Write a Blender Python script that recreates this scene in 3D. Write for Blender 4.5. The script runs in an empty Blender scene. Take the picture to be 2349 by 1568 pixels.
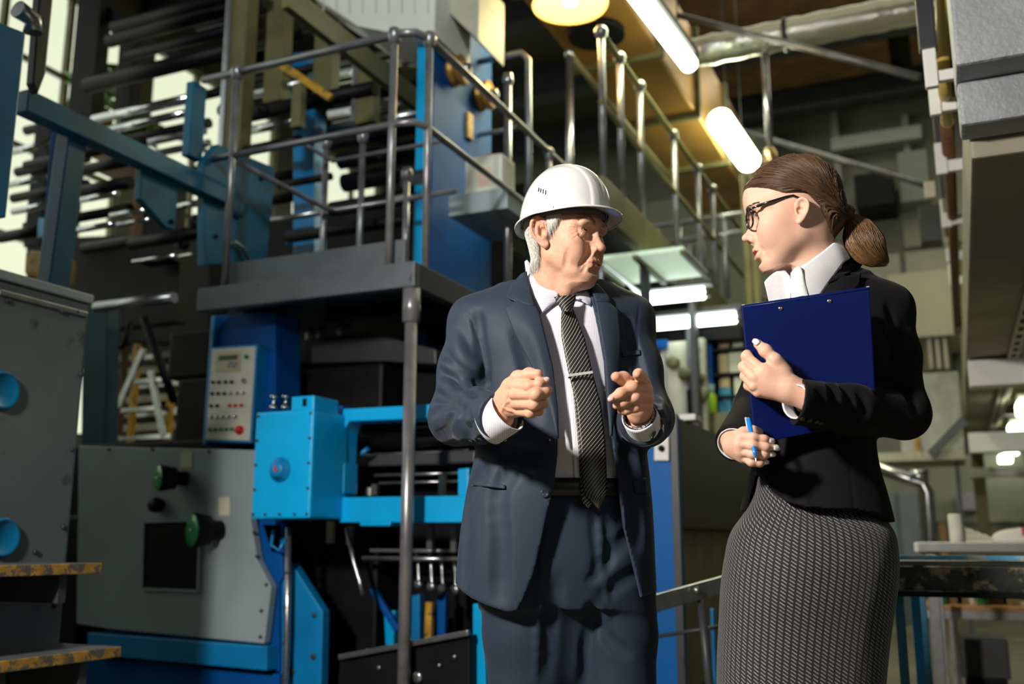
import bpy, bmesh, math, random
import numpy as np
from math import sin, cos, tan, atan, atan2, pi, radians, sqrt
from mathutils import Vector, Matrix

# ------------------------------------------------------------------ camera, world, lights, exposure
FPX, CX, CY = 2270.0, 1174.5, 784.0          # focal length in pixels and centre of the 2349x1568 frame
YAW, PITCH, CZ = radians(24.0), radians(11.4), 0.96
scene = bpy.context.scene
COL = scene.collection
cam_data = bpy.data.cameras.new('camera')
cam = bpy.data.objects.new('camera', cam_data); COL.objects.link(cam)
cam_data.sensor_width = 36.0
cam_data.lens = FPX * 36.0 / 2349.0
cam_data.clip_start = 0.05; cam_data.clip_end = 200
cam.location = (0, 0, CZ)
cam.rotation_euler = (pi/2 + PITCH, 0, YAW)
cam_data.dof.use_dof = True
cam_data.dof.focus_distance = 2.16
cam_data.dof.aperture_fstop = 2.6
scene.camera = cam
scene.view_settings.view_transform = 'Standard'
scene.view_settings.look = 'None'
scene.view_settings.exposure = 0.0
scene.view_settings.gamma = 1.0
scene.view_settings.use_curve_mapping = False
scene.cycles.use_denoising = True
scene.cycles.use_adaptive_sampling = True
scene.cycles.adaptive_threshold = 0.025
scene.cycles.max_bounces = 6
scene.cycles.diffuse_bounces = 2
scene.cycles.glossy_bounces = 3
scene.cycles.transmission_bounces = 4
scene.cycles.transparent_max_bounces = 8
scene.cycles.caustics_reflective = False
scene.cycles.caustics_refractive = False
scene.cycles.sample_clamp_indirect = 4.0

world = bpy.data.worlds.new('world'); scene.world = world
world.use_nodes = True
world.node_tree.nodes['Background'].inputs[0].default_value = (0.80, 0.92, 1.0, 1)
world.node_tree.nodes['Background'].inputs[1].default_value = 1.0

SY, CYW = sin(YAW), cos(YAW)
def CW(r, f, z):                              # camera-aligned (right, forward, height) -> world
    return Vector((-SY*f + CYW*r, CYW*f + SY*r, z))
def K(px, py, f):                             # photo pixel at horizontal distance f -> (right, forward, height)
    a = (px-CX)/FPX; b = (CY-py)/FPX
    h = f*tan(PITCH+atan(b)); d = f*cos(PITCH)+h*sin(PITCH)
    return (a*d, f, CZ+h)
def _dir(px, py):
    a = (px-CX)/FPX; b = (CY-py)/FPX
    fw = cos(PITCH)-b*sin(PITCH); up = sin(PITCH)+b*cos(PITCH)
    return CW(a, fw, up)
def onX(px, py, X):
    d = _dir(px, py); t = X/d.x; return Vector((X, d.y*t, CZ+d.z*t))
def onY(px, py, Y):
    d = _dir(px, py); t = Y/d.y; return Vector((d.x*t, Y, CZ+d.z*t))
def onZ(px, py, Z):
    d = _dir(px, py); t = (Z-CZ)/d.z; return Vector((d.x*t, d.y*t, Z))

def lamp(name, kind, loc, target, energy, color, **kw):
    l = bpy.data.lights.new(name, kind); l.energy = energy; l.color = color
    for k, v in kw.items(): setattr(l, k, v)
    o = bpy.data.objects.new(name, l); COL.objects.link(o); o.location = loc
    if target is not None:
        o.rotation_euler = (Vector(target)-Vector(loc)).to_track_quat('-Z', 'Y').to_euler()
    return o
lamp('key_softbox', 'SPOT', CW(-1.9, .2, 2.55), CW(.35, 2.2, 1.15), 700, (1.0, .93, .84), shadow_soft_size=.15, spot_size=radians(96), spot_blend=.5)
lamp('hall_fill', 'AREA', (0.5, 5.5, 8.0), (0.5, 5.5, 0), 60, (1.0, .95, .62), shape='RECTANGLE', size=8, size_y=6)
lamp('hall_fill_far', 'AREA', (1.0, 12, 8.0), (1.0, 12, 0), 270, (1.0, .97, .72), shape='RECTANGLE', size=10, size_y=6)
lamp('added_cowl_spot', 'SPOT', (-.6, -1.5, 5.4), (-2.9, 5.0, 4.2), 900, (.95, 1.0, .95), shadow_soft_size=.35, spot_size=radians(46), spot_blend=.8)  # added spot with no fixture; brightens the white cowl and the railings
lamp('fill_behind_camera', 'AREA', CW(1.6, -1.2, 2.4), CW(.5, 2.2, 1.2), 8, (.86, .93, 1.0), shape='DISK', size=1.6)
lamp('window_daylight', 'AREA', (-9.2, 4.5, 5.0), (-2, 4.5, 2.0), 110, (.88, .96, 1.0), shape='RECTANGLE', size=14, size_y=4.5)
lamp('cone_lamp_light', 'POINT', onZ(1307, 10, 4.72)-Vector((0, 0, .10)), None, 34, (1.0, .66, .24), shadow_soft_size=.08)
lamp('tube_glow', 'AREA', onZ(1520, 80, 4.80), onZ(1520, 80, 4.80)-Vector((0, 0, 1)), 60, (.95, 1.0, .60), shape='RECTANGLE', size=.2, size_y=2.0)
lamp('tube_glow_far', 'POINT', onZ(1684, 322, 5.0), None, 60, (.95, 1.0, .66), shadow_soft_size=.25)


# ------------------------------------------------------------------ materials
MATS = {}
def mat(name, color, rough=0.5, metal=0.0, noise=None, bump=None, spec=0.5, emit=None, attr=False, coat=0, sss=0, trans=0, dirt=None, ior=None):
    """procedural principled material; noise=(scale, amount) varies the colour, bump=(scale, strength), dirt=(colour, scale, threshold)"""
    if name in MATS: return MATS[name]
    m = bpy.data.materials.new(name); m.use_nodes = True; MATS[name] = m
    nt = m.node_tree; N = nt.nodes; L = nt.links; b = N['Principled BSDF']
    b.inputs['Base Color'].default_value = (*color, 1)
    b.inputs['Roughness'].default_value = rough; b.inputs['Metallic'].default_value = metal
    b.inputs['Specular IOR Level'].default_value = spec
    if ior: b.inputs['IOR'].default_value = ior
    if coat: b.inputs['Coat Weight'].default_value = coat; b.inputs['Coat Roughness'].default_value = 0.1
    if sss:
        b.inputs['Subsurface Weight'].default_value = sss; b.inputs['Subsurface Scale'].default_value = 0.01
        b.inputs['Subsurface Radius'].default_value = (1.0, 0.35, 0.2)
    if trans: b.inputs['Transmission Weight'].default_value = trans
    tc = N.new('ShaderNodeTexCoord'); src = None
    if attr:
        a = N.new('ShaderNodeAttribute'); a.attribute_name = 'Col'; src = a.outputs['Color']
    if noise:
        n = N.new('ShaderNodeTexNoise'); n.inputs['Scale'].default_value = noise[0]; n.inputs['Detail'].default_value = 5
        L.new(tc.outputs['Object'], n.inputs['Vector'])
        r = N.new('ShaderNodeMapRange'); r.inputs[1].default_value = .3; r.inputs[2].default_value = .7
        r.inputs[3].default_value = 1-noise[1]; r.inputs[4].default_value = 1+noise[1]*.6
        L.new(n.outputs['Fac'], r.inputs[0])
        mx = N.new('ShaderNodeMix'); mx.data_type = 'RGBA'; mx.blend_type = 'MULTIPLY'; mx.inputs[0].default_value = 1
        if src: L.new(src, mx.inputs[6])
        else: mx.inputs[6].default_value = (*color, 1)
        L.new(r.outputs[0], mx.inputs[7]); src = mx.outputs[2]
    if dirt:
        n = N.new('ShaderNodeTexNoise'); n.inputs['Scale'].default_value = dirt[1]; n.inputs['Detail'].default_value = 8
        n.inputs['Roughness'].default_value = .65
        L.new(tc.outputs['Object'], n.inputs['Vector'])
        r = N.new('ShaderNodeMapRange'); r.inputs[1].default_value = dirt[2]; r.inputs[2].default_value = dirt[2]+.07
        L.new(n.outputs['Fac'], r.inputs[0])
        mx = N.new('ShaderNodeMix'); mx.data_type = 'RGBA'
        if src: L.new(src, mx.inputs[6])
        else: mx.inputs[6].default_value = (*color, 1)
        mx.inputs[7].default_value = (*dirt[0], 1); L.new(r.outputs[0], mx.inputs[0]); src = mx.outputs[2]
    if src: L.new(src, b.inputs['Base Color'])
    if bump:
        n = N.new('ShaderNodeTexNoise'); n.inputs['Scale'].default_value = bump[0]; n.inputs['Detail'].default_value = 4
        L.new(tc.outputs['Object'], n.inputs['Vector'])
        bp = N.new('ShaderNodeBump'); bp.inputs['Strength'].default_value = bump[1]; bp.inputs['Distance'].default_value = .01
        L.new(n.outputs['Fac'], bp.inputs['Height']); L.new(bp.outputs[0], b.inputs['Normal'])
    if emit:
        b.inputs['Emission Color'].default_value = (*emit[0], 1); b.inputs['Emission Strength'].default_value = emit[1]
    return m

# ------------------------------------------------------------------ mesh builders
class MB:
    """collects boxes, bars, prisms and lathes in world coordinates; build() links them as ONE mesh object"""
    def __init__(s): s.bm = bmesh.new()
    def box(s, x0, x1, y0, y1, z0, z1, bev=0.0):
        x0, x1 = min(x0, x1), max(x0, x1); y0, y1 = min(y0, y1), max(y0, y1); z0, z1 = min(z0, z1), max(z0, z1)
        b = s.bm
        v = [b.verts.new((x, y, z)) for z in (z0, z1) for y in (y0, y1) for x in (x0, x1)]
        fs = [b.faces.new([v[i] for i in q]) for q in ((0,2,3,1),(4,5,7,6),(0,1,5,4),(2,6,7,3),(0,4,6,2),(1,3,7,5))]
        if bev: bmesh.ops.bevel(b, geom=list({e for f in fs for e in f.edges}), offset=bev, segments=2, profile=.6, affect='EDGES')
        return s
    def prism(s, pts, d, bev=0.0):             # polygon (list of 3-vectors) pushed by vector d
        b = s.bm; d = Vector(d); n = len(pts)
        a = [b.verts.new(Vector(p)) for p in pts]; c = [b.verts.new(Vector(p)+d) for p in pts]
        fs = [b.faces.new(a), b.faces.new(c[::-1])]
        for i in range(n): fs.append(b.faces.new((a[i], c[i], c[(i+1) % n], a[(i+1) % n])))
        bmesh.ops.recalc_face_normals(b, faces=fs)
        if bev: bmesh.ops.bevel(b, geom=list({e for f in fs for e in f.edges}), offset=bev, segments=2, profile=.6, affect='EDGES')
        return s
    def tube(s, pts, r, n=12, cap=True, flat=1.0):
        b = s.bm; P = [Vector(p) for p in pts]; R = r if isinstance(r, (list, tuple)) else [r]*len(P)
        rings = []; up = None
        for i, p in enumerate(P):
            t = (P[min(i+1, len(P)-1)]-P[max(i-1, 0)]).normalized()
            if up is None:
                up = Vector((0, 0, 1)) if abs(t.z) < .9 else Vector((1, 0, 0))
            u = (up - t*up.dot(t)).normalized(); w = t.cross(u); up = u
            rings.append([b.verts.new(p + (u*cos(a)*flat + w*sin(a))*R[i]) for a in [2*pi*k/n for k in range(n)]])
        for A, B in zip(rings, rings[1:]):
            for k in range(n):
                f = b.faces.new((A[k], A[(k+1) % n], B[(k+1) % n], B[k])); f.smooth = True
        if cap: b.faces.new(rings[0][::-1]); b.faces.new(rings[-1])
        return s
    def cyl(s, a, b_, r, n=16, r2=None): return s.tube([a, b_], [r, r if r2 is None else r2], n)
    def lathe(s, o, axis, prof, n=32, closed=False):   # prof = [(radius, distance along axis)]
        b = s.bm; o = Vector(o); t = Vector(axis).normalized()
        up = Vector((0, 0, 1)) if abs(t.z) < .9 else Vector((1, 0, 0)); u = (up-t*up.dot(t)).normalized(); w = t.cross(u)
        rings = [[b.verts.new(o+t*h+(u*cos(2*pi*k/n)+w*sin(2*pi*k/n))*max(r, 1e-4)) for k in range(n)] for r, h in prof]
        for A, B in zip(rings, rings[1:]):
            for k in range(n):
                f = b.faces.new((A[k], A[(k+1) % n], B[(k+1) % n], B[k])); f.smooth = True
        if not closed: b.faces.new(rings[0][::-1]); b.faces.new(rings[-1])
        return s
    def bar(s, a, b_, w, h, up=(0, 0, 1), bev=0.0):     # square bar from a to b, width w (sideways), height h (along up)
        a = Vector(a); b_ = Vector(b_); t = (b_-a).normalized(); up = Vector(up)
        u = (up-t*up.dot(t)).normalized(); sd = t.cross(u)
        return s.prism([a+u*h/2+sd*w/2, a+u*h/2-sd*w/2, a-u*h/2-sd*w/2, a-u*h/2+sd*w/2], b_-a, bev)
    def build(s, name, m, parent=None, smooth=False):
        me = bpy.data.meshes.new(name); s.bm.to_mesh(me); s.bm.free()
        return link_mesh(name, me, m, parent, smooth)

def link_mesh(name, me, m, parent=None, smooth=False):
    o = bpy.data.objects.new(name, me); COL.objects.link(o)
    for x in (m if isinstance(m, (list, tuple)) else [m]): me.materials.append(x)
    if smooth: me.polygons.foreach_set('use_smooth', [True]*len(me.polygons))
    if parent is not None:
        # parts are modelled in world coordinates: shift them into the frame of the thing's Empty
        org = world_origin(parent)
        me.transform(Matrix.Translation(-org)); o.parent = parent
    return o
def world_origin(o):
    v = Vector((0, 0, 0))
    while o is not None: v += o.location; o = o.parent
    return v
def tag(o, label, cat, group=None, kind=None):
    o['label'] = label; o['category'] = cat
    if group: o['group'] = group
    if kind: o['kind'] = kind
    return o
def thing(name, loc, label, cat, group=None):
    o = bpy.data.objects.new(name, None); COL.objects.link(o); o.location = loc
    o.empty_display_size = .1
    return tag(o, label, cat, group)
def struct(o): o['kind'] = 'structure'; return o
def one(name, mb, m, label, cat, group=None, smooth=False):   # a thing that is a single mesh, with its origin moved to its base
    o = mb.build(name, m, None, smooth)
    co = np.empty(len(o.data.vertices)*3); o.data.vertices.foreach_get('co', co); co = co.reshape(-1, 3)
    c = Vector(((co[:, 0].min()+co[:, 0].max())/2, (co[:, 1].min()+co[:, 1].max())/2, co[:, 2].min()))
    o.data.transform(Matrix.Translation(-c)); o.location = c
    return tag(o, label, cat, group)
def copy_tree(o, parent=None):
    c = o.copy(); COL.objects.link(c)
    if parent is not None: c.parent = parent
    for ch in list(o.children): copy_tree(ch, c)
    return c

# ------------------------------------------------------------------ implicit surfaces (used for bodies and clothes)
def smin(a, b, k):
    h = np.maximum(k-np.abs(a-b), 0)/k
    return np.minimum(a, b)-h*h*k*.25
class SDF:
    """dense signed-distance grid; primitives are merged smoothly inside their own bounding boxes"""
    def __init__(s, lo, hi, h):
        s.h = h; s.lo = np.array(lo, float); s.n = np.ceil((np.array(hi)-s.lo)/h).astype(int)+1
        s.D = np.full(s.n, 9.0, np.float32)
        s.ax = [(s.lo[i]+h*np.arange(s.n[i])).astype(np.float32) for i in range(3)]
    def _sub(s, lo, hi):
        i0 = np.clip(np.floor((np.array(lo)-s.lo)/s.h).astype(int), 0, s.n); i1 = np.clip(np.ceil((np.array(hi)-s.lo)/s.h).astype(int)+1, 0, s.n)
        sl = tuple(slice(a, b) for a, b in zip(i0, i1))
        X = s.ax[0][sl[0]][:, None, None]; Y = s.ax[1][sl[1]][None, :, None]; Z = s.ax[2][sl[2]][None, None, :]
        return sl, X, Y, Z
    def apply(s, fn, lo, hi, k=.01, op='add', m=None):
        m = (k+.012) if m is None else m
        sl, X, Y, Z = s._sub(np.array(lo)-m, np.array(hi)+m)
        if 0 in s.D[sl].shape: return
        d = fn(X, Y, Z).astype(np.float32); D = s.D[sl]
        if op == 'add': s.D[sl] = smin(D, d, k)
        elif op == 'sub': s.D[sl] = -smin(-D, d, k)
        elif op == 'int': s.D[sl] = -smin(-D, -d, k)
        elif op == 'disp': s.D[sl] = D - d
    def cap(s, a, b, ra, rb=None, k=.01, op='add', m=None):
        a = np.array(a, float); b = np.array(b, float); rb = ra if rb is None else rb; ab = b-a; L2 = max(ab.dot(ab), 1e-12)
        def fn(X, Y, Z):
            t = np.clip(((X-a[0])*ab[0]+(Y-a[1])*ab[1]+(Z-a[2])*ab[2])/L2, 0, 1)
            return np.sqrt((X-a[0]-t*ab[0])**2+(Y-a[1]-t*ab[1])**2+(Z-a[2]-t*ab[2])**2)-(ra+(rb-ra)*t)
        R = max(ra, rb); s.apply(fn, np.minimum(a, b)-R, np.maximum(a, b)+R, k, op, m)
    def chain(s, pts, rs, k=.01, op='add', m=None):
        for i in range(len(pts)-1): s.cap(pts[i], pts[i+1], rs[i], rs[i+1], k, op, m)
    def ell(s, c, r, k=.01, op='add', R=None, m=None):
        c = np.array(c, float); r = np.array(r, float); R_ = None if R is None else np.array(R, float)
        def fn(X, Y, Z):
            x, y, z = X-c[0], Y-c[1], Z-c[2]
            if R_ is not None: x, y, z = (R_[0, 0]*x+R_[0, 1]*y+R_[0, 2]*z, R_[1, 0]*x+R_[1, 1]*y+R_[1, 2]*z, R_[2, 0]*x+R_[2, 1]*y+R_[2, 2]*z)
            k0 = np.sqrt((x/r[0])**2+(y/r[1])**2+(z/r[2])**2)
            k1 = np.sqrt((x/r[0]**2)**2+(y/r[1]**2)**2+(z/r[2]**2)**2)+1e-9
            return np.where(k0 < .05, -r.min(), k0*(k0-1)/k1)
        B = r if R_ is None else np.full(3, r.max())
        s.apply(fn, c-B, c+B, k, op, m)
    def loft(s, rows, k=.01, op='add', p=2.0, axis=2, m=None):
        """rows = (z, cx, cy, a, b): superelliptic sections stacked along the axis"""
        rows = np.array(sorted(rows), float); z0, z1 = rows[0, 0], rows[-1, 0]; o = [i for i in range(3) if i != axis]
        def fn(*P):
            U, V, W = P[o[0]], P[o[1]], P[axis]; Wf = W.ravel()
            f = lambda c: cubic(rows[:, 0], rows[:, c], Wf).reshape(W.shape).astype(np.float32)
            cx, cy, a, b = f(1), f(2), f(3), f(4)
            q = (np.abs((U-cx)/a)**p+np.abs((V-cy)/b)**p)**(1/p)
            g = q/np.maximum(np.sqrt(((U-cx)/a**2)**2+((V-cy)/b**2)**2), 1e-4)
            d = (q-1)*np.where(q > .3, np.minimum(g, np.maximum(a, b)), np.minimum(a, b))
            return np.maximum(d, np.maximum(z0-W, W-z1))
        lo = [0, 0, 0]; hi = [0, 0, 0]
        lo[o[0]] = (rows[:, 1]-rows[:, 3]).min(); hi[o[0]] = (rows[:, 1]+rows[:, 3]).max()
        lo[o[1]] = (rows[:, 2]-rows[:, 4]).min(); hi[o[1]] = (rows[:, 2]+rows[:, 4]).max()
        lo[axis] = z0; hi[axis] = z1
        s.apply(fn, lo, hi, k, op, m)
    def val(s, P):
        q = (np.asarray(P, float)-s.lo)/s.h; i = np.clip(np.floor(q).astype(int), 0, s.n-2); t = np.clip(q-i, 0, 1); r = 0
        for a in (0, 1):
            for b in (0, 1):
                for c in (0, 1):
                    w = (t[:, 0] if a else 1-t[:, 0])*(t[:, 1] if b else 1-t[:, 1])*(t[:, 2] if c else 1-t[:, 2])
                    r = r+w*np.minimum(s.D[i[:, 0]+a, i[:, 1]+b, i[:, 2]+c], .05)
        return r
    def grad(s, P):
        P = np.asarray(P, float); e = s.h; g = np.stack([s.val(P+np.eye(3)[i]*e)-s.val(P-np.eye(3)[i]*e) for i in range(3)], 1)
        return g/(np.linalg.norm(g, axis=1, keepdims=True)+1e-9)
    def proj(s, P, it=8):
        P = np.array(P, float)
        for _ in range(it): P = P-s.grad(P)*np.clip(s.val(P), -.015, .015)[:, None]
        return P, s.grad(P)
    def ray(s, px, py, f0, f1, n=160, default=None):
        """where camera-direction lines through the given photo points first enter the solid, searching from distance f0 to f1"""
        px = np.atleast_1d(np.asarray(px, float)); py = np.atleast_1d(np.asarray(py, float)); F = np.linspace(f0, f1, n)
        a = (px-CX)/FPX; b = (CY-py)/FPX; h = np.tan(PITCH+np.arctan(b)); dd = cos(PITCH)+h*sin(PITCH)
        P = np.stack([(a*dd)[:, None]*F, np.broadcast_to(F, (len(px), n)), CZ+h[:, None]*F], 2)
        inside = (P > s.lo).all(2) & (P < s.lo+s.h*(s.n-1)).all(2)
        v = np.where(inside, s.val(np.clip(P, s.lo, s.lo+s.h*(s.n-1.01)).reshape(-1, 3)).reshape(len(px), n), .05)
        hit = v < 0; i = np.where(hit.any(1), hit.argmax(1), -1); out = np.zeros((len(px), 3)); j = np.arange(len(px)); k = np.maximum(i, 1)
        t = v[j, k-1]/np.where(v[j, k-1]-v[j, k] == 0, 1, v[j, k-1]-v[j, k]); Fh = F[k-1]+(F[k]-F[k-1])*np.clip(t, 0, 1)
        ff = np.where(i > 0, Fh, default if default is not None else np.nan)
        if default is None and np.isnan(ff).any():
            good = ~np.isnan(ff); ff = np.where(good, ff, np.interp(j, j[good], ff[good]) if good.any() else f1)
        out[:, 0] = a*dd*ff; out[:, 1] = ff; out[:, 2] = CZ+h*ff
        return out
    def rpts(s, pts, f0, f1, off=0.0):
        P = s.ray([p[0] for p in pts], [p[1] for p in pts], f0, f1)
        return P+s.grad(P)*off if off else P
    def pgroove(s, pts, f0, f1, **kw): s.groove(s.rpts(pts, f0, f1), **kw)
    def groove(s, pts, depth=.001, r=.0025, k=.004, sub=4, op='sub', taper=True):
        """crease (or ridge with op='add') that follows the surface along a polyline"""
        pts = np.array(pts, float); t = np.linspace(0, len(pts)-1, (len(pts)-1)*sub+1)
        P = np.stack([cubic(np.arange(len(pts)), pts[:, i], t) for i in range(3)], 1) if len(pts) > 2 else np.stack([np.interp(t, [0, 1], pts[:, i]) for i in range(3)], 1)
        P, g = s.proj(P); d = depth*(np.sin(np.linspace(.12, pi-.12, len(P)))**.6 if taper else np.ones(len(P)))
        sg = 1 if op == 'sub' else -1
        C = P+g*(sg*(r-d))[:, None]
        for i in range(len(C)-1): s.cap(C[i], C[i+1], r, r, k=k, op=op)
    def mesh(s, xf=None):
        """naive surface nets -> (verts, quads)"""
        D = s.D; S = D < 0; n = s.n
        c = [(i, j, k) for i in (0, 1) for j in (0, 1) for k in (0, 1)]
        cnt = np.zeros(n-1, np.int8)
        for i, j, k in c: cnt += S[i:n[0]-1+i, j:n[1]-1+j, k:n[2]-1+k]
        act = (cnt > 0) & (cnt < 8); I = np.argwhere(act)
        idx = -np.ones(n-1, np.int32); idx[act] = np.arange(len(I))
        acc = np.zeros((len(I), 3)); num = np.zeros(len(I))
        cv = {q: D[I[:, 0]+q[0], I[:, 1]+q[1], I[:, 2]+q[2]].astype(float) for q in c}
        for q in c:
            for ax in range(3):
                if q[ax] == 0:
                    q2 = tuple(1 if t == ax else q[t] for t in range(3)); a, b = cv[q], cv[q2]
                    w = (a < 0) != (b < 0); t = np.where(w, a/np.where(w, a-b, 1), 0); t = np.clip(t, 0, 1)
                    pt = np.zeros((len(I), 3)); pt[:] = q; pt[:, ax] = t
                    acc += pt*w[:, None]; num += w
        V = s.lo+(I+acc/num[:, None])*s.h
        Q = []
        for ax in range(3):
            sl0 = [slice(0, n[t]) for t in range(3)]; sl1 = list(sl0)
            sl0[ax] = slice(0, n[ax]-1); sl1[ax] = slice(1, n[ax])
            E = np.argwhere(S[tuple(sl0)] != S[tuple(sl1)])
            o = [t for t in range(3) if t != ax]
            ok = (E[:, o[0]] > 0) & (E[:, o[1]] > 0) & (E[:, o[0]] < n[o[0]]-1) & (E[:, o[1]] < n[o[1]]-1); E = E[ok]
            ins = S[E[:, 0], E[:, 1], E[:, 2]]
            def at(da, db):
                F = E.copy(); F[:, o[0]] += da; F[:, o[1]] += db; return idx[F[:, 0], F[:, 1], F[:, 2]]
            q = np.stack([at(-1, -1), at(0, -1), at(0, 0), at(-1, 0)], 1)
            flip = ins if ax != 1 else ~ins
            q[~flip] = q[~flip][:, ::-1]; Q.append(q)
        Q = np.concatenate(Q); Q = Q[(Q >= 0).all(1)]
        return V, Q
def cubic(x, y, t):                              # monotone-ish smooth interpolation (Catmull-Rom tangents)
    x = np.asarray(x, float); y = np.asarray(y, float); t = np.clip(np.asarray(t, float), x[0], x[-1])
    if len(x) < 3: return np.interp(t, x, y)
    m = np.gradient(y, x); i = np.clip(np.searchsorted(x, t)-1, 0, len(x)-2); h = x[i+1]-x[i]; u = (t-x[i])/h
    return (2*u**3-3*u**2+1)*y[i]+(u**3-2*u**2+u)*h*m[i]+(-2*u**3+3*u**2)*y[i+1]+(u**3-u**2)*h*m[i+1]
def np_mesh(name, V, Q, smooth=True):
    me = bpy.data.meshes.new(name); Q = np.asarray(Q); n = Q.shape[1]
    me.vertices.add(len(V)); me.vertices.foreach_set('co', np.asarray(V, np.float32).ravel())
    me.loops.add(Q.size); me.loops.foreach_set('vertex_index', Q.astype(np.int32).ravel())
    me.polygons.add(len(Q)); me.polygons.foreach_set('loop_start', np.arange(0, Q.size, n, dtype=np.int32))
    me.polygons.foreach_set('loop_total', np.full(len(Q), n, np.int32))
    me.update(calc_edges=True); me.validate()
    if smooth: me.polygons.foreach_set('use_smooth', [True]*len(me.polygons))
    return me
def set_col(me, C):                              # per-vertex pigment (lips, nails, hair roots), not light
    C = np.concatenate([np.asarray(C, np.float32), np.ones((len(C), 1), np.float32)], 1)
    a = me.color_attributes.new('Col', 'FLOAT_COLOR', 'POINT'); a.data.foreach_set('color', C.ravel())
def relax(V, Q, it=2, lam=.5):
    n = len(V)
    for _ in range(it):
        A = np.zeros_like(V); c = np.zeros(n)
        for a, b in ((0, 1), (1, 2), (2, 3), (3, 0)):
            for d in range(3):
                A[:, d] += np.bincount(Q[:, a], V[Q[:, b], d], n)+np.bincount(Q[:, b], V[Q[:, a], d], n)
            c += np.bincount(Q[:, a], minlength=n)+np.bincount(Q[:, b], minlength=n)
        V = V+(A/np.maximum(c, 1)[:, None]-V)*lam
    return V
def cw_arr(V):                                   # camera-aligned array -> world array
    V = np.asarray(V, float); return np.stack([-SY*V[:, 1]+CYW*V[:, 0], CYW*V[:, 1]+SY*V[:, 0], V[:, 2]], 1)
def skin_obj(name, V, Q, m, parent, col=None):   # V in camera-aligned coordinates
    me = np_mesh(name, cw_arr(V), Q)
    if col is not None: set_col(me, col)
    return link_mesh(name, me, m, parent)
def grid_obj(name, P, m, parent, closed_u=False, uv=None, thick=0, world=False):
    """P[i][j] camera-aligned points -> smooth sheet; thick>0 adds a solid thickness"""
    P = np.asarray(P, float); a, b = P.shape[:2]; idx = np.arange(a*b).reshape(a, b)
    if closed_u: idx = np.concatenate([idx, idx[:, :1]], 1)
    Q = np.stack([idx[:-1, :-1], idx[:-1, 1:], idx[1:, 1:], idx[1:, :-1]], -1).reshape(-1, 4)
    V = P.reshape(-1, 3)
    me = np_mesh(name, V if world else cw_arr(V), Q)
    if uv is not None:
        U = np.asarray(uv, float).reshape(-1, 2); l = me.uv_layers.new(name='UVMap')
        vi = np.empty(len(me.loops), np.int32); me.loops.foreach_get('vertex_index', vi)
        uvl = U[vi]
        if closed_u:
            j = vi % b; lp = np.arange(len(vi)).reshape(-1, 4)
            for c in (1, 2): pass
            jj = (vi % b).reshape(-1, 4); wrap = (jj.max(1) == b-1) & (jj.min(1) == 0)
            u = uvl.reshape(-1, 4, 2); sel = wrap[:, None] & (jj == 0)
            u[..., 0] = np.where(sel, u[..., 0]+(U.reshape(a, b, 2)[0, -1, 0]-U.reshape(a, b, 2)[0, -2, 0])+(U.reshape(a, b, 2)[0, -1, 0]-U.reshape(a, b, 2)[0, 0, 0]), u[..., 0])
            uvl = u.reshape(-1, 2)
        l.data.foreach_set('uv', uvl.astype(np.float32).ravel())
    o = link_mesh(name, me, m, parent)
    if thick:
        s = o.modifiers.new('thickness', 'SOLIDIFY'); s.thickness = thick; s.offset = 0
    return o
def patch(S, name, L, R, m, parent, f0, f1, nu=12, nv=24, off=.004, bulge=0.0, thick=.002, uvs=1.0, smooth=0):
    """cloth piece lying on the solid S between two edge curves L and R (lists of photo points, top to bottom)"""
    L = np.array(L, float); R = np.array(R, float); t = np.linspace(0, 1, nv)
    def cv(A):
        d = np.r_[0, np.cumsum(np.linalg.norm(np.diff(A, axis=0), axis=1))]; d /= d[-1]
        return np.stack([np.interp(t, d, A[:, 0]), np.interp(t, d, A[:, 1])], 1)
    l, r = cv(L), cv(R); u = np.linspace(0, 1, nu); G = l[:, None]*(1-u)[None, :, None]+r[:, None]*u[None, :, None]
    P = S.ray(G[..., 0].ravel(), G[..., 1].ravel(), f0, f1)
    F = P[:, 1].reshape(nv, nu)
    for _ in range(smooth):
        Fp = np.pad(F, 1, mode='edge'); F = (Fp[:-2, 1:-1]+Fp[2:, 1:-1]+Fp[1:-1, :-2]+Fp[1:-1, 2:]+Fp[1:-1, 1:-1])/5
    Pn = np.empty((nv, nu, 3))
    for i in range(nv):
        for j in range(nu):
            o = off+bulge*sin(pi*u[j]); Pn[i, j] = K(G[i, j, 0], G[i, j, 1], F[i, j]-o)
    W = np.linalg.norm(Pn[:, -1]-Pn[:, 0], axis=1).mean(); H = np.linalg.norm(Pn[1:, 0]-Pn[:-1, 0], axis=1).sum()
    uv = np.stack(np.meshgrid(u*W*uvs, (1-t)*H*uvs), -1)
    o = grid_obj(name, Pn, m, parent, uv=uv, thick=thick)
    return o, Pn
def rotm(yaw=0, pitch=0, roll=0):
    """rows = local axes; local x forward, y left, z up (camera-aligned r,f,z space). yaw measured from +r towards +f"""
    M = Matrix.Rotation(yaw, 3, 'Z') @ Matrix.Rotation(pitch, 3, 'Y') @ Matrix.Rotation(roll, 3, 'X')
    return np.array(M)

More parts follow.
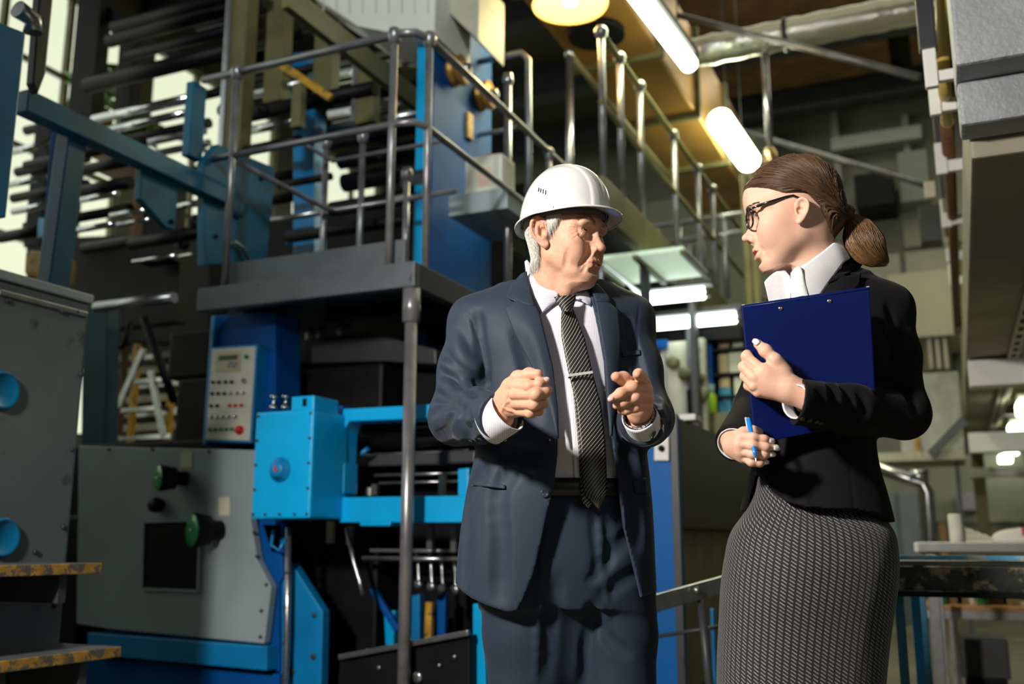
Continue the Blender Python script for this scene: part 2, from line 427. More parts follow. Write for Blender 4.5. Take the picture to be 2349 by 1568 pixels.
# ------------------------------------------------------------------ the hall
def pt(px, py, Y=None, X=None, Z=None): return onY(px, py, Y) if Y is not None else (onX(px, py, X) if X is not None else onZ(px, py, Z))
M_ = dict(
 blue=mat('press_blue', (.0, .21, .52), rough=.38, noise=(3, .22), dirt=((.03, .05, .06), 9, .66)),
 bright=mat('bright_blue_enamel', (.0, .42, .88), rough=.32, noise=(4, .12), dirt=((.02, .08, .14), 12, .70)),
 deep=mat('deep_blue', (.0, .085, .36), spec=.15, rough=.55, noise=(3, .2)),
 teal=mat('worn_teal', (.004, .125, .235), rough=.45, noise=(5, .3), dirt=((.08, .07, .05), 10, .62)),
 grey=mat('grey_panel_paint', (.30, .36, .385), rough=.4, noise=(2.5, .18), dirt=((.06, .06, .06), 14, .70)),
 plat=mat('platform_grey', (.085, .10, .115), rough=.45, noise=(4, .3), dirt=((.02, .02, .022), 10, .62)),
 dgrey=mat('dark_grey_paint', (.038, .041, .048), rough=.45, noise=(4, .3)),
 steel=mat('brushed_steel', (.42, .43, .46), rough=.28, metal=.9, noise=(20, .2)),
 pipe=mat('painted_pipe_grey', (.26, .26, .28), rough=.3, metal=.5, noise=(9, .35)),
 chrome=mat('roller_chrome', (.62, .63, .66), rough=.14, metal=1),
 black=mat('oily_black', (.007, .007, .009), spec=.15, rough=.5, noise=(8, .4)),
 rubber=mat('rubber_black', (.005, .005, .006), rough=.5, spec=.2),
 olive=mat('olive_paint', (.15, .14, .055), rough=.5, noise=(4, .25)),
 cream=mat('cream_paint', (.62, .60, .48), rough=.6, noise=(3, .2), dirt=((.2, .17, .08), 7, .62)),
 white=mat('white_panel', (.86, .87, .84), rough=.5, noise=(2, .12)),
 yellow=mat('safety_yellow', (.55, .30, .02), rough=.5, noise=(14, .4), dirt=((.06, .05, .04), 22, .55)),
 wornyellow=mat('worn_yellow_edge', (.34, .19, .03), rough=.6, noise=(20, .5), dirt=((.07, .07, .06), 26, .48)),
 duct=mat('yellowed_duct_steel', (.56, .31, .08), rough=.30, metal=.5, noise=(1.2, .35)),
 foil=mat('crumpled_foil', (.80, .80, .74), rough=.30, metal=.85, bump=(30, .5)),
 wood=mat('brown_boards', (.20, .10, .035), rough=.7, noise=(2.5, .4)),
 concrete=mat('floor_concrete', (.20, .185, .13), rough=.55, noise=(1.1, .3), dirt=((.06, .055, .05), 2.5, .62)),
 wall=mat('hall_wall_paint', (.20, .21, .17), rough=.8, noise=(.8, .25)),
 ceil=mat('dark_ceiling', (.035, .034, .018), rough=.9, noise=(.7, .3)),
 cast=mat('cast_grey_iron', (.31, .33, .36), rough=.5, noise=(5, .25), bump=(55, .5)),
 tube=mat('lit_tube', (1, 1, 1), emit=((.93, 1.0, .72), 9.0)),
 tubew=mat('lit_tube_cool', (1, 1, 1), emit=((.86, 1.0, .88), 8.0)),
 pane=mat('bright_window_pane', (.9, .9, .8), rough=.4, emit=((.93, 1.0, .74), .85)),
)
XW, YF, ZC = -9.5, 16.6, 8.4
struct(MB().box(-9.8, 9.3, -4.3, YF+.3, -.2, 0).build('floor', M_['concrete']))
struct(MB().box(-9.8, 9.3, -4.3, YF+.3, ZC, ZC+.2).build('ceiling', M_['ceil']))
struct(MB().box(9.0, 9.3, -4.3, YF, 0, ZC).build('wall_right', M_['wall']))
struct(MB().box(-9.8, 9.3, -4.3, -4.0, 0, ZC).build('wall_near', M_['wall']))
struct(MB().box(-9.8, 9.3, YF, YF+.3, 0, ZC).build('wall_far', M_['wall']))
# left wall with tall windows
wl = MB(); wl.box(XW-.3, XW, -4.3, YF, 0, 2.2); wl.box(XW-.3, XW, -4.3, YF, 7.6, ZC)
nwin = 7; wy = [-3.2+i*3.15 for i in range(nwin)]
prev = -4.3
for y in wy: wl.box(XW-.3, XW, prev, y, 2.2, 7.6); prev = y+2.7
wl.box(XW-.3, XW, prev, YF, 2.2, 7.6)
struct(wl.build('wall_left', M_['wall']))
for i, y in enumerate(wy):
    w = thing('window_%d' % (i+1), (XW-.1, y+1.35, 2.2), 'tall multi-pane factory window in the left wall', 'window'); del w['label']; del w['category']; struct(w)
    f = MB()
    for k in range(4): f.box(XW-.12, XW-.04, y+k*.9-.03, y+k*.9+.03, 2.2, 7.6)
    for k in range(6): f.box(XW-.11, XW-.05, y, y+2.7, 2.2+k*1.08-.03, 2.2+k*1.08+.03)
    f.build('window_frame', M_['olive'], w)
    for a in range(3):
        for b in range(5): MB().box(XW-.16, XW-.14, y+a*.9+.02, y+a*.9+.88, 2.22+b*1.08, 3.26+b*1.08).build('pane', M_['pane'], w)
# ceiling beams and boarded bays
for i in range(7):
    y = 2.5+i*2.2; struct(MB().box(-9.5, 9, y, y+.22, ZC-.5, ZC).box(-9.5, 9, y-.06, y+.28, ZC-.54, ZC-.48).build('trim_%d' % (i+1), M_['dgrey']))
for i in range(5):
    for j in range(2):
        y = 4.9+i*2.2; one('ceiling_board', MB().box(-3.2+j*3.1, -.4+j*3.1, y+.05, y+1.6, ZC-.30, ZC-.24), M_['wood'], 'brown boarded ceiling bay between the dark roof beams', 'ceiling panel', 'brown boarded ceiling bays')
# far wall: pale cladding panels, doors and dark openings
far = thing('wall_cladding', (1.0, YF-.03, 0), 'pale greenish cladding panels on the far end wall', 'wall panel')
rr = random.Random(3)
for i in range(9):
    for j in range(4):
        if rr.random() < .22: continue
        x0 = -6.5+i*1.5; z0 = 1.2+j*1.45
        MB().box(x0+.04, x0+1.46, YF-.06, YF-.01, z0+.04, z0+1.41, .01).build('panel', mat('cladding_%d' % (1+(i*3+j) % 3), ((.30, .31, .25), (.23, .25, .21), (.38, .38, .30))[(i*3+j) % 3], rough=.7, noise=(1.5, .2)), far)
def beam_thing(name, a, b, w, h, m, label, cat, group=None, up=(0, 0, 1)):
    return one(name, MB().bar(a, b, w, h, up, .01), m, label, cat, group)
# long yellowed duct under the roof
du = thing('ventilation_duct', (-2.5, 8, 5.0), 'long yellowed rectangular duct running away under the roof', 'duct')
ys = [2.6, 3.9, 5.2, 6.5, 7.9, 9.3, 10.7, 12.4]
for a, b in zip(ys, ys[1:]):
    MB().box(-2.85, -2.10, a+.015, b-.015, 5.20, 6.1, .02).build('duct_section', M_['duct'], du)
    MB().box(-2.90, -2.05, b-.03, b+.03, 5.15, 6.15, .008).build('flange', M_['olive'], du)
c = onZ(1368, 72, 5.195); MB().cyl(c, c+Vector((0, 0, -.05)), .24, 28).build('dark_opening', M_['black'], du)
# foil duct
fd = thing('foil_duct', onZ(1850, 105, 5.2), 'crumpled silver foil air duct crossing below the ceiling', 'duct')
a = onZ(1560, 128, 5.2); b = Vector((a.x+4.6, a.y, a.z)); r = []; n = 60; P = [a+(b-a)*(i/n) for i in range(n+1)]
R_ = [.125+.006*sin(i*2.1)+.006*rr.random() for i in range(n+1)]; mb = MB(); mb.tube(P, R_, 28); mb.build('foil_sleeve', M_['foil'], fd)
for i in (12, 30, 47): MB().lathe(P[i], (1, 0, 0), [(.14, -.02), (.145, 0), (.14, .02)], 28).build('strap', M_['dgrey'], fd)
for px in (1755,):
    q = onZ(px, 140, 5.0); t = onY(px, 360, q.y); MB().tube([Vector((q.x, q.y, 5.2)), Vector((q.x, q.y, t.z))], .03, 10).build('drop_pipe', M_['steel'], fd); MB().lathe(Vector((q.x, q.y, t.z)), (0, 0, 1), [(.045, -.10), (.06, -.05), (.06, .02), (.03, .08)], 16).build('pipe_nozzle', mat('brass', (.6, .4, .2), rough=.3, metal=1), fd)
one('roof_brace', MB().tube([onZ(1555, 35, 5.5), onZ(2110, 178, 4.2)], .028, 10), M_['pipe'], 'thin steel brace slanting across in front of the foil duct', 'brace')
one('roof_brace', MB().tube([onY(1700, 300, 13), onY(2140, 430, 13)], .04, 10), M_['pipe'], 'thin steel brace low on the far wall behind the ponytail', 'brace')
# fluorescent fittings
def tube_light(a, b, r, label, group=None, m='tube', tray=True):
    t = thing('fluorescent_light', (a+b)/2, label, 'light', group); d = (b-a).normalized()
    MB().tube([a, a+d*.02, b-d*.02, b], [r*.6, r, r, r*.6], 14).build('tube', M_[m], t)
    if tray: MB().bar(a-d*.05+Vector((0, 0, r*1.5)), b+d*.05+Vector((0, 0, r*1.5)), r*2.0, r*.8, bev=.005).build('housing', M_['dgrey'], t)
    if a.z > 4: MB().tube([a+d*.3+Vector((0, 0, r)), Vector((a.x+d.x*.3, a.y+d.y*.3, 8.38))], .006, 6).build('hanger_wire', M_['dgrey'], t); MB().tube([b-d*.3+Vector((0, 0, r)), Vector((b.x-d.x*.3, b.y-d.y*.3, 8.38))], .006, 6).build('hanger_wire', M_['dgrey'], t)
    for e in ((a, b) if tray else ()): MB().bar(e-d*.03, e+d*.03, r*1.25, r*1.25, bev=.004).build('end_cap', M_['dgrey'], t)
    return t
tube_light(onZ(1448, -30, 4.9), onZ(1583, 150, 4.9), .072, 'long fluorescent light glowing at the top above the hard hat')
#
tube_light(onZ(1650, 275, 5.2), onZ(1718, 370, 5.2), .135, 'shorter glowing fluorescent light above the glasses of the ponytailed person', tray=False)
# conical shade lamp
cl = onZ(1307, 10, 4.75); lp = thing('cone_lamp', cl, 'warm glowing conical shade lamp hanging by the duct', 'lamp')
MB().lathe(cl, (0, 0, 1), [(.05, .20), (.07, .19), (.275, .0), (.27, -.012), (.262, -.004), (.06, .17)], 36).build('shade', mat('cream_shade', (.85, .62, .28), rough=.4), lp)
MB().lathe(cl+Vector((0, 0, .06)), (0, 0, 1), [(.02, -.07), (.05, -.05), (.06, 0), (.04, .06), (.02, .1)], 18).build('bulb', mat('warm_bulb', (1, 1, 1), emit=((1.0, .72, .30), 6)), lp)
MB().tube([cl+Vector((0, 0, .19)), Vector((cl.x, cl.y, 5.19))], .012, 8).build('cord', M_['black'], lp)

# ------------------------------------------------------------------ left: platform with railings
YP, XP = 3.84, onY(950, 655, 3.84).x
zd = onY(950, 597, YP).z; zb = onY(950, 655, YP).z; XL = onY(452, 690, YP).x
plat = thing('work_platform', ((XL+XP)/2, YP+.4, 0), 'grey steel work platform on a single pole beside the blue printing press', 'platform')
MB().box(XL, XP, YP, YP+.06, zb, zd, .006).build('front_beam', M_['plat'], plat)
MB().box(XP-.06, XP, YP+.061, 7.8, zb, zd, .006).build('side_beam', M_['dgrey'], plat)
MB().box(XL, XP-.065, YP+.065, 5.1, zd-.05, zd-.01).build('deck_plate', M_['dgrey'], plat)
MB().box(XP-.85, XP-.065, 5.12, 7.8, zd-.05, zd-.01).build('deck_plate', M_['dgrey'], plat)
kx = onY(520, 600, YP+.1).x
MB().box(kx, XP-.10, YP+.08, YP+.10, zd+.0, zd+.14, .004).build('kick_plate', M_['plat'], plat)
for i in range(5): y = 4.3+i*.8; MB().box(XP-.8, XP-.06, y, y+.05, zb, zd-.05).build('cross_member', M_['black'], plat)
xp = onY(944, 700, YP+.05).x; MB().tube([(xp, YP+.05, 0), (xp, YP+.05, zb-.10)], .029, 16).tube([(xp, YP+.05, zb-.16), (xp, YP+.05, zb-.0)], .042, 16).build('support_pole', M_['pipe'], plat)
MB().lathe((xp, YP+.05, 0), (0, 0, 1), [(.09, 0), (.09, .012), (.03, .02)], 20).build('pole_foot', M_['dgrey'], plat)
rail = thing('guard_rail', ((XL+XP)/2, YP, zd), 'grey tubular guard rail round the steel work platform', 'railing')
zt = onY(905, 78, YP+.04).z; zm = onY(900, 283, YP+.04).z; yr = YP+.05
x0 = onY(468, 160, yr).x
xr = XP-.03
def bend(pts, r, name, m=M_['pipe'], par=None): return MB().tube(pts, r, 12).build(name, m, par or rail)
bend([(x0, yr, zt), (xr-.10, yr, zt), (xr-.03, yr+.02, zt), (xr, yr+.10, zt), (xr, 7.8, zt)], .021, 'top_rail')
bend([(onY(478, 385, yr).x, yr, zm), (xr-.10, yr, zm), (xr-.03, yr+.02, zm), (xr, yr+.10, zm), (xr, 7.8, zm)], .018, 'mid_rail')
xl = onY(530, 400, yr).x
bend([(xl, yr, zm-.02), (xl, 4.75, zm-.02), (xl+.05, 4.80, zm-.02), (xr-.25, 4.80, zm-.02)], .015, 'mid_rail')
bend([(xl, yr+.6, zm+.30), (xl, 4.80, zm+.30), (xr-.3, 4.80, zm+.30)], .013, 'knee_rail')
def post(x, y, z0, z1, r=.019, name='post', ball=True, par=None):
    m = MB().tube([(x, y, z0), (x, y, z1)], r, 12)
    if ball: m.lathe((x, y, z1-.06), (0, 0, 1), [(r*1.05, 0), (r*1.7, .03), (r*1.9, .06), (r*1.3, .085)], 12)
    return m.build(name, M_['pipe'], par or rail)
post(onY(545, 150, yr).x, yr, zd-.06, zt+.01); post(onY(905, 80, yr).x, yr, zd-.06, zt+.01)
post(xr, onX(985, 100, xr).y, zd, zt+.01)
for px, top in ((740, 325), (825, 312), (930, 395)): q = onY(px, 560, 4.80); post(q.x, 4.80, zd-.02, onY(px, top, 4.80).z)
for y in (5.6, 6.6, 7.7): post(xr, y, zd, zt)
# return railing further along the walkway
r2 = thing('guard_rail', onY(1150, 450, 5.7), 'short return railing with a bent top beside the blue press column', 'railing')
z1 = onY(1210, 118, 5.7).z; z2 = onY(1195, 292, 5.7).z; xa, xb = onY(1068, 140, 5.7).x, onY(1212, 118, 5.7).x
MB().tube([(xa, 5.7, z1), (xb-.05, 5.7, z1), (xb, 5.7, z1-.06), (xb, 5.7, zd)], .022, 12).build('bent_rail', M_['pipe'], r2)
MB().tube([(xa, 5.7, z2), (xb, 5.7, z2)], .017, 12).build('mid_rail', M_['pipe'], r2)
q = onY(1165, 180, 5.3); MB().tube([(q.x, 5.3, zd), (q.x, 5.3, q.z)], .024, 12).lathe((q.x, 5.3, q.z-.05), (0, 0, 1), [(.025, 0), (.036, .03), (.03, .08)], 12).build('post', M_['steel'], r2)
q = onY(1068, 140, 5.7); MB().tube([(q.x, 5.7, zd), (q.x, 5.7, q.z)], .017, 12).build('post', M_['pipe'], r2)
# upper walkway receding
XU = -1.95
up = thing('upper_walkway', (XU, 8, 0), 'olive upper walkway with a long railing receding behind the hard hat', 'walkway')
zs = onX(1470, 495, XU).z; zr = onX(1470, 205, XU).z; zq = onX(1470, 345, XU).z; Y0 = onX(1390, 420, XU).y
MB().box(XU-.05, XU+.02, Y0-.1, 16, zs-.27, zs, .006).build('stringer', M_['olive'], up)
MB().box(XU-.95, XU-.052, Y0, 16, zs-.06, zs-.02).build('deck_plate', M_['black'], up)
MB().box(XU-1.02, XU-.96, Y0-.1, 16, zs-.17, zs, .006).build('stringer', M_['olive'], up)
MB().tube([(XU, onX(1385, 90, XU).y, zr), (XU, 16, zr)], .024, 12).build('top_rail', M_['olive'], up)
MB().tube([(XU, onX(1378, 230, XU).y, zq), (XU, 16, zq)], .020, 12).build('mid_rail', M_['olive'], up)
for px in (1385, 1427, 1472, 1548, 1600, 1632): y = onX(px, 400, XU).y; post(XU, y, zs, zr+.02, .024, par=up)
for px in (1488, 1586): y = onX(px, 620, XU).y; MB().tube([(XU-.03, y, 0), (XU-.03, y, zs-.17)], .04, 12).build('support_pole', M_['dgrey'], up)
q = onX(1306, 122, -2.7); q2 = onX(1306, 365, -2.7)
st = thing('stair_rail', q2, 'pale post and sloping handrail standing just above the hard hat', 'railing')
MB().tube([q2-Vector((0, 0, .6)), q], .030, 12).lathe(q-Vector((0, 0, .04)), (0, 0, 1), [(.034, 0), (.045, .04), (.03, .08)], 12).build('post', M_['steel'], st)
MB().tube([q, Vector((-2.7, 10.5, q.z))], .026, 12).build('handrail', M_['olive'], st)
# glowing panel and tubes under the walkway
for i, (a, b, lab) in enumerate((((1440, 689), (1620, 676), 'upper of the two bright tubes under the walkway beside his shoulder'), ((1480, 746), (1692, 732), 'lower of the two bright tubes under the walkway beside his shoulder'))):
    A, B = onY(*a, 7.6+.5*i), onY(*b, 7.6+.5*i); B.z = A.z; tube_light(A, B, .052, lab, m='tubew')
lpn = thing('light_panel', onY(1460, 620, 9.0), 'dim greenish ceiling light panel under the walkway beside his chin', 'light panel')
zpn = zs-.33; A, B = onZ(1345, 592, zpn), onZ(1585, 592, zpn); yn, yf = onZ(1460, 586, zpn).y, onZ(1460, 650, zpn).y; MB().box(A.x, B.x, yn, yf, zpn, zpn+.03).build('diffuser', mat('dim_panel', (.5, .6, .5), emit=((.62, .82, .60), .55)), lpn)
for k in range(3): x = A.x+(B.x-A.x)*k/2; MB().box(x-.02, x+.02, yn-.02, yf+.02, zpn-.03, zpn-.001).build('panel_rib', M_['olive'], lpn)
# ------------------------------------------------------------------ the printing press
press = thing('printing_press', (-3.3, 4.6, 0), 'large blue printing press with rollers, gearbox and grey side panel', 'printing press')
def P_(name, mb, m, par=press): return mb.build(name, M_[m] if isinstance(m, str) else m, par)
def yface(pts, Y, d, bev=.006): return MB().prism([onY(x, y, Y) for x, y in pts], (0, d, 0), bev)
def xface(pts, X, d, bev=.006): return MB().prism([onX(x, y, X) for x, y in pts], (d, 0, 0), bev)
def bolt(p, n, r=.010, h=.007, par=press, m='dgrey'): return MB().lathe(p, n, [(r, 0), (r, h), (r*.6, h*1.3), (0, h*1.3)], 8).build('bolt', M_[m], par)
# grey side panel with sloped notch
GY = 3.98
gp = yface([(180, 1022), (600, 1032), (575, 1190), (590, 1285), (622, 1345), (606, 1476), (250, 1442), (175, 1430)], GY, .05); gpo = P_('side_panel', gp, 'grey')
for x, y in ((605, 1050), (590, 1110), (584, 1170), (583, 1220), (590, 1275), (612, 1340), (600, 1400), (598, 1460), (480, 1035), (350, 1030), (250, 1030)): bolt(onY(x, y, GY), (0, -1, 0), .009, .006, gpo)
P_('access_hatch', yface([(330, 1196), (460, 1192), (455, 1355), (326, 1350)], GY-.004, .02, 0), 'black')
hf = MB()
for a, b in (((330, 1196), (460, 1192)), ((460, 1192), (455, 1355)), ((455, 1355), (326, 1350)), ((326, 1350), (330, 1196))): hf.bar(onY(*a, GY-.006), onY(*b, GY-.006), .014, .014)
P_('hatch_frame', hf, 'grey')
for x0_, y0_, x1_, y1_ in ((414, 1036, 440, 1072), (501, 1140, 527, 1182)): P_('paper_label', yface([(x0_, y0_), (x1_, y0_), (x1_, y1_), (x0_, y1_)], GY-.004, .003, 0), 'cream')
gm = mat('green_cap', (.02, .32, .10), rough=.3, coat=.4)
for px, py, r in ((478, 1213, .086), (400, 1095, .066)):
    c = onY(px+28, py+2, GY); t = Vector((-.55, -1, -.02)).normalized()
    w = MB().lathe(c, t, [(r*.55, 0), (r*.55, .05), (r*.85, .06), (r*.9, .09), (r, .13), (r*.96, .142)], 32).build('handwheel', M_['black'], press)
    MB().lathe(c+t*.1425, t, [(r*.94, -.002), (r*.92, .004), (r*.3, .001), (.0, .001)], 32).build('green_face', gm, w); MB().lathe(c+t*.142, t, [(.008, 0), (.007, .012), (0, .014)], 10).build('center_bolt', M_['chrome'], w)
c = onY(367, 1158, GY); P_('black_knob', MB().lathe(c, (0, -1, 0), [(.035, 0), (.04, .03), (.036, .05), (0, .055)], 20), 'black')
P_('base_beam', yface([(200, 1450), (612, 1482), (612, 1538), (200, 1500)], GY-.02, .3), 'blue')
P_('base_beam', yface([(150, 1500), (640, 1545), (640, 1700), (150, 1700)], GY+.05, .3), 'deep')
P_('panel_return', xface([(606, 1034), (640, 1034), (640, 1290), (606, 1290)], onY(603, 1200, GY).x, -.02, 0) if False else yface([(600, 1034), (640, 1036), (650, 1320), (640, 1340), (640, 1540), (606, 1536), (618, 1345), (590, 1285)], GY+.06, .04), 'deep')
# left dark body behind the panel
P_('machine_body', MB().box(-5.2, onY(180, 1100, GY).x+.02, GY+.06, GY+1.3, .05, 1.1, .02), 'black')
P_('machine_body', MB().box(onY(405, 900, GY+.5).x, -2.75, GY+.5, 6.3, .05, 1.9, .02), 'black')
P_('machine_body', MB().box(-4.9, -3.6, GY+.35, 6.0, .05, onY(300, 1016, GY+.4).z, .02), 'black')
P_('dark_backdrop', MB().box(-8.6, -3.6, 8.4, 8.6, .05, onY(300, 560, 8.4).z, .02), 'black')  # black slab added as a backdrop so the gap behind the press stays dark
P_('dark_backdrop', yface([(60, 548), (480, 530), (480, 782), (60, 785)], 6.9, .25), 'black'); P_('rear_column', yface([(190, 700), (246, 700), (240, 1020), (186, 1020)], 5.0, .12), mat('dark_teal', (.004, .045, .07), rough=.5, spec=.2))  # first slab: added black backdrop, stands in for the darkness below the rollers
# bright gearbox
BY = 3.76; gx0, gx1 = onY(575, 1190, BY).x, onY(710, 1190, BY).x
gz0, gz1 = onY(640, 1189, BY).z, onY(640, 942, BY).z
gb = MB().box(gx0, gx1, BY, BY+.29, gz0, gz1, .012).build('gearbox', M_['bright'], press)
MB().box(onY(668, 930, BY).x, gx1, BY+.0, BY+.2, gz1-.01, onY(690, 908, BY).z, .008).build('gearbox_lug', M_['bright'], gb)
MB().box(onY(695, 920, BY).x, onY(704, 920, BY).x, BY-.004, BY+.01, onY(690, 932, BY).z, onY(690, 914, BY).z).build('lug_hole', M_['black'], gb)
for i in range(5):
    z = gz0+.02+(gz1-gz0-.04)*i/4
    for x in (gx0+.015, gx1-.015): bolt(Vector((x, BY, z)), (0, -1, 0), .007, .006, gb)
for i in range(1, 4): bolt(Vector((gx0+(gx1-gx0)*i/4, BY, gz0+.02)), (0, -1, 0), .007, .006, gb)
c = onY(643, 1077, BY); MB().lathe(c, (0, -1, 0), [(.058, 0), (.058, .004), (.038, .006), (.036, .030), (.030, .034), (0, .034)], 28).build('gearbox_cap', M_['blue'], gb)
MB().box(c.x-.006, c.x+.006, BY-.040, BY-.030, c.z-.012, c.z+.012).build('cap_mark', mat('red_mark', (.5, .06, .03), rough=.5), gb)
for x in (628, 655): q = onY(x, 938, BY+.06); MB().lathe(q, (0, 0, 1), [(.02, 0), (.02, .015), (.008, .02), (.008, .05), (.02, .055), (.02, .065)], 16).build('filler_plug', M_['chrome'], gb)
# beams to the right of the gearbox
FY = 4.02
def yb(pts, m='bright', Y=FY, d=.12, name='frame_beam', bev=.006): return P_(name, yface(pts, Y, d, bev), m)
yb([(778, 938), (1075, 922), (1075, 955), (800, 966), (790, 985), (786, 1060), (778, 1060)])
yb([(776, 1140), (1075, 1136), (1075, 1198), (776, 1198)]); yb([(825, 1197), (895, 1197), (895, 1206), (825, 1206)], d=.1)
yb([(1050, 1075), (1075, 1072), (1075, 1137), (1050, 1137)]); yb([(770, 1060), (790, 1060), (788, 1132), (772, 1132)])
yb([(1084, 1384), (1110, 1384), (1118, 1700), (1084, 1700)], d=.1, name='frame_leg')
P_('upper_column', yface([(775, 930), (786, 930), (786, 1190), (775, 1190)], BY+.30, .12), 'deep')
# lower blue frame below the gearbox
yb([(578, 1195), (640, 1195), (640, 1300), (668, 1290), (740, 1402), (734, 1700), (636, 1700), (640, 1560), (634, 1345), (590, 1282)], 'blue', 4.06, .06, 'lower_frame')
yb([(600, 1200), (652, 1200), (640, 1270), (622, 1268)], 'deep', 4.04, .03, 'gusset')
for x, y, r in ((722, 1410, .012), (720, 1505, .014), (668, 1540, .022)): c = onY(x, y, 4.06); P_('frame_bolt', MB().lathe(c, (0, -1, 0), [(r, -.002), (r, .008), (r*.5, .01), (0, .01)], 14), 'dgrey')
q = onY(662, 1210, 4.0); q2 = onY(650, 1700, 4.0); P_('conduit', MB().tube([q, (q+q2)/2+Vector((.006, 0, 0)), q2], .0155, 12), 'steel')
for i in range(6): t = i/6+.05; c = q+(q2-q)*t; P_('conduit_clip', MB().lathe(c, (0, 0, 1), [(.017, -.006), (.019, 0), (.017, .006)], 12), 'dgrey')
q = onY(628, 1215, 3.99); P_('hose', MB().tube([q, onY(622, 1250, 3.97), onY(640, 1262, 3.97), onY(655, 1235, 3.98)], .008, 10), 'blue')
# inner machinery seen through the frame
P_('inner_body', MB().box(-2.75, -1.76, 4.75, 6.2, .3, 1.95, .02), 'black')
P_('ink_tray', MB().box(onY(800, 1000, 4.3).x, onY(1090, 1000, 4.3).x, 4.3, 4.6, onY(900, 1068, 4.3).z, onY(900, 1040, 4.3).z, .01), 'dgrey')
def rod(px0, py0, px1, Y, r, m, name='roller', par=press, tilt=0):
    a = onY(px0, py0, Y); b = onY(px1, py0-(px1-px0)*.15, Y); b.z = a.z+tilt; return MB().tube([a, b], r, 14).build(name, M_[m] if isinstance(m, str) else m, par)
for px0, py0, px1, r, m in ((830, 1045, 1075, .012, 'steel'), (860, 1090, 1070, .009, 'steel'), (870, 1108, 1060, .008, 'steel'), (832, 1280, 1075, .013, 'steel'), (850, 1262, 1075, .010, 'pipe'), (835, 1010, 1075, .05, 'rubber'), (810, 970, 1075, .035, 'rubber')): rod(px0, py0, px1, 4.35, r, m)
for px, py0_, py1_, w in ((755, 1195, 1245, .035), (985, 1200, 1260, .015), (1040, 1200, 1262, .015), (800, 1205, 1250, .018), (1012, 1085, 1135, .012), (858, 1110, 1135, .014), (845, 1118, 1136, .02)):
    P_('hanger', yface([(px-6, py0_), (px+6, py0_), (px+5, py1_), (px-7, py1_)], 4.28, .03, 0), 'cream' if px < 800 or px in (1012, 845) else 'steel')
for i, (px, py) in enumerate(((955, 1310), (985, 1315), (1010, 1320), (1040, 1322), (1065, 1320))):
    q = onY(px, py, 4.4); P_('gripper_hook', MB().tube([q+Vector((0, 0, .10)), q+Vector((.01, 0, .03)), q+Vector((.02, -.01, -.04)), q+Vector((.045, -.01, -.07))], .010, 8), 'steel')
    P_('gripper_cam', MB().lathe(onY(px+6, py+30, 4.38), (0, -1, 0), [(.022, 0), (.024, .015), (.01, .02)], 14), 'steel')
P_('lever', MB().tube([onY(795, 1210, 4.25), onY(812, 1290, 4.25), onY(826, 1335, 4.24), onY(832, 1365, 4.24)], .011, 8), 'steel')
P_('lever', MB().tube([onY(815, 1050, 4.2), onY(845, 1028, 4.2)], .012, 8), 'blue')
yb([(925, 1370), (962, 1362), (962, 1475), (925, 1480)], 'blue', 4.5, .05, 'inner_plate'); yb([(975, 1380), (990, 1380), (988, 1470), (972, 1472)], 'yellow', 4.45, .04, 'inner_strut'); yb([(1002, 1365), (1022, 1360), (1020, 1460), (1002, 1462)], 'deep', 4.5, .04, 'inner_strut'); yb([(880, 1400), (905, 1400), (902, 1480), (884, 1480)], 'bright', 4.5, .04, 'inner_plate'); yb([(845, 1350), (860, 1352), (915, 1440), (905, 1452)], 'deep', 4.46, .03, 'inner_strut')
# delivery table at the bottom
P_('delivery_table', MB().prism([onY(778, 1512, 3.95), onY(1078, 1456, 3.95), onY(1078, 1600, 3.95), onY(770, 1640, 3.95)], (0, .7, 0), .01), 'black')
P_('table_edge', MB().bar(onY(780, 1506, 3.93), onY(1076, 1450, 3.93), .03, .022, bev=.003), 'steel')
for x, y, r in ((960, 1552, .024), (872, 1530, .010), (1045, 1505, .009), (1010, 1525, .009), (845, 1490, .008)): P_('table_bolt', MB().lathe(onY(x, y, 3.95), (0, -1, 0), [(r, 0), (r, .012), (r*.6, .016), (0, .016)], 14), 'steel')
# ---- control panel on its column
cp = thing('control_panel', onY(530, 1010, 4.1), 'beige push-button control panel with a small display on a blue column', 'control panel')
CY_ = 4.06
P2 = lambda name, mb, m, par=cp: mb.build(name, M_[m] if isinstance(m, str) else m, par)
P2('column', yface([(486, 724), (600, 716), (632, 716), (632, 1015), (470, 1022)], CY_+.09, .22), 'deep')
P2('column_edge', yface([(484, 724), (494, 723), (472, 1020), (464, 1020)], CY_+.06, .03), 'blue')
ho = [(481, 797), (591, 789), (577, 1016), (466, 1013)]; P2('housing', yface(ho, CY_, .09, .006), 'blue')
fp = yface([(486, 801), (586, 794), (572, 1010), (471, 1007)], CY_-.005, .01, .002).build('face_plate', mat('beige_plate', (.60, .60, .52), rough=.4, noise=(9, .15)), cp)
sc = yface([(497, 808), (551, 804), (549, 851), (494, 853)], CY_-.010, .008, .002).build('display_unit', mat('display_beige', (.48, .43, .28), rough=.4), cp)
yface([(502, 816), (545, 813), (544, 824), (501, 827)], CY_-.012, .004, 0).build('screen', mat('lcd', (.04, .07, .02), rough=.15), sc)
for i in range(4):
    for j in range(2): yface([(522+i*6, 829+j*8), (526+i*6, 829+j*8), (526+i*6, 835+j*8), (522+i*6, 835+j*8)], CY_-.013, .004, 0).build('key', mat('key_%s' % ('blue' if (i+j) % 2 else 'grey'), (.1, .12, .35) if (i+j) % 2 else (.3, .3, .32), rough=.4), sc)
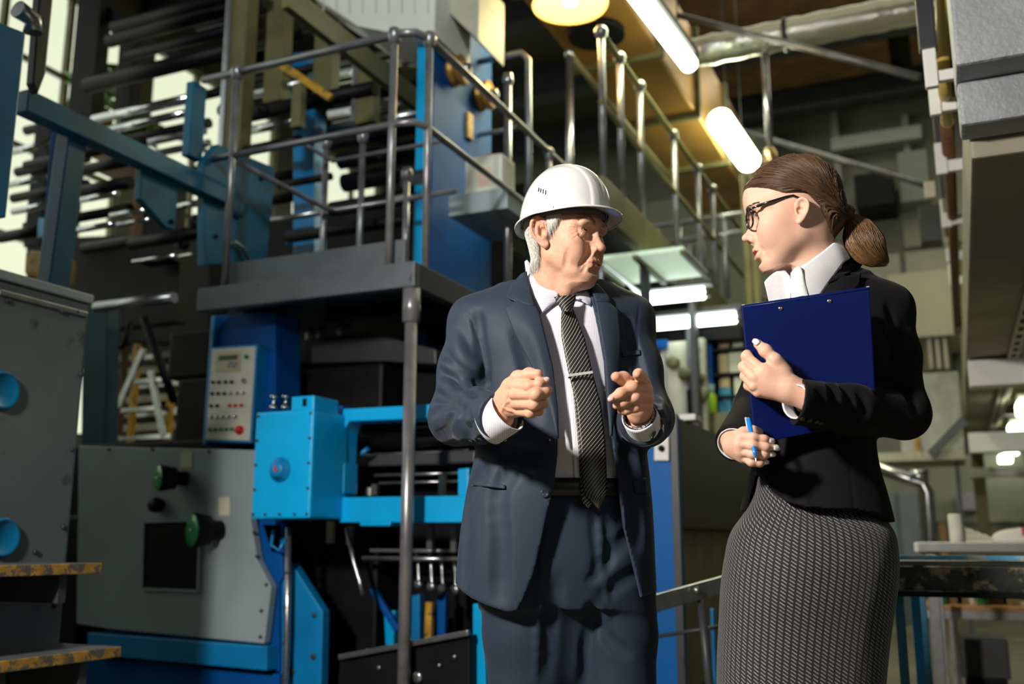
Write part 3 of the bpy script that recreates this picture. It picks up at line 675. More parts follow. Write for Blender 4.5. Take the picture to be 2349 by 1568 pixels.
def knob(px, py, r, m, h=.014, name='push_button', par=cp):
    c = onY(px, py, CY_-.005); b = MB().lathe(c, (0, -1, 0), [(r*1.25, 0), (r*1.25, h*.3), (r, h*.35), (r, h), (r*.7, h*1.15), (0, h*1.15)], 14).build(name, M_[m] if isinstance(m, str) else m, par); return b
bm = {'k': M_['black'], 's': M_['chrome'], 'r': mat('button_red', (.6, .02, .02), rough=.3), 'g': mat('button_green', (.01, .25, .12), rough=.3)}
for r_, (y0_, cols) in enumerate(((877, [(490, 'k'), (504, 'k'), (519, 'k'), (533, 'k'), (562, 's')]), (903, [(488, 'k'), (502, 'k'), (516, 'k'), (530, 's'), (545, 's'), (559, 's')]), (931, [(486, 'k'), (500, 'k'), (528, 'r'), (541, 'r'), (555, 'r')]), (957, [(486, 's'), (499, 's'), (512, 's'), (526, 's'), (541, 's')]), (985, [(482, 'g'), (495, 'g'), (508, 'g'), (521, 'g'), (533, 'g')]))):
    for x, k in cols: knob(x, y0_-(x-480)*.02, .0075, bm[k])
knob(567, 818, .009, bm['g'], .02); knob(551, 986, .019, bm['r'], .026, 'emergency_stop'); knob(560, 872, .009, bm['s'], .02, 'key_switch')
# ---- upper structure: blue tower plate with pulleys
tw = thing('press_tower', (-2.9, 5.4, 0), 'tall blue press side frame with orange pulleys behind the railing', 'machine frame')
XT = -2.78; y0t, y1t = onX(992, 300, XT).y, onX(1128, 300, XT).y
MB().box(XT-.12, XT, y0t, y1t, .2, 5.2, .01).build('side_plate', M_['deep'], tw)
MB().box(XT-.10, XT-.015, y0t-.03, y0t-.001, .2, 5.2, .004).build('edge_strip', M_['bright'], tw)
om = mat('orange_pulley', (.45, .24, .05), rough=.4, metal=.4)
for px, py in ((1037, 165), (1100, 222)):
    c = onX(px, py, XT+.001); MB().lathe(c, (1, 0, 0), [(.10, 0), (.10, .02), (.085, .03), (.085, .05), (.10, .06), (.10, .08), (.04, .085)], 28).build('pulley', om, tw); MB().lathe(c+Vector((.085, 0, 0)), (1, 0, 0), [(.04, 0), (.035, .05), (0, .055)], 16).build('pulley_hub', M_['steel'], tw)
MB().box(XT+.0, XT+.02, onX(1068, 290, XT).y, onX(1080, 290, XT).y, onX(1075, 320, XT).z, onX(1075, 262, XT).z).build('warning_plate', M_['yellow'], tw)
MB().box(XT-.2, XT-.02, 5.0, 6.2, onX(1060, 470, XT).z, onX(1060, 460, XT).z+.06).build('shelf', M_['dgrey'], tw)
cn = onY(1108, 445, 5.0)
can = thing('plastic_canister', cn, 'white plastic canister with a red cap on the ledge by the blue frame', 'canister')
w_ = onY(1152, 445, 5.0).x-onY(1064, 445, 5.0).x; h_ = onY(1108, 355, 5.0).z-cn.z
MB().box(cn.x-w_/2, cn.x+w_/2, 5.0, 5.2, cn.z, cn.z+h_, .025).build('body', mat('milky_plastic', (.70, .70, .60), rough=.4, noise=(6, .15)), can)
MB().lathe(cn+Vector((.0, .1, h_)), (0, 0, 1), [(.03, 0), (.03, .03), (.024, .035), (0, .035)], 16).build('cap', bm['r'], can)
MB().box(cn.x-.03, cn.x+.05, 4.996, 5.0, cn.z+.05, cn.z+h_*.65).build('label', mat('label_pink', (.75, .5, .45), rough=.5), can)
led = one('ledge', MB().box(onY(1040, 460, 5.0).x, -2.23, 4.94, 5.5, cn.z-.13, cn.z-.002, .006), M_['grey'], 'grey steel ledge carrying the white canister', 'ledge')
# white cowls at the top
cw_ = thing('white_cowl', onY(860, 60, 4.9), 'large white sheet-metal cowl above the platform railing', 'cover')
yface([(690, -60), (1000, -60), (996, 78), (940, 84), (820, 60), (700, -20)], 4.9, .5, .01).build('panel', M_['white'], cw_)
for i in range(9): x = 740+i*30; yface([(x, -60), (x+3, -60), (x+3, 30), (x, 30)], 4.896, .01, 0).build('rib', M_['cream'], cw_)
cw2 = thing('white_cowl', onY(1060, 40, 5.1), 'small cream triangular cowl left of the hanging lamp', 'cover'); yface([(1008, -60), (1098, -60), (1096, 92), (1010, 10)], 5.1, .4, .01).build('panel', M_['cream'], cw2)
# olive frame: columns, plates and the receding beam
ol = thing('olive_frame', (-3.6, 5, 0), 'olive steel frame with columns and hanging plates above the platform', 'machine frame')
def obox(px0, px1, py0, py1, Y, d, m='olive', name='column'):
    a, b = onY(px0, (py0+py1)/2, Y), onY(px1, (py0+py1)/2, Y); return MB().box(a.x, b.x, Y, Y+d, onY((px0+px1)/2, py1, Y).z, onY((px0+px1)/2, py0, Y).z, .006).build(name, M_[m], ol)
obox(520, 560, -60, 345, 4.95, .12); obox(510, 522, -60, 345, 4.93, .10, 'steel', 'column_edge')
obox(610, 652, -60, 230, 5.3, .10, name='hanging_plate'); obox(722, 764, -60, 222, 5.3, .10, name='hanging_plate'); obox(815, 858, 128, 280, 5.2, .08, name='hanging_plate'); obox(806, 816, 128, 278, 5.19, .08, 'steel', 'plate_edge')
obox(668, 690, 190, 290, 5.0, .06, name='hanging_plate')
a = onX(655, -10, -3.05); b = onX(985, 252, -3.05); b.z = a.z; ol_b = MB().bar(a, Vector((-3.05, 5.3, a.z)), .05, .14, bev=.006).build('longitudinal_beam', M_['olive'], ol)
MB().bar(onY(640, 145, 5.0), onY(760, 225, 5.0), .03, .05, bev=.004).build('brace', M_['yellow'], ol)
# blue blocks between the rollers
for x0_, y0_, x1_, y1_ in ((618, 125, 705, 180), (625, 215, 660, 245), (672, 255, 720, 600), (655, 530, 690, 560)): P_('blue_bracket', yface([(x0_, y0_), (x1_, y0_-6), (x1_, y1_-4), (x0_, y1_)], 5.45, .15), 'blue')
# rollers of the upper press (every one its own part)
rs = [(215, 275, 450, 225, .030, 'chrome', 4.95), (240, 300, 430, 262, .026, 'chrome', 4.95), (200, 198, 520, 165, .045, 'rubber', 5.0), (260, 65, 610, -20, .035, 'rubber', 5.1), (250, 95, 600, 20, .04, 'rubber', 5.3), (290, 130, 600, 60, .03, 'rubber', 5.2), (450, 60, 620, 45, .03, 'rubber', 5.6),
      (300, 335, 470, 300, .025, 'steel', 5.1), (560, 345, 690, 320, .025, 'rubber', 5.2), (565, 265, 860, 250, .04, 'rubber', 5.2), (760, 265, 985, 225, .05, 'chrome', 5.7), (760, 300, 985, 265, .035, 'steel', 5.6), (765, 235, 985, 200, .03, 'rubber', 5.7), (770, 175, 985, 130, .06, 'chrome', 5.9), (560, 220, 700, 190, .03, 'steel', 5.4), (565, 190, 720, 160, .025, 'rubber', 5.4),
      (570, 165, 700, 140, .022, 'cream', 5.6), (760, 330, 985, 300, .03, 'rubber', 5.5), (900, 455, 1005, 430, .016, 'steel', 5.2), (790, 420, 985, 395, .05, 'rubber', 5.6), (760, 480, 985, 455, .04, 'rubber', 5.5), (560, 515, 740, 490, .02, 'steel', 5.3), (660, 545, 985, 520, .03, 'rubber', 5.3), (780, 370, 985, 340, .045, 'rubber', 5.6), (640, 425, 760, 405, .02, 'rubber', 5.2), (700, 60, 990, 20, .05, 'rubber', 6.0),
      (230, 335, 480, 288, .03, 'rubber', 5.4), (260, 372, 480, 332, .024, 'chrome', 5.2), (280, 425, 475, 392, .03, 'rubber', 5.3), (560, 112, 720, 82, .03, 'rubber', 5.8), (560, 302, 700, 278, .03, 'chrome', 5.5), (60, 300, 190, 275, .03, 'rubber', 5.4), (40, 395, 200, 365, .03, 'rubber', 5.2), (30, 455, 200, 425, .028, 'rubber', 5.1), (60, 520, 300, 480, .03, 'rubber', 5.3), (330, 250, 520, 212, .03, 'rubber', 5.8), (560, 470, 740, 440, .03, 'rubber', 5.8), (560, 420, 740, 392, .03, 'rubber', 5.9), (190, 570, 480, 530, .03, 'rubber', 5.6), (0, 545, 120, 525, .03, 'rubber', 4.6),
      (20, 350, 130, 325, .022, 'chrome', 4.1), (15, 425, 118, 408, .020, 'chrome', 4.1), (30, 485, 135, 466, .020, 'chrome', 4.1), (180, 460, 270, 445, .018, 'chrome', 4.3), (175, 528, 260, 512, .018, 'chrome', 4.3), (255, 495, 335, 482, .018, 'chrome', 4.4), (270, 515, 345, 500, .014, 'chrome', 4.4), (400, 475, 478, 458, .020, 'chrome', 4.5), (305, 600, 405, 585, .012, 'chrome', 4.5), (410, 588, 470, 575, .012, 'chrome', 4.5), (190, 390, 320, 368, .028, 'rubber', 4.6), (180, 440, 300, 420, .03, 'rubber', 4.6), (300, 560, 470, 535, .03, 'rubber', 4.8), (60, 380, 330, 320, .028, 'rubber', 5.0), (220, 705, 400, 690, .03, 'steel', 4.4)]
for px0, py0_, px1, py1_, r, m, Y in rs:
    a = onY(px0, py0_, Y); b = onY(px1, py1_, Y); b.z = a.z; P_('roller', MB().tube([a, b], r*(1.3 if m == 'rubber' else 1.1), 16), m)
for px, py, r in ((415, 555, .05), (445, 510, .06), (510, 250, .05), (560, 345, .04), (905, 395, .06), (880, 350, .05), (600, 250, .04)):
    P_('gear_wheel', MB().lathe(onY(px, py, 5.0), (0, -1, 0), [(r*.4, -.05), (r, -.04), (r, .0), (r*.5, .005), (r*.3, .03), (0, .03)], 20), 'black')
# dark upright frames behind the rollers
for px0, px1, py0_, py1_, Y in ((160, 215, -60, 290, 5.5), (265, 300, 80, 260, 5.9), (90, 125, 250, 560, 5.2), (350, 420, 400, 600, 5.4), (200, 440, 560, 760, 5.6)):
    a, b = onY(px0, 200, Y), onY(px1, 200, Y); P_('upright', MB().box(a.x, b.x, Y, Y+.12, onY(px0, py1_, Y).z, onY(px0, py0_, Y).z, .006), 'black')
P_('diagonal_brace', MB().bar(onY(190, -20, 5.6), onY(290, 60, 5.6), .06, .07), 'black'); P_('diagonal_brace', MB().bar(onY(330, 90, 5.7), onY(450, 150, 5.7), .06, .07), 'black')
P_('ink_duct', MB().box(onY(395, 680, 4.7).x, onY(470, 680, 4.6).x, 4.7, 5.4, 1.95, 2.25, .02), 'black')
# ---- blue outer frame running along the press on the left
bf = thing('blue_outer_frame', (-3.4, 3.6, 0), 'worn blue steel frame with slanting top beam left of the platform', 'machine frame')
XB = -3.47
def xbeam(a, b, h, m='teal', name='top_beam', X=XB, w=.08): return MB().bar(onX(*a, X), onX(*b, X), w, h, bev=.006).build(name, M_[m], bf)
A, B = onX(48, 232, XB), onX(520, 455, XB); B.z = A.z; MB().bar(A, B, .08, onX(48, 205, XB).z-onX(48, 258, XB).z, bev=.006).build('top_beam', M_['teal'], bf)
def xpoly(pts, m='teal', name='plate', X=XB, d=-.04): return xface(pts, X, d).build(name, M_[m], bf)
xpoly([(160, 300), (200, 320), (160, 665), (112, 655)], name='upright', d=-.08)
xpoly([(325, 382), (410, 420), (402, 528), (382, 522), (322, 455)], name='gusset_plate')
xpoly([(468, 372), (500, 330), (632, 385), (612, 600), (470, 608)], name='bearing_plate', d=-.05)
xpoly([(130, 300), (146, 305), (118, 560), (112, 540)], 'deep', 'inner_upright', X=XB-.15)
xpoly([(-80, 20), (60, 75), (14, 500), (-80, 480)], 'blue', 'tower_panel', X=-2.95, d=-.3)
for px, py in ((130, 258), (243, 315), (494, 542), (392, 508), (598, 410), (545, 475)): c = onX(px, py, XB); MB().lathe(c, (1, 0, 0), [(.012, 0), (.012, .01), (0, .012)], 10).build('bolt', M_['black'], bf)
c = onX(540, 470, XB); MB().lathe(c, (1, 0, 0), [(.075, 0), (.075, .012), (.05, .02), (.02, .02), (0, .02)], 26).build('bearing_cap', M_['teal'], bf)
MB().tube([onX(525, 560, XB+.01), onX(540, 555, XB+.02), onX(560, 570, XB+.02), onX(570, 595, XB+.02)], .008, 8).build('cable', M_['steel'], bf)
obx = lambda px0, px1, py0, py1, X, d, m, name: MB().box(X, X-d, onX(px0, (py0+py1)/2, X).y, onX(px1, (py0+py1)/2, X).y, onX((px0+px1)/2, py1, X).z, onX((px0+px1)/2, py0, X).z, .006).build(name, M_[m], bf)
obx(438, 470, 190, 365, XB-.05, .05, 'teal', 'control_box')
xpoly([(95, -60), (128, -60), (105, 170), (88, 215), (76, 190)], 'dgrey', 'support_arm', X=-3.1)
MB().tube([onX(40, 20, -3.05), onX(75, 45, -3.05), onX(75, 75, -3.05)], .035, 12).build('roller_end', M_['steel'], bf)
P_('small_blue_box', yface([(88, 500), (125, 496), (122, 540), (85, 545)], 4.3, .1), 'bright'); P_('yellow_drum', yface([(56, 570), (116, 575), (110, 642), (52, 630)], 3.9, .2, .03), 'yellow')
# plants on the sill in front of the windows
def plant(px, py, X, r, label, seed):
    c = onX(px, py, X); t = thing('potted_plant', c-Vector((0, 0, r+.25)), label, 'plant'); rg = random.Random(seed)
    MB().lathe(c-Vector((0, 0, r+.25)), (0, 0, 1), [(.10, 0), (.14, .22), (.15, .24), (.12, .24)], 18).build('pot', mat('clay_pot', (.35, .16, .08), rough=.8), t)
    lm = mat('leaf_green', (.10, .30, .03), rough=.5, noise=(5, .4)); mb = MB()
    for i in range(130):
        d = Vector((rg.gauss(0, 1), rg.gauss(0, 1), rg.gauss(0, .8))).normalized(); p = c+d*r*rg.uniform(.2, 1); u = Vector((rg.gauss(0, 1), rg.gauss(0, 1), rg.gauss(0, .4))).normalized(); w = u.cross(Vector((0, 0, 1))).normalized(); L = rg.uniform(.08, .15)
        vs = [mb.bm.verts.new(p+u*L*a+w*L*.3*b+Vector((0, 0, -L*.3*a*a))) for a, b in ((-1, 0), (-.3, 1), (.5, .7), (1, 0), (.5, -.7), (-.3, -1))]; mb.bm.faces.new(vs)
    f = mb.build('foliage', lm, t); f['kind'] = 'stuff'; MB().tube([c-Vector((0, 0, r+.05)), c], .015, 6).build('stem', M_['wood'], t)
    for i in range(5): MB().tube([c-Vector((0, 0, r)), c+Vector((rg.uniform(-r, r)*.7, rg.uniform(-r, r)*.7, rg.uniform(-.3, .6)*r))], .008, 5).build('branch', M_['wood'], t)
    return t
plant(232, 200, -7.9, .36, 'bushy green plant in front of the bright window, upper one', 1)
plant(318, 300, -7.6, .22, 'small green plant seen between the rollers, lower one', 2)
z0 = onX(232, 200, -7.9).z-.61; z1_ = onX(318, 300, -7.6).z-.47
one('plant_shelf', MB().box(-8.2, -7.65, onX(232, 200, -7.9).y-.5, onX(232, 200, -7.9).y+.6, z0-.05, z0, .005).box(-8.15, -8.1, onX(232, 200, -7.9).y, onX(232, 200, -7.9).y+.06, 0, z0-.05), M_['wood'], 'tall wooden stand under the bushy plant at the window', 'shelf')
one('plant_shelf', MB().box(-7.85, -7.35, onX(318, 300, -7.6).y-.3, onX(318, 300, -7.6).y+.4, z1_-.05, z1_, .005).box(-7.6, -7.55, onX(318, 300, -7.6).y, onX(318, 300, -7.6).y+.06, 0, z1_-.05), M_['wood'], 'low wooden stand under the small plant', 'shelf')
# ---- foreground grey cabinet with blue portholes and yellow-edged steps
XC = -2.95
gc = thing('grey_cabinet', (XC-.4, 2.4, 0), 'large grey steel cabinet at the left edge with round blue handles', 'cabinet')
yA, yB = onX(-260, 600, XC).y, onX(206, 690, XC).y; zc1 = onX(206, 697, XC).z
MB().box(XC-1.0, XC, yA, yB, 0.0, zc1, .012).build('body', mat('cabinet_grey', (.115, .140, .145), rough=.38, noise=(1.6, .3), dirt=((.03, .035, .04), 5, .60)), gc)
MB().box(XC-1.0, XC+.012, yA, yB+.01, zc1, zc1+.035, .006).build('top_rim', M_['grey'], gc)
MB().box(XC+.001, XC+.010, onX(0, 640, XC).y, onX(200, 700, XC).y, zc1-.055, zc1-.035, .003).build('edge_strip', M_['steel'], gc)
for px, py in ((17, 690), (175, 715), (185, 858), (165, 1030), (145, 1208), (80, 1265), (125, 1388), (142, 715)): bolt(onX(px, py, XC), (1, 0, 0), .010, .008, gc)
for py in (895, 1232):
    c = onX(2, py, XC); MB().lathe(c, (1, 0, 0), [(.062, 0), (.066, .01), (.060, .02), (.054, .012), (0, .012)], 30).build('round_handle', mat('handle_blue', (.0, .16, .34), rough=.35), gc)
for i, (px, py, nm) in enumerate(((228, 1306, 'upper'), (272, 1497, 'lower'))):
    q = onX(px, py, XC+.34); y1s = q.y; s = thing('step_tread', (XC+.2, y1s-.5, q.z), '%s steel step with yellow edge sticking out of the grey cabinet' % nm, 'step')
    MB().box(XC+.02, XC+.34, y1s-1.1, y1s, q.z, q.z+.022, .004).build('plate', mat('checker_plate', (.16, .17, .18), rough=.4, metal=.5, bump=(60, .6)), s)
    MB().box(XC+.342, XC+.352, y1s-1.1, y1s, q.z-.012, q.z+.022, .003).build('yellow_edge', M_['wornyellow'], s)
    MB().box(XC+.001, XC+.33, y1s-.15, y1s-.12, q.z-.10, q.z-.001).build('bracket', M_['dgrey'], s)
# ladder and yellow posts seen under the platform
ld = thing('step_ladder', onY(310, 1005, 6.4), 'aluminium step ladder between yellow posts in the gap under the press', 'ladder')
Yl = 6.2
for a, b in (((240, 1005), (330, 800)), ((375, 1000), (345, 850))): MB().bar(onY(*a, Yl), onY(*b, Yl), .05, .03, up=(0, 1, 0)).build('side_rail', M_['steel'], ld)
for x0_, x1_, y in ((300, 370, 876), (262, 368, 942), (234, 390, 1008), (325, 350, 820)): MB().box(onY(x0_, y, Yl).x, onY(x1_, y, Yl).x, Yl, Yl+.1, onY(x0_, y+4, Yl).z, onY(x0_, y-5, Yl).z).build('tread', M_['chrome'], ld)
for px, lab, y0_ in ((294, 'left yellow post behind the step ladder', 790), (380, 'right yellow post beside the step ladder', 890)): q = onY(px, 1012, 6.5); one('yellow_post', MB().box(q.x-.025, q.x+.025, 6.5, 6.55, 0, onY(px, y0_, 6.5).z, .004), M_['yellow'], lab, 'post')
rk = thing('pallet_stack', onY(320, 1010, 7.6), 'pale boards stacked behind the step ladder', 'stack')
for i in range(6): a = onY(255, 820+i*32, 7.6); b = onY(390, 812+i*32, 7.6); MB().box(a.x, b.x+.2, 7.6, 8.0, a.z-.05, a.z+.02).build('board', M_['cream'] if i % 2 else M_['steel'], rk)
one('bent_cable', MB().tube([onY(200, 825, 5.2), onY(250, 815, 5.2), onY(285, 790, 5.2), onY(300, 740, 5.2)], .02, 10), M_['black'], 'thick black cable bending down left of the step ladder', 'cable')
one('slanted_lever', MB().tube([onY(330, 730, 5.2), onY(400, 920, 5.2)], .03, 10), M_['black'], 'black slanted bar right of the step ladder', 'bar')
# shelf with things on it below the platform
sh = thing('overhead_tray', onY(760, 790, 4.6), 'dark steel tray hanging under the platform above the gearbox', 'tray')
MB().prism([onY(610, 790, 4.55), onY(830, 760, 4.55), onY(1000, 800, 4.55), onY(1000, 835, 4.55), onY(880, 828, 4.55), onY(620, 835, 4.55)], (0, .5, 0), .008).build('tray', M_['dgrey'], sh)
for i, (px, py, w, h, m, lab) in enumerate(((627, 765, 26, 45, 'deep', 'blue carton standing on the dark tray, at its left end'), (710, 742, 16, 22, 'cream', 'left pale jar on the dark tray'), (735, 740, 16, 20, 'cream', 'middle pale jar on the dark tray'), (788, 738, 26, 24, 'white', 'larger pale jar at the right of the dark tray'))):
    a = onY(px, py+h/2+ (14 if i else 2), 4.75); r = (onY(px+w/2, py, 4.75).x-onY(px-w/2, py, 4.75).x)/2; hh = onY(px, py-h/2, 4.75).z-onY(px, py+h/2, 4.75).z
    a.z = onY(715, 772, 4.55).z+.0
    if i == 0: one('carton', MB().box(a.x-r, a.x+r, 4.75, 4.85, a.z, a.z+hh*1.6, .004), M_[m], lab, 'box')
    else: one('jar', MB().lathe(a, (0, 0, 1), [(r, 0), (r, hh*1.2), (r*.8, hh*1.3), (r*.8, hh*1.6), (0, hh*1.6)], 16), M_[m], lab, 'jar')
for k, (px0, px1, py0_, py1_, m, lab) in enumerate(((705, 722, 840, 905, 'blue', 'narrow blue upright strip behind the gearbox'), (762, 778, 830, 930, 'cream', 'pale upright strip behind the gearbox'), (808, 822, 820, 870, 'cream', 'short pale upright left of the platform pole'))):
    a, b = onY(px0, 900, 7.0), onY(px1, 900, 7.0); one('upright_strip', MB().box(a.x, b.x, 7.0, 7.1, 0, onY(px0, py0_, 7.0).z, .004), M_[m], lab, 'post')
one('pale_chute', MB().prism([onY(850, 830, 6.6), onY(880, 832, 6.6), onY(920, 920, 6.6), onY(880, 918, 6.6)], (0, .1, 0), .004), M_['cream'], 'pale slanting chute behind the platform pole', 'chute')
one('pale_crate', MB().prism([onY(940, 860, 6.8), onY(1010, 870, 6.8), onY(1015, 925, 6.8), onY(940, 920, 6.8)], (0, .3, 0), .004), M_['cream'], 'pale crate between the platform pole and his elbow', 'crate')

# ------------------------------------------------------------------ right side: second machine overhead, tables, far details
def ybx(px0, px1, py0, py1, Y, d, m, name, par=None, bev=.006):
    a, b = onY(px0, (py0+py1)/2, Y), onY(px1, (py0+py1)/2, Y); xm = (px0+px1)/2
    return MB().box(a.x, b.x, Y, Y+d, onY(xm, py1, Y).z, onY(xm, py0, Y).z, bev).build(name, M_[m] if isinstance(m, str) else m, par)
def ybt(px0, px1, py0, py1, Y, d, m, name, label, cat, group=None, bev=.006, zmin=None):
    a, b = onY(px0, (py0+py1)/2, Y), onY(px1, (py0+py1)/2, Y); xm = (px0+px1)/2
    return one(name, MB().box(a.x, b.x, Y, Y+d, onY(xm, py1, Y).z if zmin is None else zmin, onY(xm, py0, Y).z, bev), M_[m] if isinstance(m, str) else m, label, cat, group)
ov = thing('overhead_machine', (.6, 3.4, 2.4), 'grey cast-iron machine head hanging into the top right corner', 'machine')
yq = 3.0
A = onY(2192, 150, yq); MB().box(A.x, A.x+1.5, yq, yq+.26, A.z, onY(2192, -120, yq).z, .012).build('upper_casting', M_['cast'], ov)
B = onY(2204, 287, yq+.12); MB().box(B.x, B.x+1.4, yq+.12, yq+.26, B.z, A.z-.002, .012).build('lower_casting', M_['cast'], ov)
gx = onY(2212, 400, yq+.4).x
MB().box(gx+.02, gx+.36, yq+.262, 15.0, B.z-.06, B.z+.25, .01).build('longitudinal_beam', mat('beam_beige_grey', (.27, .25, .18), rough=.6, noise=(2, .3)), ov)
MB().box(gx+.26, gx+.32, yq+.45, 12.0, B.z-.085, B.z-.062).build('slotted_rail', M_['cream'], ov)
for i in range(36): y = yq+.55+i*.22; MB().box(gx+.275, gx+.305, y, y+.09, B.z-.092, B.z-.086).build('slot', M_['black'], ov)
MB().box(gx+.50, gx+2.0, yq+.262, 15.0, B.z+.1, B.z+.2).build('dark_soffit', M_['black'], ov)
for i in range(8): y = 5.0+i*1.15; MB().box(gx+.38, gx+2.4, y, y+.10, B.z-.02, B.z+.08).build('cross_bar', M_['olive'], ov)
# row of pale angle brackets along a pipe
br = thing('bracket_rail', onY(2140, 200, 3.6), 'row of pale angle brackets on a yellow pipe left of the cast machine head', 'bracket rail')
ph = [(2119, 2150, 110, 198, 2165, 2192, 158, 182, 3.6), (2131, 2158, 198, 262, 2160, 2196, 224, 252, 4.05), (2145, 2172, 326, 398, 2172, 2212, 364, 390, 5.0), (2158, 2182, 455, 520, 2182, 2216, 490, 512, 6.4), (2169, 2190, 542, 600, 2190, 2218, 574, 594, 7.8), (2176, 2194, 604, 652, 2194, 2220, 632, 650, 9.0)]
for a, b, c, d_, e, f, g, h, Y in ph:
    ybx(a, b, c, d_, Y, .03, 'white', 'angle_plate', br, .004); ybx(b-2, f, g, h, Y+.01, .03, 'white', 'cross_plate', br, .004)
bx = onY(2125, 60, 3.7); bx2 = onY(2182, 650, 9.0)
for a, b in (((2098, -60), (2140, 108)), ): pass
ybx(2100, 2142, -80, 112, 3.63, .05, 'dgrey', 'backing_bar', br)
for (x0_, x1_, y0_, y1_, Y) in ((2142, 2164, 260, 330, 5.1), (2156, 2176, 395, 460, 6.5), (2168, 2186, 518, 545, 7.9), (2188, 2204, 650, 760, 9.2)): ybx(x0_, x1_, y0_, y1_, Y, .05, 'dgrey', 'backing_bar', br)
MB().tube([onY(2160, -80, 3.75), onY(2164, 160, 3.75)], .024, 12).tube([onY(2164, 160, 3.75), onY(2172, 280, 4.4)], .024, 12).build('yellow_pipe', mat('pipe_yellow', (.62, .42, .12), rough=.4), br)
MB().tube([onY(2172, 280, 4.5), onY(2184, 470, 6.2), onY(2196, 760, 9.5)], .03, 12).build('rusty_pipe', mat('rust', (.16, .07, .03), rough=.7, noise=(10, .4)), br)
sw = ybt(2120, 2146, 415, 452, 6.0, .06, 'cream', 'switch_box', 'small cream switch box left of the bracket row', 'switch'); 
cb_ = ybt(2108, 2158, 470, 552, 7.5, .2, 'dgrey', 'junction_box', 'grey junction box below the small switch box', 'box')
# beams, lights and posts in the lower right distance
for i, (y0_, y1_, Y) in enumerate(((820, 880, 7.0), (988, 1034, 10.0), (1070, 1092, 13.0))):
    ybt(2222, 2420, y0_, y1_, Y, .2, 'white', 'cross_beam', ('nearest', 'middle', 'farthest')[i]+' pale concrete beam crossing at the right edge', 'beam')
for px, py, Y, w, h, lab in ((2350, 932, 9.0, 34, 30, 'topmost of the four distant ceiling lights at the right edge'), (2338, 978, 11.0, 50, 16, 'second distant ceiling light below the topmost one'), (2321, 1033, 14.0, 34, 14, 'third distant ceiling light from the top'), (2307, 1051, 16.0, 32, 16, 'lowest of the four distant ceiling lights')):
    a = onY(px, py, Y); sx = (onY(px+w/2, py, Y).x-onY(px-w/2, py, Y).x); hz = onY(px, py-h/2, Y).z-onY(px, py+h/2, Y).z
    t = thing('ceiling_light', a, lab, 'light'); MB().box(a.x-sx/2, a.x+sx/2, Y, Y+.3, a.z-hz/2, a.z+hz/2, .02).build('diffuser', M_['tube'], t); MB().box(a.x-sx*.4, a.x+sx*.4, Y+.05, Y+.25, a.z+hz/2, a.z+hz/2+.06, .01).build('housing', M_['white'], t)
ybt(2290, 2300, 640, 800, 10.0, .1, mat('rust', (.16, .07, .03)), 'rusty_post', 'rusty brown upright under the overhead beam', 'post')
ybt(2208, 2236, 560, 1100, 14.0, .3, 'olive', 'column', 'dark olive column under the row of brackets', 'column', zmin=0)
ybt(2040, 2200, 622, 772, 15.0, 1.52, mat('pale_cream', (.52, .51, .38), rough=.6, noise=(1, .15)), 'large_panel', 'large pale cream panel behind the black-clad shoulder', 'panel')
ybt(2118, 2180, 772, 850, 15.2, 1.35, 'olive', 'louvre', 'olive louvred grille below the cream panel', 'grille')

lv = [o for o in scene.objects if o.name == 'louvre'][0]
for i in range(3): 
    q_ = ybx(2130+i*18, 2138+i*18, 775, 845, 15.1, .09, 'cream', 'slat', None); q_.data.transform(Matrix.Translation(-lv.location)); q_.parent = lv
pk = ybt(2060, 2205, 855, 1010, 11.0, .8, mat('wrapped_bale', (.42, .44, .38), rough=.35, noise=(2.2, .35), bump=(7, 1.0)), 'wrapped_pallet', 'plastic-wrapped pallet load behind the black elbow', 'pallet load', zmin=onY(2100, 1036, 11.0).z)
ybt(1996, 2214, 1036, 1056, 10.8, 1.0, 'cream', 'mezzanine_edge', 'pale mezzanine edge under the wrapped pallet load', 'beam')
ybt(1999, 2009, 1057, 1300, 11.2, .12, 'plat', 'mezzanine_post', 'left grey post under the mezzanine edge', 'post', zmin=0); ybt(2200, 2210, 1057, 1300, 11.2, .12, 'plat', 'mezzanine_post', 'right grey post under the mezzanine edge', 'post', zmin=0)
one('diagonal_brace', MB().bar(onY(2135, 1042, 10.75), onY(2212, 962, 10.75), .08, .08), M_['plat'], 'steel brace slanting up from the mezzanine edge', 'brace')
ybt(2098, 2110, 1000, 1038, 10.9, .06, 'yellow', 'yellow_bollard', 'short yellow post standing on the mezzanine edge', 'post', zmin=onY(2104, 1036, 10.8).z)
gp2 = thing('bent_pipe_frame', onY(2126, 1235, 7.5), 'grey bent pipe frame behind the blue-edged table', 'pipe frame')
MB().tube([onY(1990, 1065, 7.5), onY(2090, 1100, 7.5), onY(2118, 1108, 7.5), onY(2128, 1130, 7.5), Vector((onY(2128, 1240, 7.5).x, 7.5, 0))], .042, 12).build('pipe', M_['steel'], gp2)
MB().tube([onY(2088, 1092, 7.5), onY(2130, 1092, 7.5)], .05, 12).build('pipe_elbow', M_['steel'], gp2)
ybt(2040, 2110, 1128, 1242, 13.0, .3, mat('bluegrey_door', (.16, .20, .24), rough=.5), 'sliding_door', 'blue-grey sliding door in the distance behind the pipe frame', 'door', zmin=0)
ybt(2195, 2240, 1132, 1170, 16.3, .24, mat('poster_lilac', (.45, .42, .55), rough=.6), 'notice_board', 'pale lilac notice sheets on the far wall above the work table', 'notice')
ybt(2155, 2172, 1200, 1245, 12.0, .3, mat('ochre_door', (.45, .24, .07), rough=.5), 'ochre_cabinet', 'small ochre cabinet in the distance left of the white roll', 'cabinet', zmin=0)
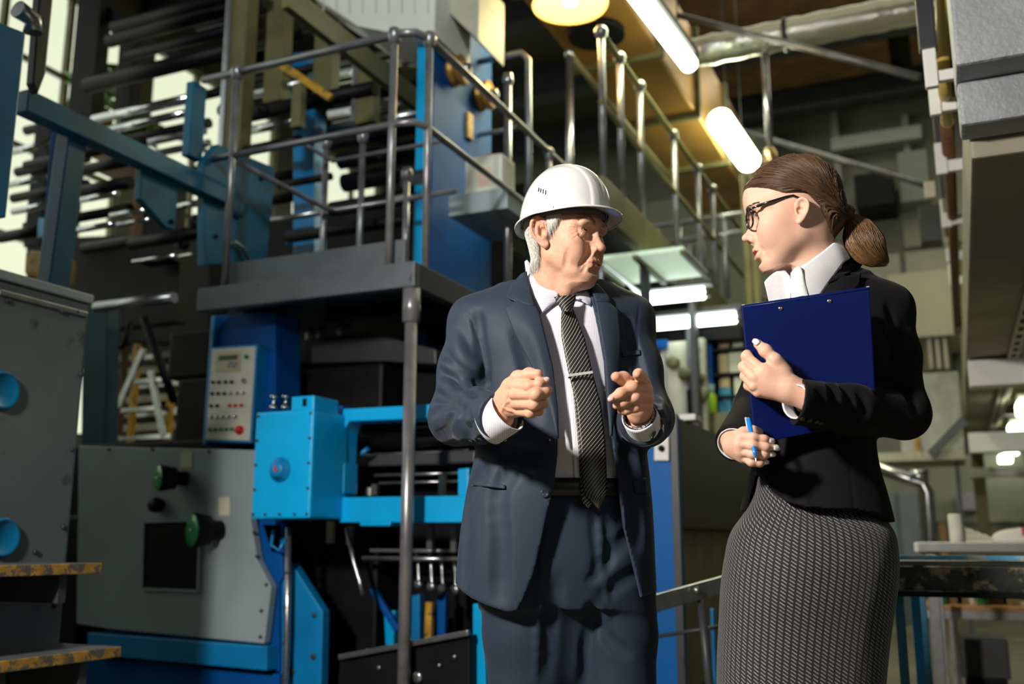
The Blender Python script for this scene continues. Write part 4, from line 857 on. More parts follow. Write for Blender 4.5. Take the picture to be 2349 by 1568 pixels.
# near work table
tb_ = thing('work_table', (onY(2200, 1300, 3.9).x, 4.2, 0), 'near work table with a blue painted edge and a scratched metal top', 'table')
zt_ = onY(2150, 1285, 3.9).z; xq = onY(2035, 1300, 3.9).x
MB().box(xq, xq+2.4, 3.9, 4.9, zt_-.02, zt_, .004).build('table_top', M_['chrome'], tb_)
MB().box(xq, xq+2.4, 3.87, 3.898, zt_+.002, zt_+.018, .004).build('top_trim', mat('worn_lightblue', (.12, .42, .66), rough=.4, dirt=((.5, .52, .5), 8, .5)), tb_)
MB().box(xq, xq+2.4, 3.885, 3.90, zt_-.105, zt_-.022, .003).build('apron', mat('scratched_apron', (.05, .055, .055), rough=.4, metal=.5, noise=(14, .6), dirt=((.30, .24, .16), 13, .52)), tb_)
MB().box(xq, xq+2.4, 3.86, 3.90, zt_-.125, zt_-.106, .003).build('lower_rail', M_['black'], tb_)
for px, m in ((2062, 'teal'), (2092, 'blue')):
    q = onY(px, 1400, 3.93); 
    MB().box(q.x-.013, q.x+.018, 3.93+(0 if px < 2080 else .25), 3.96+(0 if px < 2080 else .25), 0, zt_-.125, .003).build('leg', M_[m], tb_)
for x in (xq+2.3,): MB().box(x, x+.04, 3.93, 3.97, 0, zt_-.125, .003).build('leg', M_['blue'], tb_)
MB().box(xq+.05, xq+.09, 4.8, 4.84, 0, zt_-.02, .003).build('leg', M_['teal'], tb_)
# second table with paper stack
t2 = thing('packing_table', (onY(2250, 1260, 5.6).x, 6, 0), 'pale packing table behind the near work table', 'table')
z2_ = onY(2200, 1243, 5.6).z; x2 = onY(2096, 1250, 5.6).x
MB().box(x2, x2+3, 5.6, 6.6, z2_-.05, z2_, .01).build('table_top', M_['white'], t2)
for i in range(5): MB().box(x2+.02, x2+3, 5.59, 5.598, z2_-.045+i*.009, z2_-.041+i*.009).build('edge_line', M_['steel'], t2)
for x in (x2+.05, x2+2.9):
    for y in (5.65, 6.5): MB().box(x, x+.05, y, y+.05, 0, z2_-.05, .003).build('leg', M_['steel'], t2)
q = onY(2194, 1238, 5.75); q.z = z2_
rl = one('paper_roll', MB().lathe(q, (0, 0, 1), [(.032, 0), (.033, .14), (.026, .145), (0, .145)], 20), mat('paper_white', (.80, .80, .74), rough=.7), 'upright white paper roll on the packing table', 'paper roll')
a, b = onY(2212, 1238, 5.8), onY(2305, 1238, 5.8)
pw = thing('paper_pile', Vector(((a.x+b.x)/2, 5.9, z2_)), 'sloping pile of cream paper sheets right of the white roll', 'paper')
for i in range(7): MB().prism([(a.x, 5.8, z2_+.001+i*.014), (b.x-i*.034, 5.8, z2_+.001+i*.014), (b.x-i*.034-.02, 5.8, z2_+.013+i*.014), (a.x, 5.8, z2_+.013+i*.014)], (0, .35, 0)).build('sheet', mat('cream_sheet_%d' % (i % 2), (.66-.06*(i % 2), .65-.06*(i % 2), .48), rough=.7), pw)
q = onY(2335, 1240, 5.8); q.z = z2_
mbc = SDF((-.16, -.1, -.01), (.16, .1, .09), .006); mbc.ell((0, 0, .02), (.12, .07, .05), k=.02); mbc.ell((.05, .01, .04), (.06, .05, .035), k=.02); mbc.D = np.maximum(mbc.D, -np.broadcast_to(mbc.ax[2][None, None, :], mbc.n)); V, Q = mbc.mesh()
me = np_mesh('cloth_bundle', V, Q); cc = np.where(((V[:, 0] > .02) & (V[:, 0] < .10) & (V[:, 2] > .03))[:, None], np.array([[.55, .03, .15]]), np.array([[.75, .70, .68]])); set_col(me, cc)
o = link_mesh('cloth_bundle', me, mat('cloth_white_red', (1, 1, 1), rough=.8, attr=True)); o.location = q; tag(o, 'white and magenta cloth bundle at the right end of the packing table', 'cloth')
# low bench with bottles
bn = thing('low_bench', (onY(2240, 1400, 6.9).x, 7.2, 0), 'low wooden bench behind the work table legs', 'bench')
zb_ = onY(2240, 1390, 6.9).z; x3 = onY(2110, 1400, 6.9).x
MB().box(x3, x3+3, 6.9, 7.6, zb_-.03, zb_, .004).build('bench_top', mat('orange_wood', (.42, .22, .09), rough=.5, noise=(4, .3)), bn)
MB().box(x3, x3+3, 6.9, 6.94, zb_-.08, zb_-.031, .004).build('bench_apron', M_['steel'], bn)
for x in (x3+.05, x3+.16, x3+2.8): MB().box(x, x+.05, 6.92, 6.97, 0, zb_-.03, .003).build('leg', M_['steel'], bn)
bg = mat('green_glass', (.01, .20, .04), rough=.1, coat=.5)
for px, h, lab in ((2160, .16, 'left green bottle on the low bench'), (2256, .20, 'right green bottle with a cork on the low bench')):
    q = onY(px, 1385, 7.05); q.z = zb_; t = thing('bottle', q, lab, 'bottle'); MB().lathe(q, (0, 0, 1), [(.036, 0), (.038, .01), (.038, h*.6), (.014, h*.8), (.014, h)], 20).build('body', bg, t); MB().lathe(q+Vector((0, 0, h)), (0, 0, 1), [(.014, 0), (.018, .01), (.016, .03), (0, .03)], 12).build('cap', mat('cork', (.5, .3, .15), rough=.8), t)
for i, px in enumerate((2190, 2215, 2290, 2320)):
    q = onY(px, 1385, 7.2); q.z = zb_; one('small_carton', MB().box(q.x-.05, q.x+.05, 7.1, 7.2, zb_, zb_+.05+.02*(i % 2), .004), M_['cream'] if i % 2 else M_['wood'], ('brown carton just right of the left green bottle', 'cream carton left of the right green bottle', 'brown carton just right of the corked bottle', 'cream carton at the far right of the low bench')[i], 'box')
bo = thing('dark_crate', (onY(2252, 1450, 7.3).x, 7.4, 0), 'dark grey crate on the floor under the low bench', 'crate')
a, b = onY(2197, 1450, 7.3).x, onY(2310, 1450, 7.3).x; MB().box(a, b, 7.3, 7.8, .10, .34, .01).build('lid', M_['dgrey'], bo); MB().box(a+.02, b-.02, 7.32, 7.78, 0, .10, .01).build('base', M_['black'], bo)
one('floor_strip', MB().box(onZ(2330, 1468, 0).x, onZ(2330, 1468, 0).x+.8, onZ(2330, 1468, 0).y, onZ(2330, 1468, 0).y+.06, 0, .01), M_['steel'], 'bright metal strip on the floor at the far right', 'strip')
# distant machines between and behind the two people
ybt(1640, 1760, 300, 560, 16.0, .55, mat('hazy_green', (.20, .22, .17), rough=.7, noise=(1, .2)), 'wall_cabinet', 'tall greenish wall cabinet behind the glasses', 'cabinet', zmin=3.2)
ybt(1960, 2050, 395, 470, 15.7, .85, 'black', 'wall_fan', 'dark square extractor unit on the far wall right of the hair', 'extractor')
ybt(1905, 2115, 300, 330, 16.2, .35, mat('pale_duct', (.40, .42, .40), rough=.5), 'wall_duct', 'pale horizontal duct high on the far wall', 'duct')
for i, (px, y0_, y1_) in enumerate(((1910, 250, 420), (2072, 260, 400), (1660, 330, 560))): ybt(px, px+16, y0_, y1_, 16.40, .12, mat('wall_conduit_grey', (.30, .32, .30), rough=.5), 'wall_conduit', ('upright conduit above the hair', 'upright conduit left of the switch box', 'upright conduit left of the glasses')[i]+' on the far wall', 'conduit')
ybt(2062, 2130, 345, 460, 16.0, .52, mat('box_grey', (.22, .24, .22), rough=.6), 'air_handler', 'grey air handler box on the far wall', 'air handler')
# lower walkway railing behind her chin
lr = thing('distant_railing', onY(1600, 620, 9.5), 'thin distant railing crossing between the two heads', 'railing')
for py in (520, 560): a = onY(1480, py, 9.5); b = onY(1790, py-10, 9.5); b.z = a.z; MB().tube([a, b], .03, 8).build('rail', M_['pipe'], lr)
for i in range(6): a = onY(1505+i*52, 515, 9.5); MB().tube([Vector((a.x, 9.5, onY(1505, 520, 9.5).z)), Vector((a.x, 9.5, onY(1505, 700, 9.5).z))], .03, 8).build('post', M_['pipe'], lr)
for px in (1712, 1730): a = onY(px, 520, 9.3); one('upright_pipe', MB().tube([Vector((a.x, 9.3, 0)), Vector((a.x, 9.3, onY(px, 400, 9.3).z))], .04, 8), M_['olive'], 'left of the twin upright pipes behind her face' if px == 1712 else 'right of the twin upright pipes behind her face', 'pipe')
# blue cabinet beside his sleeve, dark cabinet, cream wall, shelving
cbn = thing('blue_cabinet', (onY(1510, 1400, 4.3).x, 4.5, 0), 'tall blue cabinet with a white lock plate and a dark side', 'cabinet')
XR = onY(1553, 1000, 4.3).x; zt3 = onY(1553, 948, 4.3).z
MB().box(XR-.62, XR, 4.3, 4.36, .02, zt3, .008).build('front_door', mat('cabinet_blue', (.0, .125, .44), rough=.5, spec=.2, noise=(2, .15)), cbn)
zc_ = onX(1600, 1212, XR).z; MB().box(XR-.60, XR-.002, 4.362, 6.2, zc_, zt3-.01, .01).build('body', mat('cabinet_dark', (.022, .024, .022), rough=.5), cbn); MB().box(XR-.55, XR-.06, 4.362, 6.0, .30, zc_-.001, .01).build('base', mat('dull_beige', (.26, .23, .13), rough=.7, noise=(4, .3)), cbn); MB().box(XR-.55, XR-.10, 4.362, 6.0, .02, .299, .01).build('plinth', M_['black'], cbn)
MB().box(XR-.03, XR+.004, 4.29, 4.30, .02, zt3, .002).build('edge_strip', M_['dgrey'], cbn)
lk = MB().prism([onY(x, y, 4.28) for x, y in ((1500, 1000), (1534, 1000), (1534, 1056), (1500, 1056))], (0, .018, 0), .005).build('lock_plate', M_['white'], cbn)
MB().lathe(onY(1518, 1028, 4.28), (0, -1, 0), [(.014, 0), (.014, .012), (.008, .02), (0, .02)], 16).build('lock_knob', M_['black'], lk)
q = onY(1578, 944, 4.6); one('tray_light', MB().box(q.x-.05, q.x+.06, 4.5, 4.62, zt3-.008, zt3+.022, .008), M_['white'], 'small white block on top of the blue cabinet', 'block')
lw = thing('cream_partition', onY(1560, 1200, 8.2), 'cream stained partition with dark fittings between the two people', 'partition')
for i, (a, b, c, d_, m) in enumerate(((1488, 1530, 800, 1215, 'white'), (1532, 1592, 782, 1215, 'cream'), (1594, 1622, 775, 1215, 'cream'), (1488, 1530, 780, 800, 'deep'))): ybx(a, b, c, d_, 8.2-(.02*i), .1, m, 'panel', lw)
for x, y in ((1545, 832), (1572, 858), (1602, 868), (1612, 905)): q = onY(x, y, 8.12); MB().lathe(q, (0, -1, 0), [(.06, 0), (.06, .03), (.03, .05), (0, .05)], 14).build('fitting', M_['olive'], lw)
ybx(1575, 1592, 892, 945, 8.1, .04, 'black', 'dark_slot', lw)
one('dark_post', MB().box(onY(1583, 800, 7.9).x, onY(1597, 800, 7.9).x, 7.9, 8.0, 0, onY(1590, 560, 7.9).z, .004), M_['dgrey'], 'dark upright post in front of the cream partition', 'post')
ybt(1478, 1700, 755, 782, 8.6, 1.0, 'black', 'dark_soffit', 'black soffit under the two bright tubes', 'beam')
shf = thing('storage_rack', onY(1665, 960, 8.8), 'dark storage rack with small boxes seen beside the clipboard', 'shelving')
for py in (798, 855, 907, 952): ybx(1626, 1740, py-2, py+5, 8.8, .4, 'black', 'shelf', shf)
ybx(1626, 1634, 770, 960, 8.78, .4, 'deep', 'upright', shf)
cols = {'b': mat('box_blue', (.02, .22, .36), rough=.6), 't': mat('box_tan', (.48, .36, .20), rough=.7), 'c': mat('box_cream', (.58, .60, .44), rough=.7), 'l': mat('box_lightblue', (.30, .45, .46), rough=.6)}
bxs = [(1650, 1676, 779, 788, 'b', 'top'), (1648, 1672, 788, 798, 't', 'top'), (1680, 1704, 774, 798, 'c', 'top'), (1648, 1670, 812, 855, 't', 'second'), (1672, 1704, 808, 855, 'c', 'second'), (1650, 1674, 866, 888, 't', 'third'), (1650, 1676, 889, 907, 'b', 'third'), (1684, 1706, 864, 907, 'c', 'third'), (1648, 1678, 912, 952, 'b', 'bottom'), (1684, 1706, 912, 952, 'c', 'bottom')]
nm = {'b': 'blue', 't': 'tan', 'c': 'cream'}
for a, b, c, d_, k, lev in bxs: ybt(a, b, c, d_-1 if d_ in (798, 855, 907, 952) else d_, 8.85, .25, cols[k], 'storage_box', '%s box on the %s shelf of the dark storage rack' % (nm[k], lev), 'box', None, .004)
q = onY(1632, 948, 8.6); q.z = onY(1632, 950, 8.6).z
gj = thing('green_bottle', q, 'yellow-green bottle with a pale cap at the left of the storage rack', 'bottle')
MB().lathe(q, (0, 0, 1), [(.045, 0), (.05, .02), (.05, .16), (.03, .19)], 18).build('body', mat('lime_plastic', (.35, .55, .02), rough=.4), gj); MB().lathe(q+Vector((0, 0, .19)), (0, 0, 1), [(.03, 0), (.035, .02), (.035, .07), (0, .08)], 16).build('cap', cols['l'], gj)
stn = one('bottle_stand', MB().box(q.x-.15, q.x+.6, 8.5, 8.79, 0, q.z, .004), M_['olive'], 'olive cabinet carrying the yellow-green bottle', 'cabinet')
ybt(1560, 1690, 1212, 1290, 6.9, .4, mat('dull_beige', (.26, .23, .13), rough=.7, noise=(4, .3)), 'beige_machine_base', 'dull beige machine base below the dark cabinet', 'machine', zmin=0)
ybt(1572, 1640, 1285, 1500, 6.6, .2, 'black', 'dark_opening_box', 'black box standing in front of the beige machine base', 'box', zmin=0)
# metal handrail band low between the two
hb = thing('metal_handrail', onY(1570, 1360, 3.6), 'flat steel handrail sloping low between the two people', 'handrail')
A, B = onY(1470, 1392, 3.5), onY(1690, 1330, 3.9); MB().bar(A, B, .02, .062, bev=.004).build('rail_bar', M_['steel'], hb)
c = onY(1598, 1352, 3.69); MB().lathe(c, (0, -1, 0), [(.012, 0), (.012, .008), (0, .01)], 12).build('bolt', M_['chrome'], hb)
MB().tube([onY(1608, 1375, 3.75), onY(1640, 1700, 3.75)], .016, 10).build('leg', M_['dgrey'], hb)
MB().tube([onY(1500, 1460, 4.0), onY(1690, 1430, 4.0)], .008, 8).build('lower_bar', M_['dgrey'], hb)
ybt(1633, 1642, 1395, 1700, 4.6, .05, 'blue', 'blue_post', 'thin blue post behind the steel handrail', 'post', zmin=0)

# ------------------------------------------------------------------ people: heads and hands as implicit surfaces
def sphere_cut(V, c, r):
    return np.sqrt(((V-np.array(c))**2).sum(1)) < r
def gauss(V, c, r):
    d = (V-np.array(c))/np.array(r); return np.exp(-(d**2).sum(1))
def head_sdf(h=.0017, w=1.0, jaw=1.0, old=False, female=False, neck=None, lo=(-.125, -.098, -.20), hi=(.140, .098, .135), mouth_open=.0016, mw=1.0, extra=None):
    """local frame: x forward, y left, z up, origin between the eyes at the skull centre"""
    S = SDF(lo, hi, h)
    S.ell((-.008, 0, .034), (.099, .077*w, .083), k=.02)
    J = jaw
    S.loft([(.095, .0, 0, .058, .042*w), (.075, .008, 0, .070, .054*w), (.05, .012, 0, .076, .060*w), (.02, .014, 0, .0765, .063*w), (.0, .016, 0, .073, .063*w), (-.03, .022, 0, .069, .058*w), (-.06, .030, 0, .061, .047*w*J),
            (-.085, .038, 0, .052, .038*w*J), (-.103, .050, 0, .039, .028*w*J), (-.112, .056, 0, .030, .022*w*J)], k=.03)
    for s in (-1, 1):
        S.cap((.004, s*.047*w*J, -.058), (.072, s*.015*J, -.103), .019, .013, k=.03)
        S.ell((.050, s*.044*w, -.028), (.032, .022, .022), k=.03)
        S.ell((.044, s*.036*w, -.058), (.030, .020, .026), k=.03)                       # cheekbone
    S.ell((.083, 0, -.100), (.015, .019*J, .014), k=.012)                                # chin
    if neck:
        S.chain([neck[0], neck[1], neck[2]], neck[3], k=.035)
        if len(neck) > 4:
            for q in neck[4]: S.cap(*q, k=.02)
    # brow and nose
    br = .0095 if not female else .007
    for s in (-1, 1): S.chain([(.085, s*.010, .013), (.0845, s*.030, .016), (.064, s*.051, .011)], [br, br, .007], k=.018)
    nt = .1135 if not female else .1125
    S.chain([(.084, 0, .012), (.091, 0, -.004), (nt-.004, 0, -.034)], [.0085, .0068 if not female else .0055, .0085 if not female else .0065], k=.012)
    S.chain([(.078, 0, -.008), (.088, 0, -.030), (.090, 0, -.042)], [.010, .0115, .0110], k=.012)
    S.ell((nt, 0, -.040+(.003 if female else 0)), (.0105, .0115 if not female else .0085, .0095 if not female else .0082), k=.008)
    for s in (-1, 1): S.ell((nt-.0135, s*(.0128 if not female else .0105), -.0445), (.0110, .0068, .0080), k=.006)
    nz = (.0060, .0030, .0050) if not female else (.0048, .0020, .0034)
    for s in (-1, 1): S.ell((nt-.006, s*(.0056 if not female else .0046), -.0525), nz, k=.003, op='sub')
    # eye sockets and lids
    for s in (-1, 1):
        S.ell((.092, s*.031, -.001), (.012, .019, .0125), k=.016, op='sub')
        S.ell((.0730, s*.0315, -.001), (.0148, .0165, .0145), k=.006)
        if old:
            S.ell((.079, s*.034, -.0150), (.008, .014, .0055), k=.016)                    # bag under the eye
            S.ell((.083, s*.037, .0100), (.007, .013, .0050), k=.008)                      # hooded upper lid
        oh = .0022 if old else .0042
        S.ell((.0870, s*.0310, -.0015), (.0090, .0120, oh), k=.0022, op='sub')
        S.groove([(.085, s*.019, .004), (.087, s*.031, .0085 if not old else .0065), (.078, s*.044, .002)], .0012, .0016, .003)
    # mouth: muzzle, lips, slot
    S.ell((.077, 0, -.070), (.022, .028, .018), k=.02)
    mo = mouth_open
    ul = .0046 if not female else .0050; ll = .0058 if not female else .0062
    for s in (-1, 1):
        S.chain([(.088-.012*(mw-1), s*.0235*mw, -.0745), (.0965, s*.012*mw, -.0705), (.0995, s*.004, -.0690), (.0990, 0, -.0700)], [.0020, ul, ul, ul-.0004], k=.005)
        S.chain([(.088-.012*(mw-1), s*.0225*mw, -.0765-mo*.3), (.0950, s*.012*mw, -.0800-mo), (.0975, 0, -.0815-mo)], [.0019, ll*.9, ll], k=.006)
    for s in (-1, 1): S.chain([(.0895-.012*(mw-1), s*.0205*mw, -.0755), (.0985, s*.012*mw, -.0752-mo*.5), (.1030, 0, -.0755-mo*.5)], [.0009, .0008+mo, .0012+mo], k=.0015, op='sub')
    S.ell((.097, 0, -.0935-mo), (.008, .017, .0045), k=.008, op='sub')                    # fold above the chin
    S.cap((.105, 0, -.056), (.1035, 0, -.066), .0016, .0022, k=.004, op='sub')            # philtrum
    if extra: extra(S)
    return S
def ear_pts(s, c, scale=1.0, out=1.0, tilt=.12):
    """helix chain in head-local space; s=+1 left, -1 right"""
    pts = []
    for a, rx, rz in [(200, .8, .55), (165, .9, .8), (130, 1, 1), (95, 1, 1.05), (60, 1, 1.02), (25, 1, .9), (-10, .95, .8), (-40, .85, .8), (-70, .7, .95), (-92, .45, 1.1)]:
        A = radians(a); x = -.016*rx*cos(A+pi) * -1; z = .029*rz*sin(A)
        pts.append((x, z))
    return pts
def add_ear(S, s, c, sc=1.0, flare=.35):
    """a full ear (shell, helix, antihelix, concha, tragus, lobe) merged into the head; local plane leans outward by flare"""
    c = np.array(c, float)*np.array([1, s, 1]); t = .22
    def P(u, v, o):                               # u backward, v up, o outward
        u, v = u*sc, v*sc; u2 = u*cos(t)-v*sin(t)*-1; v2 = v*cos(t)-u*sin(t)
        return (c[0]-u2*cos(flare), c[1]+s*(o*sc+.003+max(u2+.012, 0)*sin(flare)), c[2]+v2)
    Rm = np.array(Matrix.Rotation(-s*flare, 3, 'Z').transposed() @ Matrix.Identity(3))
    # shell
    S.chain([P(.006, .014, .001), P(.005, -.002, .000), P(.001, -.018, .000)], [.0135*sc, .0115*sc, .0075*sc], k=.004)
    shell_cut = [P(.0045, .013, .0155), P(.002, -.004, .0145)]
    S.chain(shell_cut, [.0125*sc, .0108*sc], k=.003, op='sub')
    hx = [(-.010, .004, .004), (-.010, .016, .006), (-.004, .026, .007), (.006, .030, .008), (.016, .025, .008), (.020, .014, .0085), (.019, .001, .008), (.014, -.011, .006), (.007, -.021, .004), (.000, -.027, .003)]
    S.chain([P(*p) for p in np.stack([cubic(np.arange(10), np.array(hx)[:, i], np.linspace(0, 9, 28)) for i in range(3)], 1)], [r*sc for r in np.interp(np.linspace(0, 9, 28), np.arange(10), (.0028, .0030, .0031, .0032, .0032, .0031, .0029, .0028, .0034, .0048))], k=.003)
    S.ell(P(-.003, -.025, .003), (.0062*sc, .0038*sc, .0068*sc), k=.004)                 # lobe
    ah = [(.004, .020, .003), (.010, .012, .004), (.0115, .001, .004), (.008, -.010, .0045), (.001, -.016, .005)]
    S.chain([P(*p) for p in ah], [r*sc for r in (.0020, .0026, .0028, .0028, .0024)], k=.005)
    S.cap(P(-.009, -.002, .006), P(-.008, -.009, .006), .0032*sc, .0030*sc, k=.004)     # tragus
    S.ell(P(.001, .001, .004), (.0080*sc, .0060*sc, .0085*sc), k=.003, op='sub')
def finish_head(S, M, o, scale=1.0, it=1):
    V, Q = S.mesh(); V = relax(V, Q, it, .4)
    return V, Q, (V*scale)@M.T+np.array(o)
def face_col(V, base, lip, nose=None, lipw=1.0, mo=0.0, ears=True):
    C = np.tile(np.array(base), (len(V), 1))
    def mixc(w, c):
        nonlocal C; w = np.clip(w, 0, 1)[:, None]; C = C*(1-w)+np.array(c)*w
    w = np.maximum.reduce([gauss(V, (.100, s*y, z), (.012, .0085, r)) for s in (-1, 1) for y, z, r in ((.003, -.0700, .0038), (.011, -.0715, .0034), (.003, -.0815-mo, .0046), (.010, -.0798-mo, .0042), (.018, -.0755, .003))])
    mixc(np.clip((w-.35)*3.5, 0, 1)*lipw, lip)
    if nose is not None:
        for c, r, a in (((.11, 0, -.042), (.016, .014, .012), .5), ((.07, .05, -.04), (.03, .02, .02), .4), ((.07, -.05, -.04), (.03, .02, .02), .4)):
            mixc(gauss(V, c, r)*a, nose)
        if ears: mixc(np.clip((np.abs(V[:, 1])-.076)/.006, 0, 1)*.6*(np.abs(V[:, 0]+.012) < .04), nose)
    return C
def eye(parent, M, o, c, scale, iris, look=(0, 0)):
    """eyeball with painted iris and pupil rings (real rings of geometry colour)"""
    n, r = 24, .0126*float(np.mean(scale)); V = []; Cc = []
    Ry = np.array(Matrix.Rotation(look[0], 3, 'Z') @ Matrix.Rotation(look[1], 3, 'Y'))
    for i in range(25):
        th = pi*(i/24)**1.6 if i else 0.0
        for k in range(n):
            V.append((cos(th), sin(th)*cos(2*pi*k/n), sin(th)*sin(2*pi*k/n))); d = th*.0126
            Cc.append((.01, .01, .01) if d < .0021 else (iris if d < .0055 else ((.05, .05, .06) if d < .0060 else (.62, .55, .51))))
    V = np.array(V)*r; V = V@Ry.T; P = (V+np.array(c)*scale)@M.T+np.array(o)
    P = P.reshape(25, n, 3); idx = np.arange(25*n).reshape(25, n); idx = np.concatenate([idx, idx[:, :1]], 1)
    Q = np.stack([idx[:-1, :-1], idx[:-1, 1:], idx[1:, 1:], idx[1:, :-1]], -1).reshape(-1, 4)
    return skin_obj('eye', P.reshape(-1, 3), Q, mat('eye_wet', (1, 1, 1), rough=.08, attr=True, coat=1), parent, Cc)
def strands(name, roots, paths, r, m, parent, n=3, col=None):
    """many thin tapered hair strands in one mesh; paths: array (count, steps, 3) camera-aligned"""
    P = np.asarray(paths, float); cnt, st = P.shape[:2]
    T = np.gradient(P, axis=1); T /= np.linalg.norm(T, axis=2, keepdims=True)+1e-9
    ref = np.array([.3, .8, .52]); U = np.cross(T, ref); U /= np.linalg.norm(U, axis=2, keepdims=True)+1e-9; W = np.cross(T, U)
    tap = np.interp(np.linspace(0, 1, st), [0, .08, .8, 1], [.5, 1, .8, .12]); R = (np.asarray(r).reshape(-1, 1)*tap)[..., None]
    V = np.stack([P+(U*cos(2*pi*k/n)+W*sin(2*pi*k/n))*R for k in range(n)], 2)
    idx = np.arange(cnt*st*n).reshape(cnt, st, n); i2 = np.concatenate([idx, idx[:, :, :1]], 2)
    Q = np.stack([i2[:, :-1, :-1], i2[:, :-1, 1:], i2[:, 1:, 1:], i2[:, 1:, :-1]], -1).reshape(-1, 4)
    me = np_mesh(name, cw_arr(V.reshape(-1, 3)), Q)
    if col is not None: set_col(me, np.repeat(np.asarray(col), st*n, 0))
    return link_mesh(name, me, m, parent)
def hand_sdf(J, h=.0014, palm_k=.010, wrist=None, lo=None, hi=None, fr=1.0, cuts=None, veins=None, pf=None, fk=.0028):
    """J: dict finger -> 4 joints (knuckle, pip, dip, tip); 'wrist': centre, plus 'palm' extra capsules; camera-aligned metres"""
    pts = np.array([p for f in ('thumb', 'index', 'middle', 'ring', 'little') for p in J[f]]+[q for c in J['palm'] for q in c[:2]])
    S = SDF(pts.min(0)-.03, pts.max(0)+.03, h)
    W = {'thumb': [.0125, .0112, .0105, .0085], 'index': [.0100, .0088, .0078, .0066], 'middle': [.0102, .0090, .0080, .0068], 'ring': [.0096, .0084, .0075, .0064], 'little': [.0086, .0074, .0066, .0056]}
    # the palm first, smoothly blended; then each finger joined tightly so that fingers stay apart
    for c in J['palm']: S.cap(c[0], c[1], c[2]*(pf or fr), c[3]*(pf or fr), k=palm_k)
    for f in ('index', 'middle', 'ring', 'little', 'thumb'):
        G = SDF(S.lo, S.lo+S.h*(S.n-1), h); G.n = S.n; G.D = np.full(S.n, 9.0, np.float32); G.ax = S.ax
        p = [np.array(q, float) for q in J[f]]; r = [x*fr for x in W[f]]
        G.chain(p, r, k=.008)
        for i in (1, 2): G.ell(p[i], (r[i]*1.03,)*3, k=.005)        # knuckle swelling
        S.D = smin(S.D, G.D, fk if f != 'thumb' else .007)
    if cuts:
        for c in cuts: S.cap(c[0], c[1], c[2], c[3], k=.004, op='sub')
    if veins:
        for c in veins: S.cap(c[0], c[1], c[2], c[3], k=.004)
    return S
def nail(parent, tip, axis, normal, w, l, m):
    """a small curved nail plate on a fingertip"""
    t = np.array(axis, float); t /= np.linalg.norm(t); nrm = np.array(normal, float); nrm -= t*nrm.dot(t); nrm /= np.linalg.norm(nrm); s = np.cross(t, nrm)
    P = []
    for i in range(9):
        a = -1+2*i/8; row = []
        ww = w*sqrt(max(1-abs(a)**3.2*.8, .05)) 
        for j in range(9):
            b = -1+2*j/8
            row.append(np.array(tip)+t*l*a*.5+s*ww*.5*b+nrm*(-.22*w*b*b-.10*l*a*a*(1 if a > 0 else .5)))
        P.append(row)
    return grid_obj('fingernail', P, m, parent, thick=.0006)
rng = np.random.default_rng(5)

# ------------------------------------------------------------------ the man: head, hair, helmet
SKIN = mat('skin', (.8, .5, .4), rough=.52, attr=True, noise=(60, .10), bump=(330, .10), sss=.06, spec=.4)
MF = 2.20                                                   # his distance from the camera
man = thing('person', CW(K(1290, 700, MF)[0], MF, 0), 'grey-haired person in a dark blue pinstripe suit and striped tie, gesturing with both hands', 'person')
MO = np.array(K(1298, 542, MF)); MM = rotm(-radians(39), radians(5), radians(-1)); MS = np.array((.90, .93, .98))
def mh(x, y, z): return MM@(np.array((x, y, z))*MS)+MO      # head-local -> camera-aligned
def loc_m(p): return ((np.array(p)-MO)@MM)/MS               # camera-aligned -> head-local
mneck = K(1276, 650, MF+.035); mneck2 = K(1278, 740, MF+.06)
def man_extra(S):
    for s in (-1, 1):
        S.ell((.066, s*.040, -.052), (.017, .013, .022), k=.018)                        # cheek pad
        S.ell((.052, s*.034, -.098), (.020, .012, .011), k=.014)                        # jowl
        S.ell((.088, s*.030, .016), (.008, .020, .0060), k=.010)
        S.groove([(.100, s*.016, -.040), (.095, s*.024, -.055), (.090, s*.0315, -.070), (.078, s*.034, -.088)], .0042, .0052, .006)   # nasolabial fold
        S.groove([(.090, s*.026, -.082), (.082, s*.028, -.098)], .0016, .003, .005)
        for a in (((.078, .0470, .001), (.060, .060, .010)), ((.078, .0475, -.002), (.058, .062, .001)), ((.078, .0470, -.006), (.060, .061, -.009)), ((.078, .046, -.010), (.064, .058, -.019)), ((.08, .043, -.014), (.068, .055, -.028))):
            S.groove([(x, s*y, z) for x, y, z in a], .0014, .0014, .002)
        for dz in (-.014, -.021): S.groove([(.092, s*.020, dz+.002), (.086, s*.034, dz-.006), (.074, s*.046, dz-.001)], .0010, .0022, .005)
        S.groove([(.098, s*.005, .004), (.0975, s*.0065, .022)], .0012, .0015, .003)
        S.groove([(.055, s*.05, -.055), (.045, s*.048, -.085)], .0014, .005, .008)
    for z in (.036, .045, .055): S.groove([(.085, -.045, z-.003), (.1, -.016, z), (.1, .016, z), (.085, .045, z-.002)], .0009, .0014, .003)
    S.ell((.045, 0, -.118), (.034, .030, .014), k=.02)                                  # double chin
n1, n2 = loc_m(mneck), loc_m(mneck2)
S = head_sdf(neck=[(-.028, 0, -.04), tuple(n1), tuple(n2), [.050, .052, .056], [((.03, -.012, -.105), tuple(loc_m(K(1300, 668, MF-.02))), .020, .016)]], old=True, mouth_open=.0012, mw=1.14, extra=man_extra, lo=(-.15, -.12, -.26), hi=(.135, .12, .135), w=1.0, jaw=1.04, h=.0014)
for s in (-1, 1): add_ear(S, s, (-.010, .0685, -.009), 1.22, flare=.42)
V, Q, P = finish_head(S, MM, MO, MS)
C = face_col(V, (.66, .37, .25), (.56, .20, .17), (.70, .30, .21), lipw=.85, mo=.0012)
MAN_HEAD = (P, Q, C)
